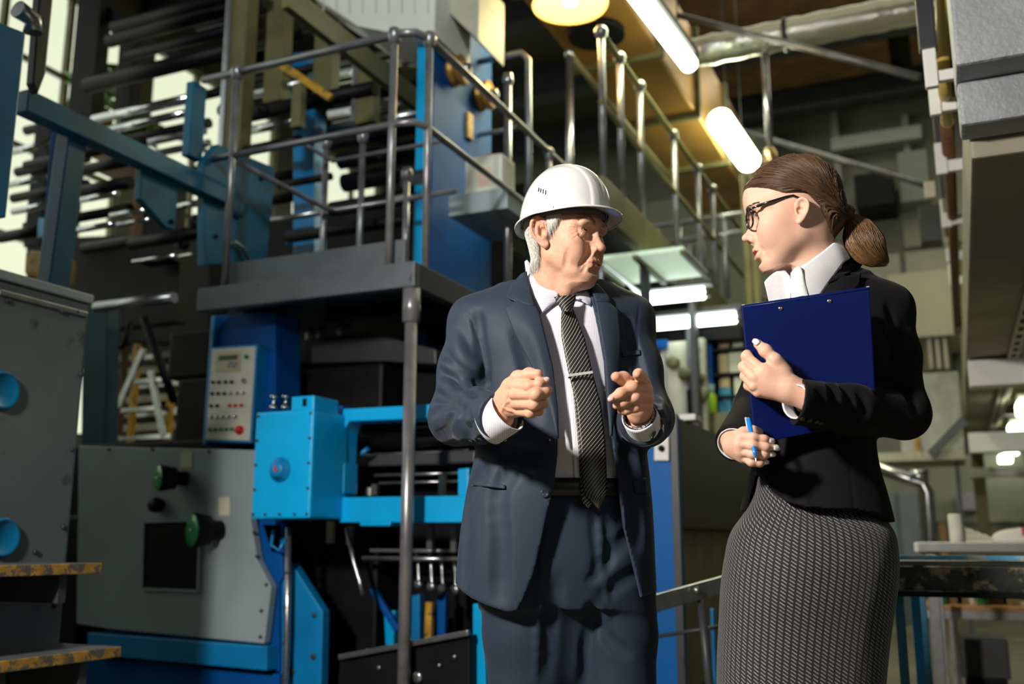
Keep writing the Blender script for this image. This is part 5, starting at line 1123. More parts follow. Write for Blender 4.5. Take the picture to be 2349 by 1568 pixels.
for s in (-1, 1): eye(man, MM, MO, (.0735, s*.0315, -.0018), MS, (.05, .05, .05), look=(radians(-14), radians(4)))
# teeth and hair

def tooth_row(parent, M_, O_, sc, z, m):
    P_ = [[M_@(np.array((.0905-.55*abs(y)**1.7*6, y, zz))*sc)+O_ for y in np.linspace(-.018, .018, 25)] for zz in (z+.004, z, z-.004)]
    return grid_obj('teeth', P_, m, parent, thick=.002)
tooth_row(man, MM, MO, MS, -.0735, mat('tooth', (.72, .66, .52), rough=.25))
HW = mat('white_hair', (.78, .77, .72), rough=.55, attr=True)
def surf(S_, p, n_it=8): return S_.proj(p, n_it)
SK_S = SDF((-.16, -.13, -.20), (.135, .12, .135), .003)
SK_S.ell((-.008, 0, .034), (.100, .078, .084), k=.02); SK_S.chain([(-.028, 0, -.04), tuple(n1), tuple(n2)], [.050, .052, .056], k=.035)
SK_S.loft([(.075, .008, 0, .070, .054), (.02, .014, 0, .0765, .064), (-.06, .030, 0, .061, .048)], k=.03)
def grow(S_, n, roots, d, length, lift, steps=7, jit=.13):
    """hair strands that leave roots on the surface and lie along it"""
    q = roots(n); q = q[(q[:, 0] < .006) | (q[:, 2] > .006+(q[:, 0]-.006)*1.2)]; n = len(q); q, g = S_.proj(q); L = rng.uniform(length[0], length[1], n)[:, None]; dd = np.array(d)+rng.normal(0, jit, (n, 3)); row = []
    for t in np.linspace(0, 1, steps):
        pp, g2 = S_.proj(q+dd*L*t, 4); row.append(pp+g2*(lift*(.25+sin(pi*min(t*1.05, 1))*.8)+.0012+.0016*rng.random((n, 1))))
    R = np.stack(row, 1); return R[(np.abs(S_.val(R.reshape(-1, 3))).reshape(R.shape[:2]).max(1) < .022) & (R[:, :, 2].min(1) > S_.lo[2]+.004)]
def rbox(x, y, z): return lambda n: np.stack([rng.uniform(x[0], x[1], n), rng.uniform(y[0], y[1], n), rng.uniform(z[0], z[1], n)], 1)
def man_hair():
    G = [grow(SK_S, 900, rbox((.006, .038), (-.08, -.07), (.008, .052)), (-.12, 0, -1), (.022, .044), .005),
         grow(SK_S, 150, rbox((.014, .040), (.07, .08), (.010, .050)), (.10, 0, -1), (.018, .036), .004),
         grow(SK_S, 3600, rbox((-.115, -.032), (-.08, .0), (-.048, .045)), (-.18, 0, -1), (.030, .055), .010),
         grow(SK_S, 1000, rbox((-.115, -.032), (.0, .08), (-.048, .045)), (-.18, 0, -1), (.030, .055), .010)]
    P_ = np.concatenate(G); n = len(P_); c = rng.uniform(.6, .95, (n, 1)); W = (P_*MS).reshape(-1, 3)@MM.T+MO
    keep = (np.abs(W.reshape(n, 7, 3)-MO).max((1, 2)) < .2) & (np.linalg.norm(np.diff(W.reshape(n, 7, 3), axis=1), axis=2).max(1) < .02); W = W.reshape(n, 7, 3)[keep]; c = c[keep]; n = len(W)
    strands('hair', None, W.reshape(n, 7, 3), rng.uniform(.00035, .0006, n), HW, man, col=c*np.array([[.80, .79, .73]]))
    n = 150; E = []
    for s in (-1, 1):
        u = rng.random(n); q, g = S.proj(np.stack([.095-.022*u**2, s*(.012+.036*u), .0170+.006*np.sin(u*2.4)+rng.normal(0, .0018, n)], 1))
        L = rng.uniform(.006, .011, (n, 1)); d = np.stack([-.1+0*u, s*1.0+0*u, .25-.5*u], 1)+rng.normal(0, .25, (n, 3)); d -= g*(d*g).sum(1)[:, None]
        E.append(np.stack([q+d*L*t+g*(.0004+.003*t*(1-.4*t)) for t in np.linspace(0, 1, 5)], 1))
    E = np.concatenate(E); W = (E*MS).reshape(-1, 3)@MM.T+MO; c = rng.uniform(.5, 1, (2*n, 1))
    strands('eyebrow_hair', None, W.reshape(2*n, 5, 3), np.full(2*n, .00026), HW, man, col=c*np.array([[.42, .37, .29]]))
man_hair()
# ---- helmet (a thing of its own: it rests on his head)
helmet = thing('hard_hat', CW(*mh(0, 0, .03)), 'glossy white hard hat with vent slots on the grey-haired person\'s head', 'helmet')
WP = mat('white_plastic', (.74, .75, .75), rough=.16, coat=.5, bump=(30, .02))
def helmet_shell(off=0.0, lower=True):
    nT, rows = 200, []
    def rimz(t):                                            # rim height round the head: dips at the back, rises over the forehead
        return .037+.016*max(cos(t), 0)**1.5-.008*max(-cos(t), 0)
    T = np.linspace(0, 2*pi, nT, endpoint=False)
    for i in range(33):
        ph = (pi/2)*(1-i/32); row = []
        for t in T:
            c, s_ = cos(t), sin(t); z0 = rimz(t)
            rr = cos(ph)**.86; zz = sin(ph)**.93
            x = (.120 if c > 0 else .117)*rr*c; y = .099*rr*s_; z = z0+(.171-z0)*zz
            yy = abs(y); ridge = .0028/(1+math.exp((yy-.036)/.0007))*min(1, 1.35-zz*.2)*(1 if c > -.99 else 1)   # raised crown band
            side = .0022/(1+math.exp((abs(yy-.040-.05*(1-rr))-.030)/.0007))*(1/(1+math.exp((zz-.62-.1*c)/.035)))*(1/(1+math.exp((.25-c)/.03)))
            k = 1+(ridge+side-off)/.115
            row.append((x*k, y*k, z0+(z-z0)*(1+(ridge-off)/.13)))
        rows.append(row)
    if lower:
        for u in (.15, .4, .7, .9, 1.0, 1.02, .95):         # brim: wide peak in front, narrow lip behind
            row = []
            for t in T:
                c, s_ = cos(t), sin(t); z0 = rimz(t); fr = max(c, 0)**2.2
                w = .0115+.030*fr; drop = (.004+.000*fr+.012*max(-c, 0)**1.5)*u**1.3+(0 if u > .96 else 0)
                a = .120 if c > 0 else .117; nx, ny = c/a, s_/.099; nn = sqrt(nx*nx+ny*ny)
                row.append((a*c+nx/nn*w*u, .099*s_+ny/nn*w*u, z0-drop-(.0022 if u in (1.02, .95) else 0)))
            rows.append(row)
    return rows
HS = np.array((-.009, 0, -.003))
H = [[mh(*p)+HS for p in r] for r in helmet_shell()]
sh = grid_obj('shell', H, WP, helmet, closed_u=True, thick=.0028)
Hi = [[mh(*p)+HS for p in r] for r in helmet_shell(off=.006, lower=False)][24:]
grid_obj('inner_lining', Hi, mat('lining_grey', (.32, .33, .35), rough=.7), helmet, closed_u=True, thick=.002)
band = [[mh((.108 if cos(t) > 0 else .107)*cos(t), .0865*sin(t), .040+.010*cos(t)+dz)+HS*.6 for t in np.linspace(0, 2*pi, 64, endpoint=False)] for dz in np.linspace(-.012, .018, 4)]
grid_obj('headband', band, mat('band_dark', (.09, .09, .105), rough=.6), helmet, closed_u=True, thick=.003)
def on_dome(t, z, out=.0015):                               # point on the dome at azimuth t, height z
    z0 = .038; zz = (z-z0)/(.171-z0); ph = math.asin(max(min(zz, 1), 0)**(1/.93)); rr = cos(ph)**.86
    p = np.array(((.120 if cos(t) > 0 else .117)*rr*cos(t), .099*rr*sin(t), z)); n = np.array((p[0]/.0161, p[1]/.0102, (z-z0)/.0169)); n /= np.linalg.norm(n)
    return p+n*out, n
vm = mat('vent_black', (.03, .03, .035), rough=.8)
for i in range(4):
    p, n = on_dome(radians(-96+i*4.2), .097-.0035*i, .0028); q, n2_ = on_dome(radians(-95+i*4.2), .087-.0035*i, .0022)
    a, b = CW(*(mh(*p)+HS)), CW(*(mh(*q)+HS)); mb = MB(); mb.tube([a, (a+b)/2, b], [.0011]*3, 6); mb.build('vent_slot', vm, helmet)
p, n = on_dome(radians(-72), .060, .0012); q, _ = on_dome(radians(-70), .042, .0016)
MB().tube([CW(*(mh(*p)+HS)), CW(*(mh(*q)+HS))], [.0004, .0008], 6).build('seam_mark', vm, helmet)

# ------------------------------------------------------------------ the man: clothes and hands
def _unused(): pass
def fabric(name, col, stripe=None, rough=.85, sheen=.3, weave=900, ang=0.0, fac=1.0, spec=.2):
    """woven cloth; stripe=(colour, spacing in metres, width fraction, direction 'r'|'z'|'uv' )"""
    m = bpy.data.materials.new(name); m.use_nodes = True; nt = m.node_tree; N = nt.nodes; L = nt.links; b = N['Principled BSDF']
    b.inputs['Roughness'].default_value = rough; b.inputs['Specular IOR Level'].default_value = spec
    b.inputs['Sheen Weight'].default_value = sheen; b.inputs['Sheen Roughness'].default_value = .4
    tc = N.new('ShaderNodeTexCoord'); n = N.new('ShaderNodeTexNoise'); n.inputs['Scale'].default_value = weave; n.inputs['Detail'].default_value = 2
    L.new(tc.outputs['Object'], n.inputs['Vector'])
    mp = N.new('ShaderNodeMapRange'); mp.inputs[1].default_value = .3; mp.inputs[2].default_value = .7; mp.inputs[3].default_value = .86; mp.inputs[4].default_value = 1.12
    L.new(n.outputs['Fac'], mp.inputs[0]); src = None
    if stripe:
        sc, sp, wd, d = stripe
        mpp = N.new('ShaderNodeMapping'); L.new(tc.outputs['UV' if d == 'uv' else 'Object'], mpp.inputs['Vector'])
        if d != 'uv': mpp.inputs['Rotation'].default_value = (0, 0, -YAW)
        else: mpp.inputs['Rotation'].default_value = (0, 0, ang)
        sx = N.new('ShaderNodeSeparateXYZ'); L.new(mpp.outputs[0], sx.inputs[0])
        dv = N.new('ShaderNodeMath'); dv.operation = 'DIVIDE'; dv.inputs[1].default_value = sp; L.new(sx.outputs['Z' if d == 'z' else 'X'], dv.inputs[0])
        fr = N.new('ShaderNodeMath'); fr.operation = 'FRACT'; L.new(dv.outputs[0], fr.inputs[0])
        pp = N.new('ShaderNodeMath'); pp.operation = 'PINGPONG'; pp.inputs[1].default_value = .5; L.new(fr.outputs[0], pp.inputs[0])
        r = N.new('ShaderNodeMapRange'); r.inputs[1].default_value = wd*.5; r.inputs[2].default_value = wd*.5+.08; r.inputs[3].default_value = fac; r.inputs[4].default_value = 0
        L.new(pp.outputs[0], r.inputs[0])
        mx = N.new('ShaderNodeMix'); mx.data_type = 'RGBA'; mx.inputs[6].default_value = (*col, 1); mx.inputs[7].default_value = (*sc, 1); L.new(r.outputs[0], mx.inputs[0]); src = mx.outputs[2]
    m2 = N.new('ShaderNodeMix'); m2.data_type = 'RGBA'; m2.blend_type = 'MULTIPLY'; m2.inputs[0].default_value = 1
    if src: L.new(src, m2.inputs[6])
    else: m2.inputs[6].default_value = (*col, 1)
    L.new(mp.outputs[0], m2.inputs[7]); L.new(m2.outputs[2], b.inputs['Base Color'])
    bp = N.new('ShaderNodeBump'); bp.inputs['Strength'].default_value = .12; bp.inputs['Distance'].default_value = .002; L.new(n.outputs['Fac'], bp.inputs['Height']); L.new(bp.outputs[0], b.inputs['Normal'])
    return m
SUIT = fabric('navy_suit_wool', (.021, .032, .055), ((.029, .042, .070), .0052, .12, 'r'), rough=.6, sheen=.08, spec=.25, fac=.6)
SHIRT = fabric('striped_shirt_cotton', (.82, .82, .88), ((.30, .31, .52), .0037, .20, 'r'), rough=.8, sheen=.1, fac=.5)
COLLAR = fabric('striped_collar_cotton', (.74, .75, .84), ((.38, .40, .62), .0038, .26, 'z'), rough=.8, sheen=.1, fac=.7)
TIE = fabric('striped_tie_silk', (.008, .008, .010), ((.34, .33, .29), .0062, .13, 'uv'), rough=.38, sheen=.0, ang=radians(40), spec=.5)
BTN = mat('dark_button', (.03, .035, .05), rough=.25, coat=.4)
CHROME = mat('chrome', (.85, .85, .86), rough=.12, metal=1)
def rows(spec):
    """(y_photo, left px, right px, distance f, half depth) -> loft rows in metres"""
    out = []
    for y, l, r, f, b in spec:
        a, c = K(l, y, f), K(r, y, f); out.append((a[2], (a[0]+c[0])/2, f, (c[0]-a[0])/2, b))
    return out
MT = MF+.07
J = SDF((-.30, 1.80, .80), (.50, 2.55, 1.56), .0032)
J.loft(rows([(655, 1165, 1400, MT+.02, .075), (700, 1085, 1455, MT+.015, .105), (770, 1075, 1470, MT, .125), (860, 1092, 1468, MT-.005, .132), (950, 1100, 1470, MT-.01, .138), (1040, 1090, 1482, MT-.015, .148),
             (1130, 1070, 1492, MT-.02, .155), (1220, 1056, 1498, MT-.02, .155), (1310, 1047, 1502, MT-.02, .150), (1420, 1040, 1508, MT-.015, .145)]), k=.03, p=2.4)
SHL, SHR = np.array(K(1092, 742, MT+.02)), np.array(K(1438, 738, MT+.02))
ELL, CFL = np.array(K(1047, 957, MT-.04)), np.array(K(1146, 956, 1.965))
ELR, CFR = np.array(K(1485, 958, MT-.08)), np.array(K(1474, 968, 2.005))
# collar slope from neck to shoulder
for s0, e0 in ((K(1215, 672, MT+.03), SHL), (K(1350, 685, MT+.03), SHR)): J.cap(s0, e0, .045, .058, k=.05)
J.chain([SHL, (SHL+ELL)/2+np.array((-.004, 0, 0)), ELL], [.062, .056, .059], k=.035)
for q_ in (K(1082, 720, MT+.02), K(1450, 722, MT+.02)): J.ell(q_, (.040, .052, .030), k=.014)
J.cap(K(1160, 690, MT+.02), K(1070, 712, MT+.02), .034, .024, k=.02); J.cap(K(1390, 694, MT+.02), K(1462, 714, MT+.02), .034, .024, k=.02)
J.chain([ELL, (ELL+CFL)/2, CFL], [.060, .056, .050], k=.025)
J.chain([SHR, (SHR+ELR)/2+np.array((.002, 0, 0)), ELR], [.058, .050, .054], k=.035)
J.chain([ELR, (ELR+CFR)/2, CFR], [.056, .053, .048], k=.025)
f0, f1 = 1.8, 2.5
for a, dp, r in (([(1016, 805), (1045, 838), (1090, 872), (1112, 880)], .007, .012), ([(1012, 845), (1050, 880), (1085, 900), (1100, 905)], .006, .011), ([(1002, 905), (1030, 912), (1070, 925)], .006, .012),
                ([(990, 950), (1020, 930), (1055, 940), (1062, 985)], .006, .010), ([(1000, 1000), (1025, 985), (1040, 950)], .005, .010), ([(1068, 935), (1078, 965), (1072, 1000)], .005, .009),
                ([(1095, 720), (1100, 770), (1112, 840), (1115, 890)], .010, .012), ([(1440, 730), (1455, 800), (1470, 870), (1478, 900)], .008, .012), ([(1490, 900), (1510, 935), (1530, 960)], .006, .011), ([(1480, 915), (1492, 935), (1500, 985)], .005, .010), ([(1500, 1010), (1520, 985), (1535, 975)], .004, .010)):
    J.pgroove(a, f0, f1, depth=dp, r=r, k=.012)
for a, dp, r in (([(1085, 1020), (1075, 1130), (1068, 1240), (1062, 1330)], .004, .02), ([(1160, 1000), (1150, 1110), (1148, 1250), (1146, 1360)], .003, .02), ([(1190, 760), (1215, 850), (1222, 960)], .003, .018), ([(1445, 1020), (1455, 1120), (1462, 1240)], .005, .02), ([(1120, 1010), (1170, 1035), (1230, 1045)], .004, .016)):
    J.pgroove(a, f0, f1, depth=dp, r=r, k=.02)
for a, dp, r in (([(1040, 760), (1060, 815), (1095, 858)], .004, .014), ([(1022, 830), (1070, 866), (1100, 890)], .004, .010), ([(1008, 880), (1045, 897), (1080, 912)], .004, .011)):
    J.pgroove(a, f0, f1, depth=dp, r=r, k=.014, op='add')
for a, dp, r in (([(1056, 690), (1082, 735), (1104, 800), (1115, 880)], .0016, .0022), ([(1466, 700), (1462, 760), (1466, 840)], .0014, .0022), ([(1150, 1105), (1150, 1030)], .0012, .002)):
    J.pgroove(a, f0, f1, depth=dp, r=r, k=.004)
J_full = SDF(J.lo, J.lo+J.h*(J.n-1), J.h); J_full.n = J.n; J_full.ax = J.ax; J_full.D = J.D.copy()
# hollow inside, open in front between the two edges, hem and cuffs cut
B = SDF(J.lo, J.lo+J.h*(J.n-1), J.h); B.n = J.n; B.ax = J.ax; B.D = np.full(J.n, 9.0, np.float32)
B.loft(rows([(600, 1205, 1345, MT+.025, .060), (660, 1180, 1385, MT+.02, .066), (700, 1110, 1440, MT+.015, .090), (770, 1100, 1450, MT, .108), (860, 1112, 1450, MT-.005, .117), (950, 1118, 1452, MT-.01, .123), (1040, 1110, 1462, MT-.012, .128),
             (1130, 1092, 1474, MT-.015, .130), (1220, 1078, 1482, MT-.015, .130), (1430, 1062, 1490, MT-.01, .125)]), k=.02, p=2.4)
R_, F_, Z_ = np.meshgrid(*J.ax, indexing='ij')
def row_r(pts, f, Z):                                        # edge curve given in photo points on the front of the chest -> r as a function of height
    P = np.array([K(x, y, f) for x, y in pts]); o = np.argsort(P[:, 2]); return np.interp(Z, P[o, 2], P[o, 0]).astype(np.float32)
EL = [(1206, 600), (1207, 640), (1238, 722), (1266, 839), (1279, 946), (1278, 1040), (1270, 1110), (1256, 1171), (1225, 1309), (1200, 1372), (1189, 1390), (1180, 1420)]
ER = [(1350, 600), (1356, 651), (1373, 747), (1386, 824), (1393, 936), (1409, 1054), (1429, 1207), (1470, 1360), (1480, 1420)]
fe = MT-.13
el, er = row_r(EL, fe, Z_), row_r(ER, fe, Z_)
op = np.maximum.reduce([el-R_, R_-er, F_-(MT+.02)])
J.D = -smin(-J.D, op*1.0, .003) if False else np.maximum(J.D, -op)
J.D = np.maximum(J.D, -(B.D+.001))
lowz = row_r([(600, 600), (601, 601)], fe, Z_)*0
def z_of(pts, f, R):                                         # hem height as a function of r
    P = np.array([K(x, y, f) for x, y in pts]); o = np.argsort(P[:, 0]); return np.interp(R, P[o, 0], P[o, 2]).astype(np.float32)
hem = z_of([(1030, 1338), (1041, 1344), (1080, 1372), (1118, 1388), (1164, 1402), (1190, 1398), (1225, 1400), (1400, 1400), (1470, 1372), (1500, 1362)], fe, R_)
J.D = np.maximum(J.D, hem-Z_)
for c, e, rad, ln in ((CFL, ELL, .040, .07), (CFR, ELR, .038, .07)):
    d = (c-e)/np.linalg.norm(c-e); t = (R_-c[0])*d[0]+(F_-c[1])*d[1]+(Z_-c[2])*d[2]
    near = np.sqrt((R_-c[0])**2+(F_-c[1])**2+(Z_-c[2])**2) < .11
    J.D = np.where(near, np.maximum(J.D, t-.012), J.D)       # sleeve end
    q = np.sqrt(np.maximum((R_-c[0])**2+(F_-c[1])**2+(Z_-c[2])**2-t*t, 0))-rad
    J.D = np.where(near, np.maximum(J.D, -np.maximum(q, -t-ln)), J.D)
V, Q = J.mesh(); V = relax(V, Q, 2, .5)
del R_, F_, Z_, el, er, op, hem
skin_obj('jacket', V, Q, SUIT, man)
V, Q = B.mesh(); V = relax(V, Q, 1, .4)
keep = V[Q].mean(1)[:, 2] > K(0, 1128, fe)[2]; skin_obj('shirt', V, Q[keep], SHIRT, man)
# lapels, collar of the jacket
patch(J_full, 'lapel', [(1186, 692), (1156, 704), (1180, 765), (1225, 850), (1262, 940), (1277, 1000)], [(1212, 655), (1226, 695), (1240, 726), (1268, 841), (1280, 946), (1281, 1005)], SUIT, man, f0, f1, 14, 40, off=.011, bulge=.004, thick=.003, smooth=3)
patch(J_full, 'lapel', [(1362, 668), (1375, 747), (1388, 824), (1394, 936), (1400, 1000)], [(1392, 690), (1418, 712), (1424, 780), (1416, 870), (1404, 1000)], SUIT, man, f0, f1, 12, 40, off=.011, bulge=.004, thick=.003, smooth=3)
patch(J_full, 'jacket_collar', [(1196, 628), (1172, 655), (1161, 681), (1184, 693)], [(1208, 622), (1212, 652), (1222, 688), (1228, 704)], SUIT, man, f0, f1, 10, 14, off=.013, bulge=.003, thick=.003, smooth=3)
patch(J_full, 'jacket_collar', [(1352, 650), (1358, 668), (1366, 692)], [(1372, 652), (1396, 680), (1400, 694)], SUIT, man, f0, f1, 10, 12, off=.013, bulge=.003, thick=.003, smooth=3)
# shirt collar: stand and two points
ST = fabric('plain_collar', (.74, .75, .84), ((.38, .40, .62), .0038, .26, 'z'), rough=.8, sheen=.1, fac=.7)
ns = loc_m  # noqa
cen = np.array(K(1280, 668, MT+.005)); ring = []
for z in np.linspace(0, 1, 5):
    ring.append([cen+np.array(((.079-.004*z)*cos(t)-.004+.004*z, (.068-.003*z)*sin(t), -.018+.050*z+.030*max(sin(t), 0)*z-.012*cos(t)*z-.018*max(-sin(t), 0)*z)) for t in np.linspace(-pi*.43, 2*pi-pi*.57, 60)])
grid_obj('collar_stand', ring, ST, man, thick=.0025)
def tri_patch(name, rows_, m, parent, fcurve, thick=.0022):
    G = []
    for (x0, y0, x1, y1, fa, fb) in rows_: G.append([K(x0+(x1-x0)*u, y0+(y1-y0)*u, fa+(fb-fa)*u-fcurve*sin(pi*u)) for u in np.linspace(0, 1, 14)])
    G = np.array(G); t = np.linspace(0, len(G)-1, 22); k = np.arange(len(G))
    G2 = np.stack([np.stack([np.interp(t, k, G[:, j, c]) for c in range(3)], 1) for j in range(G.shape[1])], 1)
    return grid_obj(name, G2, m, parent, thick=thick)
fc = MT-.075
tri_patch('collar_point', [(1204, 600, 1208, 596, fc+.075, fc+.085), (1208, 640, 1248, 640, fc+.025, fc+.022), (1220, 680, 1282, 672, fc-.012, fc-.012), (1231, 705, 1276, 692, fc-.022, fc-.018), (1239, 722, 1243, 719, fc-.026, fc-.025)], COLLAR, man, .006)
tri_patch('collar_point', [(1340, 652, 1354, 652, fc+.005, fc+.03), (1308, 672, 1358, 662, fc-.010, fc+.022), (1318, 684, 1357, 682, fc-.016, fc+.0), (1340, 692, 1355, 702, fc-.016, fc-.010)], COLLAR, man, .004)
# shirt placket
patch(B, 'placket', [(1296, 720), (1300, 860), (1312, 1000), (1318, 1112)], [(1318, 720), (1330, 860), (1340, 1000), (1346, 1112)], SHIRT, man, f0, f1, 5, 30, off=.003, thick=.001)
# ---- tie
patch(B, 'tie_tail', [(1312, 870), (1325, 1000), (1330, 1090), (1334, 1150), (1346, 1162)], [(1320, 870), (1350, 1000), (1358, 1090), (1362, 1150), (1350, 1165)], TIE, man, f0, f1, 6, 24, off=.010, thick=.002, smooth=3)
tl = [(1290, 700), (1287, 735), (1288, 773), (1304, 855), (1322, 926), (1330, 1008), (1337, 1105), (1341, 1132), (1372, 1165)]
tr = [(1311, 700), (1325, 735), (1340, 773), (1359, 855), (1378, 926), (1388, 1008), (1392, 1105), (1391, 1132), (1374, 1166)]
patch(B, 'tie', tl, tr, TIE, man, f0, f1, 12, 60, off=.016, bulge=.003, thick=.003, smooth=6)
patch(B, 'tie_knot', [(1272, 681), (1279, 694), (1288, 708), (1291, 715)], [(1320, 676), (1319, 690), (1313, 706), (1310, 715)], TIE, man, f0, f1, 12, 14, off=.030, bulge=.014, thick=.004, smooth=4)
# tie bar
pa, pb = K(1304, 861, MT-.155), K(1360, 853, MT-.155)
tb = MB(); tb.bar(CW(*pa), CW(*pb), .002, .006, bev=.0006); tb.build('tie_bar', mat('tie_bar_steel', (.75, .75, .72), rough=.35, metal=.5), man)
tb = MB(); tb.bar(CW(*K(1303, 866, MT-.152)), CW(*K(1312, 865, MT-.152)), .003, .004, bev=.0006); tb.build('tie_bar_clasp', CHROME, man)
# belt and trousers
TR = fabric('navy_trouser_wool', (.018, .028, .049), ((.025, .037, .062), .0052, .12, 'r'), rough=.65, sheen=.08, spec=.2, fac=.6)
T_ = SDF((-.22, 1.95, .03), (.46, 2.46, 1.06), .0042)
T_.loft(rows([(1112, 1098, 1470, MT-.01, .128), (1150, 1096, 1474, MT-.01, .126), (1200, 1092, 1480, MT-.01, .128), (1300, 1094, 1488, MT-.01, .130), (1390, 1100, 1492, MT, .125)]), k=.03, p=2.3)
kL, kR = np.array(K(1216, 1640, MT-.01)), np.array(K(1424, 1640, MT-.01))
T_.cap(K(1310, 1330, MT-.01), K(1312, 1500, MT+.0), .075, .062, k=.04); T_.cap(K(1312, 1500, MT), K(1314, 1640, MT+.01), .062, .040, k=.04)
T_.chain([K(1205, 1290, MT-.01), K(1214, 1450, MT-.01), kL, (kL[0]-.01, MT+.01, .06)], [.102, .098, .088, .082], k=.025)
T_.chain([K(1400, 1290, MT-.01), K(1418, 1450, MT-.01), kR, (kR[0]+.01, MT+.01, .06)], [.098, .082, .078, .078], k=.025)
for a, dp, r in (([(1362, 1170), (1366, 1240), (1374, 1310), (1352, 1330)], .003, .008), ([(1382, 1300), (1420, 1250), (1470, 1200)], .004, .02), ([(1380, 1370), (1430, 1330), (1480, 1300)], .004, .02), ([(1356, 1390), (1346, 1480), (1340, 1560)], .010, .012),
                ([(1388, 1180), (1395, 1260), (1392, 1300)], .002, .01), ([(1375, 1430), (1400, 1470), (1440, 1500)], .006, .014), ([(1280, 1330), (1262, 1420), (1256, 1540)], .005, .02)):
    T_.pgroove(a, 1.9, 2.45, depth=dp, r=r, k=.012)
T_.pgroove([(1252, 1210), (1240, 1330), (1232, 1450), (1228, 1560)], 1.9, 2.45, depth=.003, r=.006, k=.008, op='add')
T_.pgroove([(1376, 1180), (1380, 1300), (1400, 1450)], 1.9, 2.45, depth=.002, r=.005, k=.008, op='add')
T_.D[:, :, 0] = 9
V, Q = T_.mesh(); V = relax(V, Q, 2, .5); skin_obj('trousers', V, Q, TR, man)
_w = rows([(1104, 1098, 1470, MT-.01, .130), (1122, 1097, 1472, MT-.01, .130), (1142, 1096, 1474, MT-.01, .130)])
grid_obj('belt', [[(q[1]+q[3]*1.0*np.sign(cos(t))*abs(cos(t))**.85, q[2]+q[4]*1.06*np.sign(sin(t))*abs(sin(t))**.85, q[0]) for t in np.linspace(0, 2*pi, 60, endpoint=False)] for q in _w], mat('black_leather', (.012, .012, .014), rough=.4), man, closed_u=True, thick=.003)
SHOE = mat('black_shoe', (.01, .01, .011), rough=.25, coat=.4)
for k_, sx in ((kL, -.01), (kR, .01)):
    s_ = SDF((k_[0]+sx-.07, MT-.30, -.01), (k_[0]+sx+.07, MT+.12, .13), .006)
    s_.ell((k_[0]+sx, MT-.14, .035), (.046, .13, .035), k=.02); s_.ell((k_[0]+sx, MT+.01, .05), (.042, .085, .055), k=.03); s_.D = np.maximum(s_.D, -np.broadcast_to(s_.ax[2][None, None, :], s_.n))
    V, Q = s_.mesh(); skin_obj('shoe', V, Q, SHOE, man)
# ---- buttons, pockets, cuffs
def button(px, py, S_, r, parent, f0, f1, off=.004, m=BTN, name='button'):
    P = S_.ray([px], [py], f0, f1); g = S_.grad(P)[0]; c = CW(*(P[0]+g*off*.2)); n = CW(*(P[0]+g))-CW(*P[0])
    mb = MB(); mb.lathe(c, n, [(r*.9, 0), (r, off*.3), (r, off*.5), (r*.86, off*.6), (r*.6, off*.35), (0, off*.35)], 16); return mb.build(name, m, parent)
button(1266, 1010, J_full, .0085, man, f0, f1, .005); button(1250, 1131, J_full, .0090, man, f0, f1, .005)
for x, y in ((1081, 1010), (1091, 1008), (1102, 1005), (1114, 1001)): button(x, y, J_full, .0060, man, f0, f1, .004)
for x, y in ((1494, 1003), (1499, 993)): button(x, y, J_full, .0055, man, f0, f1, .004)
patch(J_full, 'pocket_welt', [(1081, 1102), (1083, 1112)], [(1159, 1112), (1159, 1121)], SUIT, man, f0, f1, 16, 5, off=.005, bulge=.001, thick=.003, smooth=1)
patch(J_full, 'breast_pocket', [(1427, 806), (1428, 818)], [(1468, 802), (1469, 813)], SUIT, man, f0, f1, 10, 4, off=.004, thick=.002)
patch(J_full, 'pocket_flap', [(1452, 1100), (1457, 1132)], [(1482, 1094), (1485, 1128)], SUIT, man, f0, f1, 8, 6, off=.004, thick=.003)
def cuff_ring(name, c, d, up, r0, r1, L, m, parent, f_=1.0, cut=0.0):
    d = d/np.linalg.norm(d); u = np.array(up, float); u -= d*u.dot(d); u /= np.linalg.norm(u); w = np.cross(d, u); G = []
    for t in np.linspace(0, 1, 8): G.append([c+d*(L*t*(1+cut*cos(a)))+(u*cos(a)*f_+w*sin(a))*(r0+(r1-r0)*t) for a in np.linspace(0, 2*pi, 40, endpoint=False)])
    return grid_obj(name, G, m, parent, closed_u=True, thick=.0022)
dL = np.array(K(1172, 940, 1.945))-CFL; dR = np.array(K(1455, 930, 1.945))-CFR
cuff_ring('shirt_cuff', CFL-dL/np.linalg.norm(dL)*.03, dL, (0, 0, 1), .040, .038, .053, SHIRT, man, 1.12, -.18)
cuff_ring('shirt_cuff', CFR-dR/np.linalg.norm(dR)*.03, dR, (0, 0, 1), .037, .035, .058, SHIRT, man, 1.05, -.1)
button(1160, 1006, J_full, .006, man, f0, f1, .008, CHROME, 'cufflink')
# watch on his left wrist
def ring_band(name, c, d, up, r, wdt, m, parent, n=22):
    d = d/np.linalg.norm(d); u = np.array(up, float); u -= d*u.dot(d); u /= np.linalg.norm(u); w = np.cross(d, u); mb = MB()
    for i in range(n):
        a0, a1 = 2*pi*i/n, 2*pi*(i+.86)/n; p0 = c+(u*cos(a0)+w*sin(a0))*r; p1 = c+(u*cos(a1)+w*sin(a1))*r
        mb.bar(CW(*p0), CW(*p1), wdt, .003, up=CW(*((p0+p1)/2-c)), bev=.0006)
    return mb.build(name, m, parent)
wc = CFR+dR/np.linalg.norm(dR)*.030; o = ring_band('watch_band', wc, dR, (0, 0, 1), .0315, .014, CHROME, man)
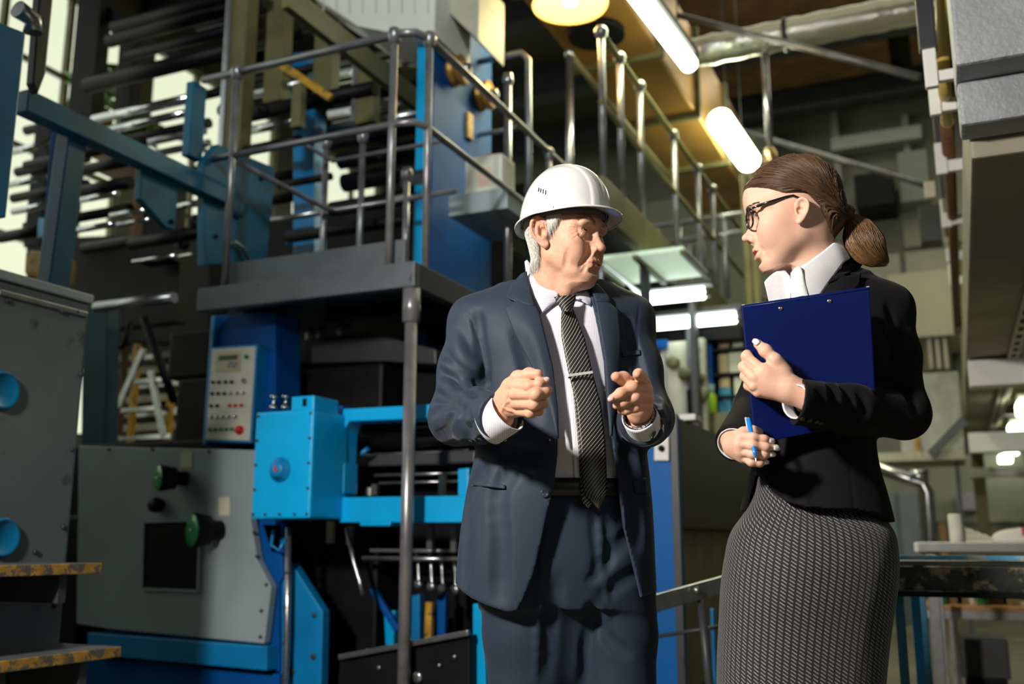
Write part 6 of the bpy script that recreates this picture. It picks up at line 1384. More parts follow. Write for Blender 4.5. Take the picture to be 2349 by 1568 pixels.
# ---- hands
def hk(*p): return np.array(K(*p))
RH = {'thumb': [hk(1168, 885, 1.935), hk(1188, 866, 1.91), hk(1214, 859, 1.885), hk(1234, 858, 1.87)],
      'index': [hk(1178, 884, 1.915), hk(1215, 886, 1.865), hk(1237, 881, 1.862), hk(1253, 873, 1.868)],
      'middle': [hk(1180, 904, 1.905), hk(1230, 905, 1.852), hk(1250, 900, 1.864), hk(1259, 893, 1.880)],
      'ring': [hk(1184, 925, 1.912), hk(1226, 928, 1.862), hk(1245, 925, 1.885), hk(1246, 918, 1.912)],
      'little': [hk(1190, 943, 1.925), hk(1217, 947, 1.885), hk(1236, 942, 1.898), hk(1238, 934, 1.918)],
      'palm': [(hk(1148, 934, 1.968), hk(1178, 888, 1.925), .0215, .0135), (hk(1148, 936, 1.968), hk(1180, 906, 1.92), .0225, .014), (hk(1148, 938, 1.968), hk(1184, 926, 1.925), .022, .0135),
               (hk(1146, 942, 1.965), hk(1188, 942, 1.935), .020, .0125), (hk(1140, 944, 1.985), hk(1125, 952, 2.03), .0255, .027), (hk(1150, 915, 1.955), hk(1170, 884, 1.935), .018, .015)]}
LH = {'thumb': [hk(1462, 905, 1.925), hk(1450, 882, 1.90), hk(1430, 868, 1.875), hk(1413, 864, 1.86)],
      'index': [hk(1478, 876, 1.915), hk(1470, 864, 1.868), hk(1465, 858, 1.835), hk(1463, 858, 1.812)],
      'middle': [hk(1484, 894, 1.915), hk(1452, 888, 1.868), hk(1424, 902, 1.862), hk(1404, 913, 1.866)],
      'ring': [hk(1486, 914, 1.918), hk(1457, 911, 1.872), hk(1432, 922, 1.874), hk(1414, 930, 1.880)],
      'little': [hk(1484, 932, 1.925), hk(1458, 934, 1.885), hk(1438, 940, 1.886), hk(1424, 942, 1.892)],
      'palm': [(hk(1466, 944, 1.975), hk(1478, 880, 1.925), .021, .0135), (hk(1468, 944, 1.975), hk(1482, 897, 1.925), .022, .014), (hk(1468, 945, 1.975), hk(1484, 916, 1.928), .0215, .0135),
               (hk(1468, 946, 1.975), hk(1480, 934, 1.935), .020, .0130), (hk(1468, 948, 1.985), hk(1474, 962, 2.03), .0245, .026), (hk(1462, 930, 1.955), hk(1462, 900, 1.925), .017, .015)]}
HC = (.68, .37, .25)
def hand_col(V, J_, nails=True):
    C = np.tile(np.array(HC), (len(V), 1))
    for f in ('thumb', 'index', 'middle', 'ring', 'little'):
        for q, r_, a in ((J_[f][3], .009, .45), (J_[f][1], .008, .3), (J_[f][0], .010, .25)):
            w = np.exp(-((V-q)**2).sum(1)/r_**2)[:, None]*a; C = C*(1-w)+np.array((.74, .30, .22))*w
    return C
hveins = [(hk(1152, 925, 1.945), hk(1172, 915, 1.920), .0023, .0018), (hk(1150, 935, 1.945), hk(1174, 938, 1.925), .0024, .0018), (hk(1156, 918, 1.94), hk(1168, 895, 1.918), .002, .0016)]
parts = [MAN_HEAD]
for J_, vv in ((RH, None), (LH, None)):
    Sh = hand_sdf(J_, h=.0013, fr=1.15, pf=.98)
    if J_ is RH:
        for a in ([(1150, 945), (1160, 925), (1172, 918)], [(1152, 932), (1165, 940), (1180, 945)], [(1160, 920), (1164, 905), (1172, 893)]): Sh.groove(Sh.rpts(a, 1.8, 2.1), depth=.0012, r=.0022, k=.003, op='add')
    V, Q = Sh.mesh(); V = relax(V, Q, 2, .45); parts.append((V, Q, hand_col(V, J_)))
# hidden torso, arms and legs join head and hands into one body
Bd = SDF((-.25, 1.9, .05), (.47, 2.5, 1.54), .009)
Bd.loft([(p[0], p[1], p[2], p[3]*.86, p[4]*.80) for p in rows([(700, 1120, 1430, MT+.015, .090), (860, 1122, 1440, MT-.005, .110), (1040, 1120, 1452, MT-.012, .120), (1240, 1110, 1465, MT-.01, .110)])], k=.03)
Bd.chain([SHL, ELL, CFL], [.045, .038, .030], k=.02); Bd.chain([SHR, ELR, CFR], [.045, .038, .030], k=.02)
for k_ in (kL, kR): Bd.chain([(k_[0], MT-.005, .82), k_, (k_[0], MT+.01, .08)], [.055, .045, .035], k=.03)
Bd.cap(tuple(mneck), tuple(np.array(K(1278, 800, MT))), .05, .07, k=.03)
V, Q = Bd.mesh(); parts.append((V, Q, np.tile(np.array(HC), (len(V), 1))))
off = 0; VV = []; QQ = []; CC = []
for v, q, c in parts: VV.append(v); QQ.append(q+off); CC.append(c); off += len(v)
skin_obj('body', np.concatenate(VV), np.concatenate(QQ), SKIN, man, np.concatenate(CC))
NL = mat('fingernail', (.74, .48, .40), rough=.25, coat=.3)
nail(man, hk(1255, 871, 1.8585), hk(1257, 869, 1.865)-hk(1245, 877, 1.862), (.4, -.9, .1), .011, .013, NL)
nail(man, hk(1226, 850.5, 1.872), hk(1234, 857, 1.87)-hk(1214, 859, 1.885), (-.1, -.3, 1), .012, .014, NL)
nail(man, hk(1400, 913, 1.857), hk(1404, 913, 1.866)-hk(1424, 902, 1.862), (-.4, -.9, .1), .010, .012, NL)

# ------------------------------------------------------------------ the woman: head, hair, glasses
WF = 2.02
woman = thing('person', CW(K(1880, 700, WF)[0], WF+.02, 0), 'person with a brown ponytail in black blazer and grey patterned skirt, hugging a clipboard', 'person')
WO = np.array(K(1823, 486, WF)); WM = rotm(radians(169), radians(8), 0); WS = np.array((.97, .95, 1.0))
def wh(x, y, z): return WM@(np.array((x, y, z))*WS)+WO
def loc_w(p): return ((np.array(p)-WO)@WM)/WS
wn1, wn2 = loc_w(K(1868, 625, WF+.02)), loc_w(K(1888, 720, WF+.04))
def woman_extra(S):
    for s in (-1, 1):
        S.ell((.066, s*.036, -.045), (.018, .016, .022), k=.02)
        S.groove([(.088, s*.026, -.072), (.084, s*.0275, -.080)], .0006, .003, .006)
    S.ell((.084, 0, .040), (.014, .036, .026), k=.03)
S = head_sdf(female=True, w=.93, jaw=.86, neck=[(-.030, 0, -.04), tuple(wn1), tuple(wn2), [.046, .044, .050]],
             mouth_open=.0034, mw=1.06, extra=woman_extra, lo=(-.17, -.13, -.25), hi=(.135, .11, .135))
for s in (-1, 1): add_ear(S, s, (.000, .0640, -.022), .86, flare=.30)
V, Q, P = finish_head(S, WM, WO, WS)
C = face_col(V, (.76, .46, .34), (.62, .22, .21), (.80, .42, .34), mo=.0026, ears=False)
WOMAN_HEAD = (P, Q, C)
for s in (-1, 1): eye(woman, WM, WO, (.0732, s*.0315, -.0015), WS, (.12, .16, .18), look=(radians(-6), 0))
tooth_row(woman, WM, WO, WS, -.0735, mat('tooth_white', (.80, .78, .74), rough=.2))
HB = mat('brown_hair', (.2, .1, .05), rough=.38, attr=True, spec=.6)
EX = mat('lash_dark', (.03, .02, .015), rough=.6)
# scalp used to guide the hair
SC = SDF((-.15, -.11, -.14), (.14, .11, .15), .003)
SC.ell((-.008, 0, .034), (.100, .074, .083), k=.02); SC.loft([(.095, .0, 0, .058, .040), (.075, .008, 0, .070, .052), (.02, .014, 0, .0765, .060), (-.06, .030, 0, .061, .040)], k=.03)
SC.chain([(-.030, 0, -.04), tuple(wn1*np.array((1, 1, .6)))], [.046, .044], k=.03)
SC.ell((-.074, 0, -.018), (.030, .040, .035), k=.03); SC.ell((.084, 0, .040), (.014, .036, .026), k=.03)
hx_ = np.array([-.120, -.069, -.0585, -.043, -.013, .025, .056, .085, .103]); hz_ = np.array([-.10, -.095, -.052, -.008, .028, .029, .050, .064, .070])
def hair_in(p, pad=0.0): return p[:, 2] > np.interp(p[:, 0], hx_, hz_)+pad
TIE = np.array((-.092, .004, -.034))
def woman_hair():
    n = 11000; th = rng.uniform(0, 2*pi, n); ph = np.arccos(rng.uniform(-.75, 1, n))
    p = np.stack([.10*np.sin(ph)*np.cos(th)-.008, .075*np.sin(ph)*np.sin(th), .084*np.cos(ph)+.034], 1)
    # dense extra roots along the hairline
    m = 6500; t = rng.random(m)**.8; x = np.interp(t, np.linspace(0, 1, 9), hx_[::-1]); z = np.interp(x, hx_, hz_)+rng.uniform(-.004, .004, m)
    e = np.stack([x, np.where(rng.random(m) < .72, 1, -1)*np.interp(x, [-.07, .0, .05, .09, .105], [.05, .072, .062, .035, .0])*rng.uniform(.0, 1, m)**.12, z], 1)
    p = np.concatenate([p, e]); q, g = SC.proj(p, 10); ok = hair_in(q, -.005); q = q[ok]; n = len(q)
    tj = rng.normal(0, .005, (n, 3)); st = 11; rows = []; lift = rng.uniform(.0035, .0085, (n, 1))
    sgn = np.sign(q[:, 1:2]+1e-4); clump = np.sin(q[:, 0:1]*260+q[:, 2:3]*310)+np.sin(q[:, 2:3]*170+q[:, 1:2]*90)
    for t in np.linspace(0, 1, st):
        tt = t**.95; c = q*(1-tt)+TIE*tt
        c[:, 2:3] += np.sin(pi*tt)*(.012*(q[:, 0:1] > 0)+.004); c[:, 1:2] += sgn*np.sin(pi*tt)*.05
        s_, g_ = SC.proj(c, 10)
        w = np.clip((t-.68)/.32, 0, 1)**1.4
        rows.append((s_+g_*(lift*min(1, .15+t*5)+.0012*clump*sin(pi*t)))*(1-w)+(TIE+tj)*w)
    R = np.stack(rows, 1); sg = np.linalg.norm(np.diff(R, axis=1), axis=2); ok = sg.max(1) < .045; R = R[ok]; n = len(R)
    c = rng.uniform(.55, 1.25, (n, 1))*np.where(rng.random((n, 1)) < .12, 1.9, 1); colr = c*np.array([[.115, .062, .033]])
    W = (R*WS).reshape(-1, 3)@WM.T+WO
    strands('hair', None, W.reshape(n, st, 3), rng.uniform(.0003, .0005, n), HB, woman, col=colr)
    # solid underlayer following the same hairline
    U = SDF((-.15, -.11, -.12), (.14, .11, .15), .0025); U.D = np.minimum(np.interp(0, [0, 1], [0, 1])+SC_on(U)-.0036, 9)
    X, Y, Z = np.meshgrid(*U.ax, indexing='ij'); cut = (np.interp(X, hx_, hz_)+.004-Z).astype(np.float32)*.8
    U.D = -smin(-U.D, -cut, .003); V_, Q_ = U.mesh(); V_ = relax(V_, Q_, 1)
    skin_obj('hair_base', (V_*WS)@WM.T+WO, Q_, HB, woman, np.tile([[.085, .038, .018]], (len(V_), 1)))
    # ponytail
    sp = np.array([K(1928, 487, WF+.005), K(1946, 497, WF+.005), K(1966, 522, WF+.0), K(1983, 555, WF-.01), K(2006, 583, WF-.02), K(2038, 606, WF-.02)])
    rad = [.009, .011, .034, .042, .034, .006]; T = np.linspace(0, 5, 16)
    S_ = np.stack([cubic(np.arange(6), sp[:, i], T) for i in range(3)], 1); Rr = cubic(np.arange(6), rad, T)
    tn = np.gradient(S_, axis=0); tn /= np.linalg.norm(tn, axis=1, keepdims=True); u = np.cross(tn, [0, 1, 0]); u /= np.linalg.norm(u, axis=1, keepdims=True); w = np.cross(tn, u)
    n = 3600; a = rng.uniform(0, 2*pi, n); rr = np.sqrt(rng.random(n))*.98; end = rng.uniform(.72, 1.0, n)*15; wav = rng.uniform(0, 6, n)
    P_ = []
    for i in range(16):
        ii = np.clip(end*i/15, 0, 15); k0 = np.floor(ii).astype(int); k0 = np.minimum(k0, 14); fr = (ii-k0)[:, None]
        L = lambda A: A[k0]*(1-fr)+A[k0+1]*fr
        R1 = (Rr[k0]*(1-fr[:, 0])+Rr[k0+1]*fr[:, 0]); aa = a+.10*np.sin(i*.5+wav)+.25*i/15
        P_.append(L(S_)+L(u)*(np.cos(aa)*rr*R1)[:, None]+L(w)*(np.sin(aa)*rr*R1*.8)[:, None])
    P_ = np.stack(P_, 1); c = rng.uniform(.6, 1.3, (n, 1))*np.where(rng.random((n, 1)) < .15, 1.6, 1)
    strands('ponytail', None, P_, rng.uniform(.0004, .0007, n), HB, woman, col=c*np.array([[.19, .098, .040]]))
    # wrapped lock that hides the tie
    wr = []
    for j in range(260):
        b = rng.uniform(0, 1); a0 = rng.uniform(0, 2*pi); c0 = np.array(K(1926+22*b, 484+12*b, WF+.005)); R0 = .0185+.002*sin(pi*b)+rng.uniform(0, .0015)
        ax = np.array(K(1948, 496, WF))-np.array(K(1926, 484, WF)); ax /= np.linalg.norm(ax); U_ = np.cross(ax, [0, 1, 0]); U_ /= np.linalg.norm(U_); W_ = np.cross(ax, U_)
        wr.append([c0+U_*cos(a0+x)*R0+W_*sin(a0+x)*R0+ax*.004*x/3 for x in np.linspace(0, 3.2, 12)])
    strands('hair_wrap', None, wr, np.full(260, .0009), HB, woman, col=rng.uniform(.7, 1.3, (260, 1))*np.array([[.17, .075, .032]]))
    # a few loose strands
    fl = []
    for j in range(26):
        x = rng.uniform(-.10, .06); q0, g0 = SC.proj(np.array([[x, rng.uniform(-.03, .05), .14]])); L = rng.uniform(.008, .022); d = np.array([-1, rng.normal(0, .2), rng.uniform(-.3, .2)])
        fl.append([(q0[0]+g0[0]*.008+d*L*t+g0[0]*.005*sin(t*2)*rng.random()) for t in np.linspace(0, 1, 8)])
    W = (np.array(fl)*WS).reshape(-1, 3)@WM.T+WO
    strands('loose_hair', None, W.reshape(26, 8, 3), np.full(26, .00016), HB, woman, col=np.tile([[.35, .2, .08]], (26, 1)))
    # lashes and brows
    n = 260; E = []; S_h = SHEAD
    for s in (-1, 1):
        u_ = rng.random(n); q, g = S_h.proj(np.stack([.095-.020*u_**2, s*(.012+.036*u_), .0160+.007*np.sin(u_*2.6)+rng.normal(0, .0007, n)], 1))
        L = rng.uniform(.005, .008, (n, 1)); d = np.stack([-.1+0*u_, s*1.0+0*u_, .25-.5*u_], 1)+rng.normal(0, .07, (n, 3)); d -= g*(d*g).sum(1)[:, None]
        E.append(np.stack([q+d*L*t+g*(.0004+.0012*t) for t in np.linspace(0, 1, 5)], 1))
    E = np.concatenate(E); W = (E*WS).reshape(-1, 3)@WM.T+WO
    strands('eyebrow_hair', None, W.reshape(2*n, 5, 3), np.full(2*n, .00025), HB, woman, col=np.tile([[.16, .08, .04]], (2*n, 1)))
    L_ = []
    for s in (-1, 1):
        for j in range(40):
            u_ = j/39; b = np.array([.0865-.004*abs(u_-.4), s*(.0215+.020*u_), .0025+.0012*sin(u_*pi)]); L_.append([b+np.array([.0065*t, s*.003*(u_-.3)*t, .0005+.004*t*t]) for t in np.linspace(0, 1, 5)])
    W = (np.array(L_)*WS).reshape(-1, 3)@WM.T+WO
    strands('eyelash', None, W.reshape(80, 5, 3), np.full(80, .00022), HB, woman, col=np.tile([[.02, .012, .01]], (80, 1)))
def SC_on(U):
    X, Y, Z = np.meshgrid(*U.ax, indexing='ij'); P_ = np.stack([X.ravel(), Y.ravel(), Z.ravel()], 1)
    return SC.val(P_).reshape(X.shape).astype(np.float32)
SHEAD = S
woman_hair()
# earring-free ear, glasses as a thing of their own
glasses = thing('eyeglasses', CW(*wh(.095, 0, -.02)), 'black-rimmed eyeglasses worn by the person with the ponytail', 'glasses')
BP = mat('black_acetate', (.012, .011, .012), rough=.18, coat=.6)
GL = bpy.data.materials.new('lens_glass'); GL.use_nodes = True
_n = GL.node_tree; _n.nodes.clear(); _o = _n.nodes.new('ShaderNodeOutputMaterial'); _m = _n.nodes.new('ShaderNodeMixShader'); _f = _n.nodes.new('ShaderNodeFresnel'); _f.inputs[0].default_value = 1.45
_t = _n.nodes.new('ShaderNodeBsdfTransparent'); _t.inputs[0].default_value = (.93, .95, .97, 1); _g = _n.nodes.new('ShaderNodeBsdfGlossy'); _g.inputs['Roughness'].default_value = .02
_m.inputs[0].default_value = .07; _n.links.new(_t.outputs[0], _m.inputs[1]); _n.links.new(_g.outputs[0], _m.inputs[2]); _n.links.new(_m.outputs[0], _o.inputs[0])
for s in (-1, 1):
    R = []; cen = np.array((.1050, s*.0325, -.006)); wr = radians(10)
    for a in np.linspace(0, 2*pi, 33)[:-1]:
        ex = .0250*abs(cos(a))**.62*np.sign(cos(a)); ez = .0190*abs(sin(a))**.72*np.sign(sin(a))+.003*cos(a)*(sin(a) > 0)
        R.append(cen+np.array((-abs(sin(wr))*(ex+.0245)*1.0, s*ex*cos(wr), ez)))
    R = np.array(R); W = [CW(*wh(*p)) for p in R]
    MB().tube(W+[W[0], W[1]], .0020, 8, flat=1.0).build('rim', BP, glasses)
    mb = MB(); b = mb.bm; vs = [b.verts.new(p) for p in W]; c1 = b.verts.new(sum(W, Vector())/len(W)+(CW(*wh(.1, 0, 0))-CW(*wh(.0985, 0, 0)))); [b.faces.new((vs[i], vs[(i+1) % 32], c1)) for i in range(32)]
    ln = mb.build('lens', GL, glasses, smooth=True)
    hz = np.array((.0935, s*.0570, .009))
    mb = MB(); mb.tube([CW(*wh(*p)) for p in ((.1025, s*.0560, .007), tuple(hz), (.085, s*.0635, .0085))], [.0026, .0026, .0022], 8); mb.build('hinge_block', BP, glasses)
    mb = MB(); mb.tube([CW(*wh(*p)) for p in ((.0875, s*.0625, .0083), (.0825, s*.0645, .0088))], [.0027, .0027], 8); mb.build('hinge', mat('hinge_steel', (.7, .7, .72), rough=.2, metal=1), glasses)
    mb = MB(); mb.tube([CW(*wh(*p)) for p in ((.083, s*.0645, .009), (.05, s*.0685, .0118), (.022, s*.0712, .0142), (.006, s*.0722, .0140), (-.006, s*.0710, .006), (-.016, s*.067, -.008))], [.0036, .0034, .0032, .0030, .0026, .0018], 8); mb.build('temple_arm', BP, glasses)
mb = MB(); mb.tube([CW(*wh(*p)) for p in ((.1005, -.0095, .000), (.103, -.004, .003), (.103, .004, .003), (.1005, .0095, .000))], .0019, 8); mb.build('bridge', BP, glasses)

# ------------------------------------------------------------------ the woman: clothes, hands, clipboard, pen
BLK = fabric('black_blazer_cloth', (.0065, .0065, .0078), None, rough=.8, sheen=.04, spec=.15, weave=1200)
WSH = fabric('white_shirt_cotton', (.80, .80, .84), None, rough=.8, sheen=.1)
WT = WF+.03
A = SDF((.20, 1.70, .80), (.96, 2.30, 1.56), .0030)
# jacket body: bust, waist, flared hem
A.loft(rows([(640, 1835, 1975, WT, .060), (690, 1790, 2050, WT, .090), (760, 1765, 2065, WT-.01, .115), (840, 1752, 2050, WT-.015, .128), (920, 1750, 2010, WT-.01, .120), (1000, 1748, 2000, WT-.01, .112),
             (1070, 1728, 2008, WT-.01, .118), (1130, 1712, 2024, WT-.01, .130), (1180, 1700, 2036, WT-.01, .142), (1220, 1692, 2044, WT-.01, .150)]), k=.02, p=2.2)
wSL, wEL, wCL = np.array(K(2034, 706, WT-.015)), np.array(K(2073, 948, WT-.06)), np.array(K(1820, 920, 1.815))
wSR, wER, wCR = np.array(K(1795, 730, WT+.03)), np.array(K(1738, 935, WT+.02)), np.array(K(1688, 1012, 1.935))
A.cap(K(1940, 640, WT+.02), wSL, .035, .050, k=.04)
A.cap(K(1860, 680, WT+.03), wSR, .030, .045, k=.04)
A.chain([wSL, (wSL+wEL)/2+np.array((.006, 0, .01)), wEL], [.046, .041, .047], k=.03)
A.chain([wEL, (wEL+wCL)/2+np.array((0, -.004, -.004)), wCL], [.051, .047, .043], k=.02)
A.chain([wSR, wER], [.048, .046], k=.03); A.chain([wER, wCR], [.045, .040], k=.02)
g0, g1 = 1.65, 2.25
for a, dp, r in (([(2000, 860), (2050, 885), (2085, 905), (2100, 935)], .004, .010), ([(2030, 840), (2070, 830), (2100, 850)], .003, .012), ([(1905, 880), (1915, 925), (1940, 955)], .004, .008), ([(1935, 885), (1950, 935), (1965, 965)], .004, .009), ([(1970, 895), (1985, 950)], .003, .009),
                ([(2015, 905), (2050, 925), (2085, 960)], .003, .009), ([(2040, 700), (2050, 760), (2045, 830)], .006, .012), ([(1880, 900), (1892, 945)], .0025, .007), ([(2010, 800), (2035, 780), (2060, 775)], .003, .012)):
    A.pgroove(a, g0, g1, depth=dp, r=r, k=.012)
for a, dp, r in (([(1950, 1040), (1954, 1110), (1960, 1165)], .0015, .002),): A.pgroove(a, g0, g1, depth=dp, r=r, k=.004)
hk_ = lambda *p: np.array(K(*p))
A_full = SDF(A.lo, A.lo+A.h*(A.n-1), A.h); A_full.n = A.n; A_full.ax = A.ax; A_full.D = A.D.copy()
R_, F_, Z_ = np.meshgrid(*A.ax, indexing='ij')
Wb = SDF(A.lo, A.lo+A.h*(A.n-1), A.h); Wb.n = A.n; Wb.ax = A.ax; Wb.D = np.full(A.n, 9.0, np.float32)
Wb.loft(rows([(600, 1835, 1925, WT+.005, .050), (640, 1825, 1935, WT, .052), (690, 1800, 1990, WT, .074), (760, 1780, 2010, WT-.01, .100), (840, 1768, 2005, WT-.015, .114), (920, 1764, 1985, WT-.01, .108), (1000, 1760, 1990, WT-.01, .100), (1080, 1740, 1998, WT-.01, .104), (1130, 1726, 2012, WT-.01, .116), (1180, 1716, 2024, WT-.01, .127), (1230, 1706, 2032, WT-.01, .135)]), k=.02, p=2.2)
fw_ = WT-.10
L1 = [(1790, 560), (1800, 640), (1795, 690), (1770, 780), (1752, 900), (1735, 1000), (1728, 1060), (1722, 1100), (1712, 1140), (1700, 1175), (1696, 1230)]
L2 = [(1945, 585), (1905, 630), (1868, 676), (1830, 760), (1800, 880), (1775, 1000), (1757, 1066), (1764, 1100), (1778, 1130), (1800, 1152), (1835, 1164), (1880, 1168)]
def row_x(pts, f, Z):
    P = np.array([K(x, y, f) for x, y in pts]); o = np.argsort(P[:, 2]); return np.interp(Z, P[o, 2], P[o, 0]).astype(np.float32)
op = np.maximum.reduce([row_x(L1, fw_, Z_)-R_, R_-row_x(L2, fw_, Z_), F_-(WT+.0)])
A.D = np.maximum(A.D, -op); A.D = np.maximum(A.D, -(Wb.D+.001))
hemw = z_of([(1680, 1160), (1700, 1170), (1720, 1172), (1790, 1158), (1835, 1166), (1880, 1168), (1950, 1170), (2000, 1180), (2037, 1193), (2060, 1196)], fw_, R_)
A.D = np.maximum(A.D, hemw-Z_)
nb_ = np.cross(hk_(1995, 656, 1.865)-hk_(1700, 699, 1.885), hk_(1731, 1017, 1.900)-hk_(1700, 699, 1.885)); nb_ /= np.linalg.norm(nb_); nb_ = nb_ if nb_[1] < 0 else -nb_; pb_ = hk_(1731, 1017, 1.900)
sb_ = (R_-pb_[0])*nb_[0]+(F_-pb_[1])*nb_[1]+(Z_-pb_[2])*nb_[2]                   # nothing of the jacket stands in front of the board beside the hand
A.D = np.where((sb_ > -.014) & (R_ < wCL[0]-.004) & (R_ > K(1716, 900, 1.9)[0]) & (Z_ > K(1700, 990, 1.9)[2]), np.maximum(A.D, .004), A.D); del sb_
for c, e, rad, ln in ((wCL, wEL, .034, .07), (wCR, wER, .032, .06)):
    d = (c-e)/np.linalg.norm(c-e); t = (R_-c[0])*d[0]+(F_-c[1])*d[1]+(Z_-c[2])*d[2]
    near = np.sqrt((R_-c[0])**2+(F_-c[1])**2+(Z_-c[2])**2) < .10
    A.D = np.where(near, np.maximum(A.D, t-.014), A.D)
    q = np.sqrt(np.maximum((R_-c[0])**2+(F_-c[1])**2+(Z_-c[2])**2-t*t, 0))-rad
    A.D = np.where(near, np.maximum(A.D, -np.maximum(q, -t-ln)), A.D)
V, Q = A.mesh(); V = relax(V, Q, 2, .5)
del R_, F_, Z_, op, hemw
skin_obj('blazer', V, Q, BLK, woman)
V, Q = Wb.mesh(); V = relax(V, Q, 1, .4); keep = V[Q].mean(1)[:, 2] > K(0, 1078, fw_)[2]
skin_obj('shirt', V, Q[keep], WSH, woman)
# lapel and collar of the blazer (near side), far lapel
patch(A_full, 'lapel', [(1936, 630), (1915, 640), (1880, 676), (1850, 735), (1826, 800)], [(1942, 640), (1975, 626), (1972, 650), (1935, 700), (1880, 780), (1830, 805)], BLK, woman, g0, g1, 14, 40, off=.011, bulge=.004, thick=.003, smooth=4)
patch(A_full, 'blazer_collar', [(1945, 582), (1922, 604), (1900, 634), (1886, 655)], [(1986, 596), (1972, 616), (1940, 628), (1925, 640)], BLK, woman, g0, g1, 12, 16, off=.014, bulge=.003, thick=.003, smooth=4)
# shirt collar: the near leaf rises from the nape to the open point, the far leaf stands in front of the throat
def leaf(name, rows_, m, parent, thick=.0018, curve=.004):
    G = np.array([[K(x0+(x1-x0)*u, y0+(y1-y0)*u, fa+(fb-fa)*u-curve*sin(pi*u)) for u in np.linspace(0, 1, 12)] for (x0, y0, fa, x1, y1, fb) in rows_])
    k = np.arange(len(G)); t = np.linspace(0, len(G)-1, 36)
    G2 = np.stack([np.stack([cubic(k, G[:, j, c], t) for c in range(3)], 1) for j in range(G.shape[1])], 1)
    return grid_obj(name, G2, m, parent, thick=thick)
nf = WT-.062; F4 = lambda a, b: (a, b)
leaf('collar_leaf', [(1926, 546, nf+.030, 1950, 592, nf+.020), (1910, 558, nf+.004, 1934, 604, nf-.006), (1882, 580, nf-.014, 1908, 640, nf-.022), (1848, 604, nf-.024, 1886, 672, nf-.036), (1822, 620, nf-.028, 1868, 700, nf-.044), (1814, 634, nf-.026, 1850, 720, nf-.048)], WSH, woman)
leaf('collar_leaf', [(1814, 626, nf-.024, 1816, 720, nf-.040), (1826, 613, nf-.030, 1828, 722, nf-.048), (1838, 614, nf-.034, 1846, 722, nf-.052), (1845, 640, nf-.036, 1862, 722, nf-.054)], WSH, woman, curve=.002)
leaf('collar_leaf', [(1812, 633, nf+.02, 1816, 650, nf+.0), (1797, 618, nf+.03, 1810, 700, nf-.008), (1775, 626, nf+.025, 1792, 712, nf-.012), (1756, 643, nf+.015, 1774, 712, nf-.010), (1754, 650, nf+.013, 1768, 708, nf-.010)], WSH, woman, curve=.003)
patch(Wb, 'placket', [(1816, 640), (1806, 690), (1796, 760)], [(1846, 650), (1838, 690), (1822, 760)], WSH, woman, g0, g1, 6, 12, off=.006, thick=.002, smooth=1)
# ---- skirt with its woven chevron pattern
SK2 = bpy.data.materials.new('chevron_knit'); SK2.use_nodes = True
def _skirt_nodes():
    nt = SK2.node_tree; N = nt.nodes; L = nt.links; b = N['Principled BSDF']; b.inputs['Roughness'].default_value = .85; b.inputs['Sheen Weight'].default_value = .15
    def mth(op, a=None, b_=None, c=None):
        n = N.new('ShaderNodeMath'); n.operation = op
        for i, v in enumerate((a, b_, c)):
            if v is None: continue
            if isinstance(v, (int, float)): n.inputs[i].default_value = v
            else: L.new(v, n.inputs[i])
        return n.outputs[0]
    uv = N.new('ShaderNodeUVMap'); sx = N.new('ShaderNodeSeparateXYZ'); L.new(uv.outputs[0], sx.inputs[0])
    u = mth('DIVIDE', sx.outputs['X'], .0150); v = mth('DIVIDE', sx.outputs['Y'], .0068)
    fu = mth('FRACT', u); tri = mth('PINGPONG', fu, .5)                       # 0..0.5..0 across one chevron
    ph = mth('FRACT', mth('ADD', v, mth('MULTIPLY', fu, 1.35)))
    dash = mth('LESS_THAN', ph, .25)
    gap = mth('GREATER_THAN', tri, .15)
    w = mth('MULTIPLY', dash, gap)
    nz = N.new('ShaderNodeTexNoise'); nz.inputs['Scale'].default_value = 260; L.new(uv.outputs[0], nz.inputs['Vector'])
    w2 = mth('MULTIPLY', w, mth('ADD', mth('MULTIPLY', nz.outputs['Fac'], 1.3), .15))
    mx = N.new('ShaderNodeMix'); mx.data_type = 'RGBA'; mx.inputs[6].default_value = (.009, .009, .011, 1); mx.inputs[7].default_value = (.36, .36, .38, 1)
    L.new(w2, mx.inputs[0]); L.new(mx.outputs[2], b.inputs['Base Color'])
    bp = N.new('ShaderNodeBump'); bp.inputs['Strength'].default_value = .5; bp.inputs['Distance'].default_value = .001; L.new(w, bp.inputs['Height']); L.new(bp.outputs[0], b.inputs['Normal'])
_skirt_nodes()
sk = [(1050, 1752, 1976, WT-.01, .088), (1090, 1744, 1986, WT-.01, .096), (1140, 1732, 1992, WT-.01, .098), (1180, 1708, 2010, WT-.01, .110), (1215, 1684, 2034, WT-.01, .134), (1280, 1667, 2045, WT-.01, .152), (1350, 1658, 2043, WT-.01, .150), (1430, 1654, 2033, WT-.005, .142), (1568, 1650, 2020, WT, .135)]
R2 = rows(sk); zz = np.array([q[0] for q in R2]); zlow = .46; R2.append((zlow, R2[-1][1]-.005, WT, R2[-1][3]*.90, .120)); R2 = np.array(sorted(R2))
Gs, UVs = [], []
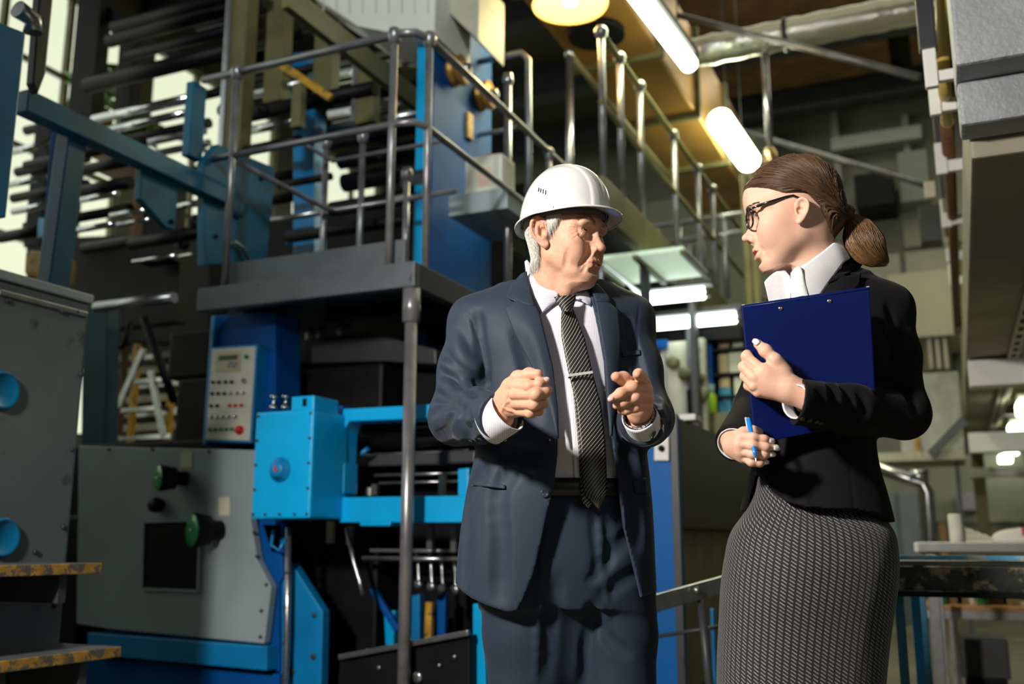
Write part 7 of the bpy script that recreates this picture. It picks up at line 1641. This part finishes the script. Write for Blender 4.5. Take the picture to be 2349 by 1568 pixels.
for z in np.linspace(zlow, R2[-1, 0], 90):
    cx_, cy_, a_, b_ = [cubic(R2[:, 0], R2[:, i], z) for i in (1, 2, 3, 4)]; row, uvr = [], []
    for i in range(160):
        t = 2*pi*i/160+pi/2; e = 2/2.3; c_, s_ = cos(t), sin(t)
        w = 1+.006*sin(3*t+z*9)+.010*math.exp(-((t-pi/2-pi-.5-(z-.9)*.9)/.09)**2)*min(1, max(0, 1.0-z)*4)
        row.append((cx_+a_*abs(c_)**e*np.sign(c_)*w, cy_+b_*abs(s_)**e*np.sign(s_)*w, z)); uvr.append((0, z))
    al = np.r_[0, np.cumsum(np.linalg.norm(np.diff(np.array(row), axis=0), axis=1))]; uvr = [(al[i]*1.05/max(al[-1], 1e-6), z) for i in range(160)]
    Gs.append(row); UVs.append(uvr)
grid_obj('skirt', Gs, SK2, woman, closed_u=True, uv=UVs, thick=.002)
# legs and shoes below the frame
for s in (-1, 1):
    c = np.array((R2[0, 1]+s*.065, WT, 0)); mb = SDF((c[0]-.1, WT-.26, -.005), (c[0]+.1, WT+.12, .12), .006)
    mb.ell((c[0], WT-.12, .035), (.040, .12, .032), k=.02); mb.ell((c[0], WT+.02, .055), (.034, .06, .05), k=.03); mb.D = np.maximum(mb.D, -np.broadcast_to(mb.ax[2][None, None, :], mb.n))
    V, Q = mb.mesh(); skin_obj('shoe', V, Q, SHOE, woman)
# cuffs, buttons
dl = wCL-wEL; dr = wCR-wER
cuff_ring('shirt_cuff', wCL-dl/np.linalg.norm(dl)*.035, dl, (0, 0, 1), .0325, .0310, .030, WSH, woman)
cuff_ring('shirt_cuff', wCR-dr/np.linalg.norm(dr)*.035, dr, (0, 0, 1), .0335, .0320, .049, WSH, woman)
for x, y in ((1840, 959), (1857, 962), (1873, 965), (1883, 968)): button(x, y, A_full, .0050, woman, g0, g1, .004, mat('jet_button', (.01, .01, .01), rough=.12, coat=.6))
# ---- clipboard (a thing of its own)
cb = {'tl': hk(1700, 699, 1.885), 'tr': hk(1995, 656, 1.865), 'bl': hk(1731, 1017, 1.900), 'br': hk(2012, 965, 1.885)}
c0 = (cb['tl']+cb['tr']+cb['bl']+cb['br'])/4; n_ = np.cross(cb['tr']-cb['tl'], cb['bl']-cb['tl']); n_ /= np.linalg.norm(n_); n_ = n_ if n_[1] < 0 else -n_
board = thing('clipboard', CW(*((cb['bl']+cb['br'])/2)), 'dark blue clipboard with two rivets hugged by the person in the black blazer', 'clipboard')
BLU = mat('blue_vinyl', (.0005, .006, .085), spec=.25, rough=.45, bump=(500, .06), noise=(8, .10))
mb = MB(); mb.prism([CW(*cb[q]) for q in ('tl', 'tr', 'br', 'bl')], CW(*(c0-n_*.006))-CW(*c0), bev=.0025); mb.build('board', BLU, board)
e = (cb['tr']-cb['tl']); e /= np.linalg.norm(e); dn = (cb['bl']-cb['tl']); dn /= np.linalg.norm(dn)
mb = MB(); mb.tube([CW(*(cb['tl']+n_*.0007+dn*.005+e*.004)), CW(*(cb['tr']+n_*.0007+dn*.005-e*.004))], .0007, 6); mb.build('welded_seam', mat('blue_seam', (.01, .05, .22), rough=.3), board)
for x, y in ((1791, 707), (1903, 690)):
    p = hk(x, y, 1.88); t = ((cb['tl']-p)@n_)/(K(x, y, 1.0)-np.array((0, 0, CZ)))@n_ if False else 0
    d_ = np.array(K(x, y, 2.0))-np.array(K(x, y, 1.0)); p0 = np.array(K(x, y, 1.0)); t = ((cb['tl']-p0)@n_)/(d_@n_); p = p0+d_*t
    mb = MB(); mb.lathe(CW(*p), CW(*(p+n_))-CW(*p), [(.0046, -.001), (.0046, .0006), (.0036, .0016), (.0016, .0021), (0, .0021)], 20); mb.build('rivet', mat('rivet_steel', (.55, .54, .52), rough=.25, metal=1), board)
for q, sgn in ((cb['tl'], 1), (cb['tr'], -1)):
    mb = MB(); mb.bar(CW(*(q+e*sgn*.001+n_*.0004+dn*.0006)), CW(*(q+e*sgn*.007+n_*.0004+dn*.0006)), .0012, .0016, bev=.0003); mb.build('worn_corner', mat('worn_white', (.6, .62, .66), rough=.5), board)
# clip on the far side, hidden against the chest but present
mb = MB(); pc = (cb['tl']+cb['tr'])/2-n_*.010+dn*.02; mb.bar(CW(*(pc-e*.055)), CW(*(pc+e*.055)), .030, .008, up=CW(*n_), bev=.002); mb.build('clip', CHROME, board)
mb = MB(); pk = (cb['tl']+cb['tr'])/2-n_*.012-dn*.004+e*(.0); mb.bar(CW(*(hk(1826, 686, 1.885)-n_*.006)), CW(*(hk(1846, 682, 1.885)-n_*.006)), .006, .010, bev=.002); mb.build('clip_tab', mat('dark_clip', (.02, .02, .03), rough=.3), board)
# ---- hands
UH = {'thumb': [hk(1800, 850, 1.842), hk(1778, 826, 1.836), hk(1756, 804, 1.842), hk(1739, 789, 1.854)],
      'index': [hk(1748, 848, 1.842), hk(1713, 817, 1.862), hk(1714, 814, 1.890), hk(1724, 820, 1.908)],
      'middle': [hk(1730, 866, 1.844), hk(1707, 841, 1.866), hk(1709, 840, 1.893), hk(1722, 846, 1.910)],
      'ring': [hk(1729, 885, 1.848), hk(1710, 862, 1.870), hk(1713, 860, 1.896), hk(1724, 864, 1.911)],
      'little': [hk(1738, 900, 1.852), hk(1717, 884, 1.873), hk(1717, 881, 1.893), hk(1727, 883, 1.908)],
      'palm': [(hk(1806, 888, 1.842), hk(1752, 850, 1.842), .0225, .0145), (hk(1806, 890, 1.842), hk(1738, 868, 1.847), .0225, .0145), (hk(1806, 894, 1.843), hk(1736, 884, 1.852), .0210, .0135), (hk(1808, 898, 1.846), hk(1746, 897, 1.855), .0190, .0125),
               (hk(1812, 892, 1.840), hk(1860, 912, 1.835), .0255, .028), (hk(1802, 882, 1.842), hk(1786, 838, 1.842), .0190, .0150), (hk(1790, 860, 1.842), hk(1762, 856, 1.842), .0170, .0150)]}
PH = {'thumb': [hk(1690, 1000, 1.900), hk(1706, 992, 1.893), hk(1726, 988, 1.890), hk(1742, 990, 1.890)],
      'index': [hk(1703, 1000, 1.858), hk(1728, 1003, 1.846), hk(1752, 1007, 1.846), hk(1771, 1011, 1.851)],
      'middle': [hk(1697, 1018, 1.856), hk(1726, 1021, 1.844), hk(1756, 1025, 1.845), hk(1781, 1026, 1.851)],
      'ring': [hk(1700, 1036, 1.860), hk(1727, 1041, 1.848), hk(1752, 1043, 1.849), hk(1772, 1041, 1.855)],
      'little': [hk(1707, 1051, 1.866), hk(1724, 1060, 1.856), hk(1742, 1062, 1.856), hk(1758, 1059, 1.860)],
      'palm': [(hk(1684, 1010, 1.905), hk(1700, 1002, 1.862), .0170, .0120), (hk(1683, 1016, 1.905), hk(1695, 1019, 1.860), .0190, .0125), (hk(1684, 1024, 1.905), hk(1698, 1036, 1.864), .0190, .0120), (hk(1686, 1032, 1.908), hk(1704, 1050, 1.872), .0175, .0110), (hk(1684, 1018, 1.905), hk(1672, 1000, 1.96), .0215, .024)]}
HCW = (.76, .45, .33)
def hand_col_w(V, J_):
    C = np.tile(np.array(HCW), (len(V), 1))
    for f in ('thumb', 'index', 'middle', 'ring', 'little'):
        for q, r_, a in ((J_[f][3], .008, .3), (J_[f][1], .008, .25), (J_[f][0], .009, .15)):
            w = np.exp(-((V-q)**2).sum(1)/r_**2)[:, None]*a; C = C*(1-w)+np.array((.84, .42, .34))*w
    return C
parts = [WOMAN_HEAD]
for J_ in (UH, PH):
    Sh = hand_sdf(J_, h=.0013, fr=1.04 if J_ is UH else .85, pf=1.0 if J_ is UH else .95, fk=.0028 if J_ is UH else .0014); V, Q = Sh.mesh(); V = relax(V, Q, 2, .45); parts.append((V, Q, hand_col_w(V, J_)))
Bd = SDF((.35, 1.85, .05), (.85, 2.25, 1.56), .009)
Bd.loft([(p[0], p[1], p[2], p[3]*.82, p[4]*.78) for p in rows([(700, 1810, 2010, WT, .080), (840, 1766, 2036, WT-.015, .110), (1000, 1762, 1988, WT-.01, .098), (1180, 1740, 1990, WT-.01, .100)])], k=.03)
Bd.chain([wSL, wEL, wCL], [.034, .030, .024], k=.02); Bd.chain([wSR, wER, wCR], [.034, .030, .024], k=.02)
for s in (-1, 1): Bd.chain([(R2[0, 1]+s*.062, WT, .80), (R2[0, 1]+s*.062, WT-.005, .48), (R2[0, 1]+s*.065, WT+.015, .30), (R2[0, 1]+s*.065, WT+.01, .07)], [.060, .050, .046, .032], k=.03)
Bd.cap(K(1872, 640, WT+.01), K(1890, 740, WT), .044, .06, k=.03)
V, Q = Bd.mesh(); parts.append((V, Q, np.tile(np.array(HCW), (len(V), 1))))
off = 0; VV = []; QQ = []; CC = []
for v, q, c in parts: VV.append(v); QQ.append(q+off); CC.append(c); off += len(v)
SKW = mat('skin_smooth', (.8, .5, .4), rough=.52, attr=True, noise=(40, .05), bump=(600, .05), sss=.06, spec=.3)
skin_obj('body', np.concatenate(VV), np.concatenate(QQ), SKW, woman, np.concatenate(CC))
NW = mat('white_nail_polish', (.86, .82, .84), rough=.18, coat=.5)
nail(woman, hk(1734, 781, 1.8435), UH['thumb'][3]-UH['thumb'][2], (-.25, -.9, .35), .0125, .0155, NW)
for f, x, y, w_ in (('index', 1773, 1010.5, .0105), ('middle', 1784, 1026, .0110), ('ring', 1775, 1040, .0105), ('little', 1760.5, 1058, .0088)):
    tp = PH[f][3]; nail(woman, np.array(hk(x, y, tp[1]-.0066)), tp-PH[f][2]+np.array((0, .006, 0)), (.25, -.95, .25), w_, w_*1.45, NW)
# ---- pen
pen = thing('pen', CW(*hk(1735, 1057, 1.838)), 'bright blue ballpoint pen between the fingers below the clipboard', 'pen')
PB = mat('pen_blue', (.0, .22, .78), rough=.25, coat=.4)
p_top, p_mid, p_end, p_tip = hk(1717, 960, 1.866), hk(1726, 1010, 1.846), hk(1733, 1048, 1.828), hk(1735.5, 1059, 1.822)
ax = CW(*p_end)-CW(*p_top); Lp = ax.length
mb = MB(); mb.lathe(CW(*p_top), ax, [(.0030, -.001), (.0042, .001), (.0043, .006), (.0044, .03), (.0045, Lp*.6), (.0040, Lp*.85), (.0022, Lp)], 20); mb.build('barrel', PB, pen)
mb = MB(); mb.lathe(CW(*p_end), ax, [(.0022, 0), (.0016, .004), (.0005, .009), (.0004, .010)], 16); mb.build('tip', mat('pen_tip_steel', (.7, .7, .72), rough=.25, metal=1), pen)
mb = MB(); q0 = p_top+np.array((-.0062, -.001, .002)); q1 = q0+(p_end-p_top)*.28; mb.bar(CW(*q0), CW(*q1), .0022, .0012, bev=.0003); mb.bar(CW(*q0), CW(*(p_top+np.array((0, 0, .0005)))), .0020, .0014); mb.build('pocket_clip', mat('pen_clip_white', (.75, .8, .85), rough=.3), pen)
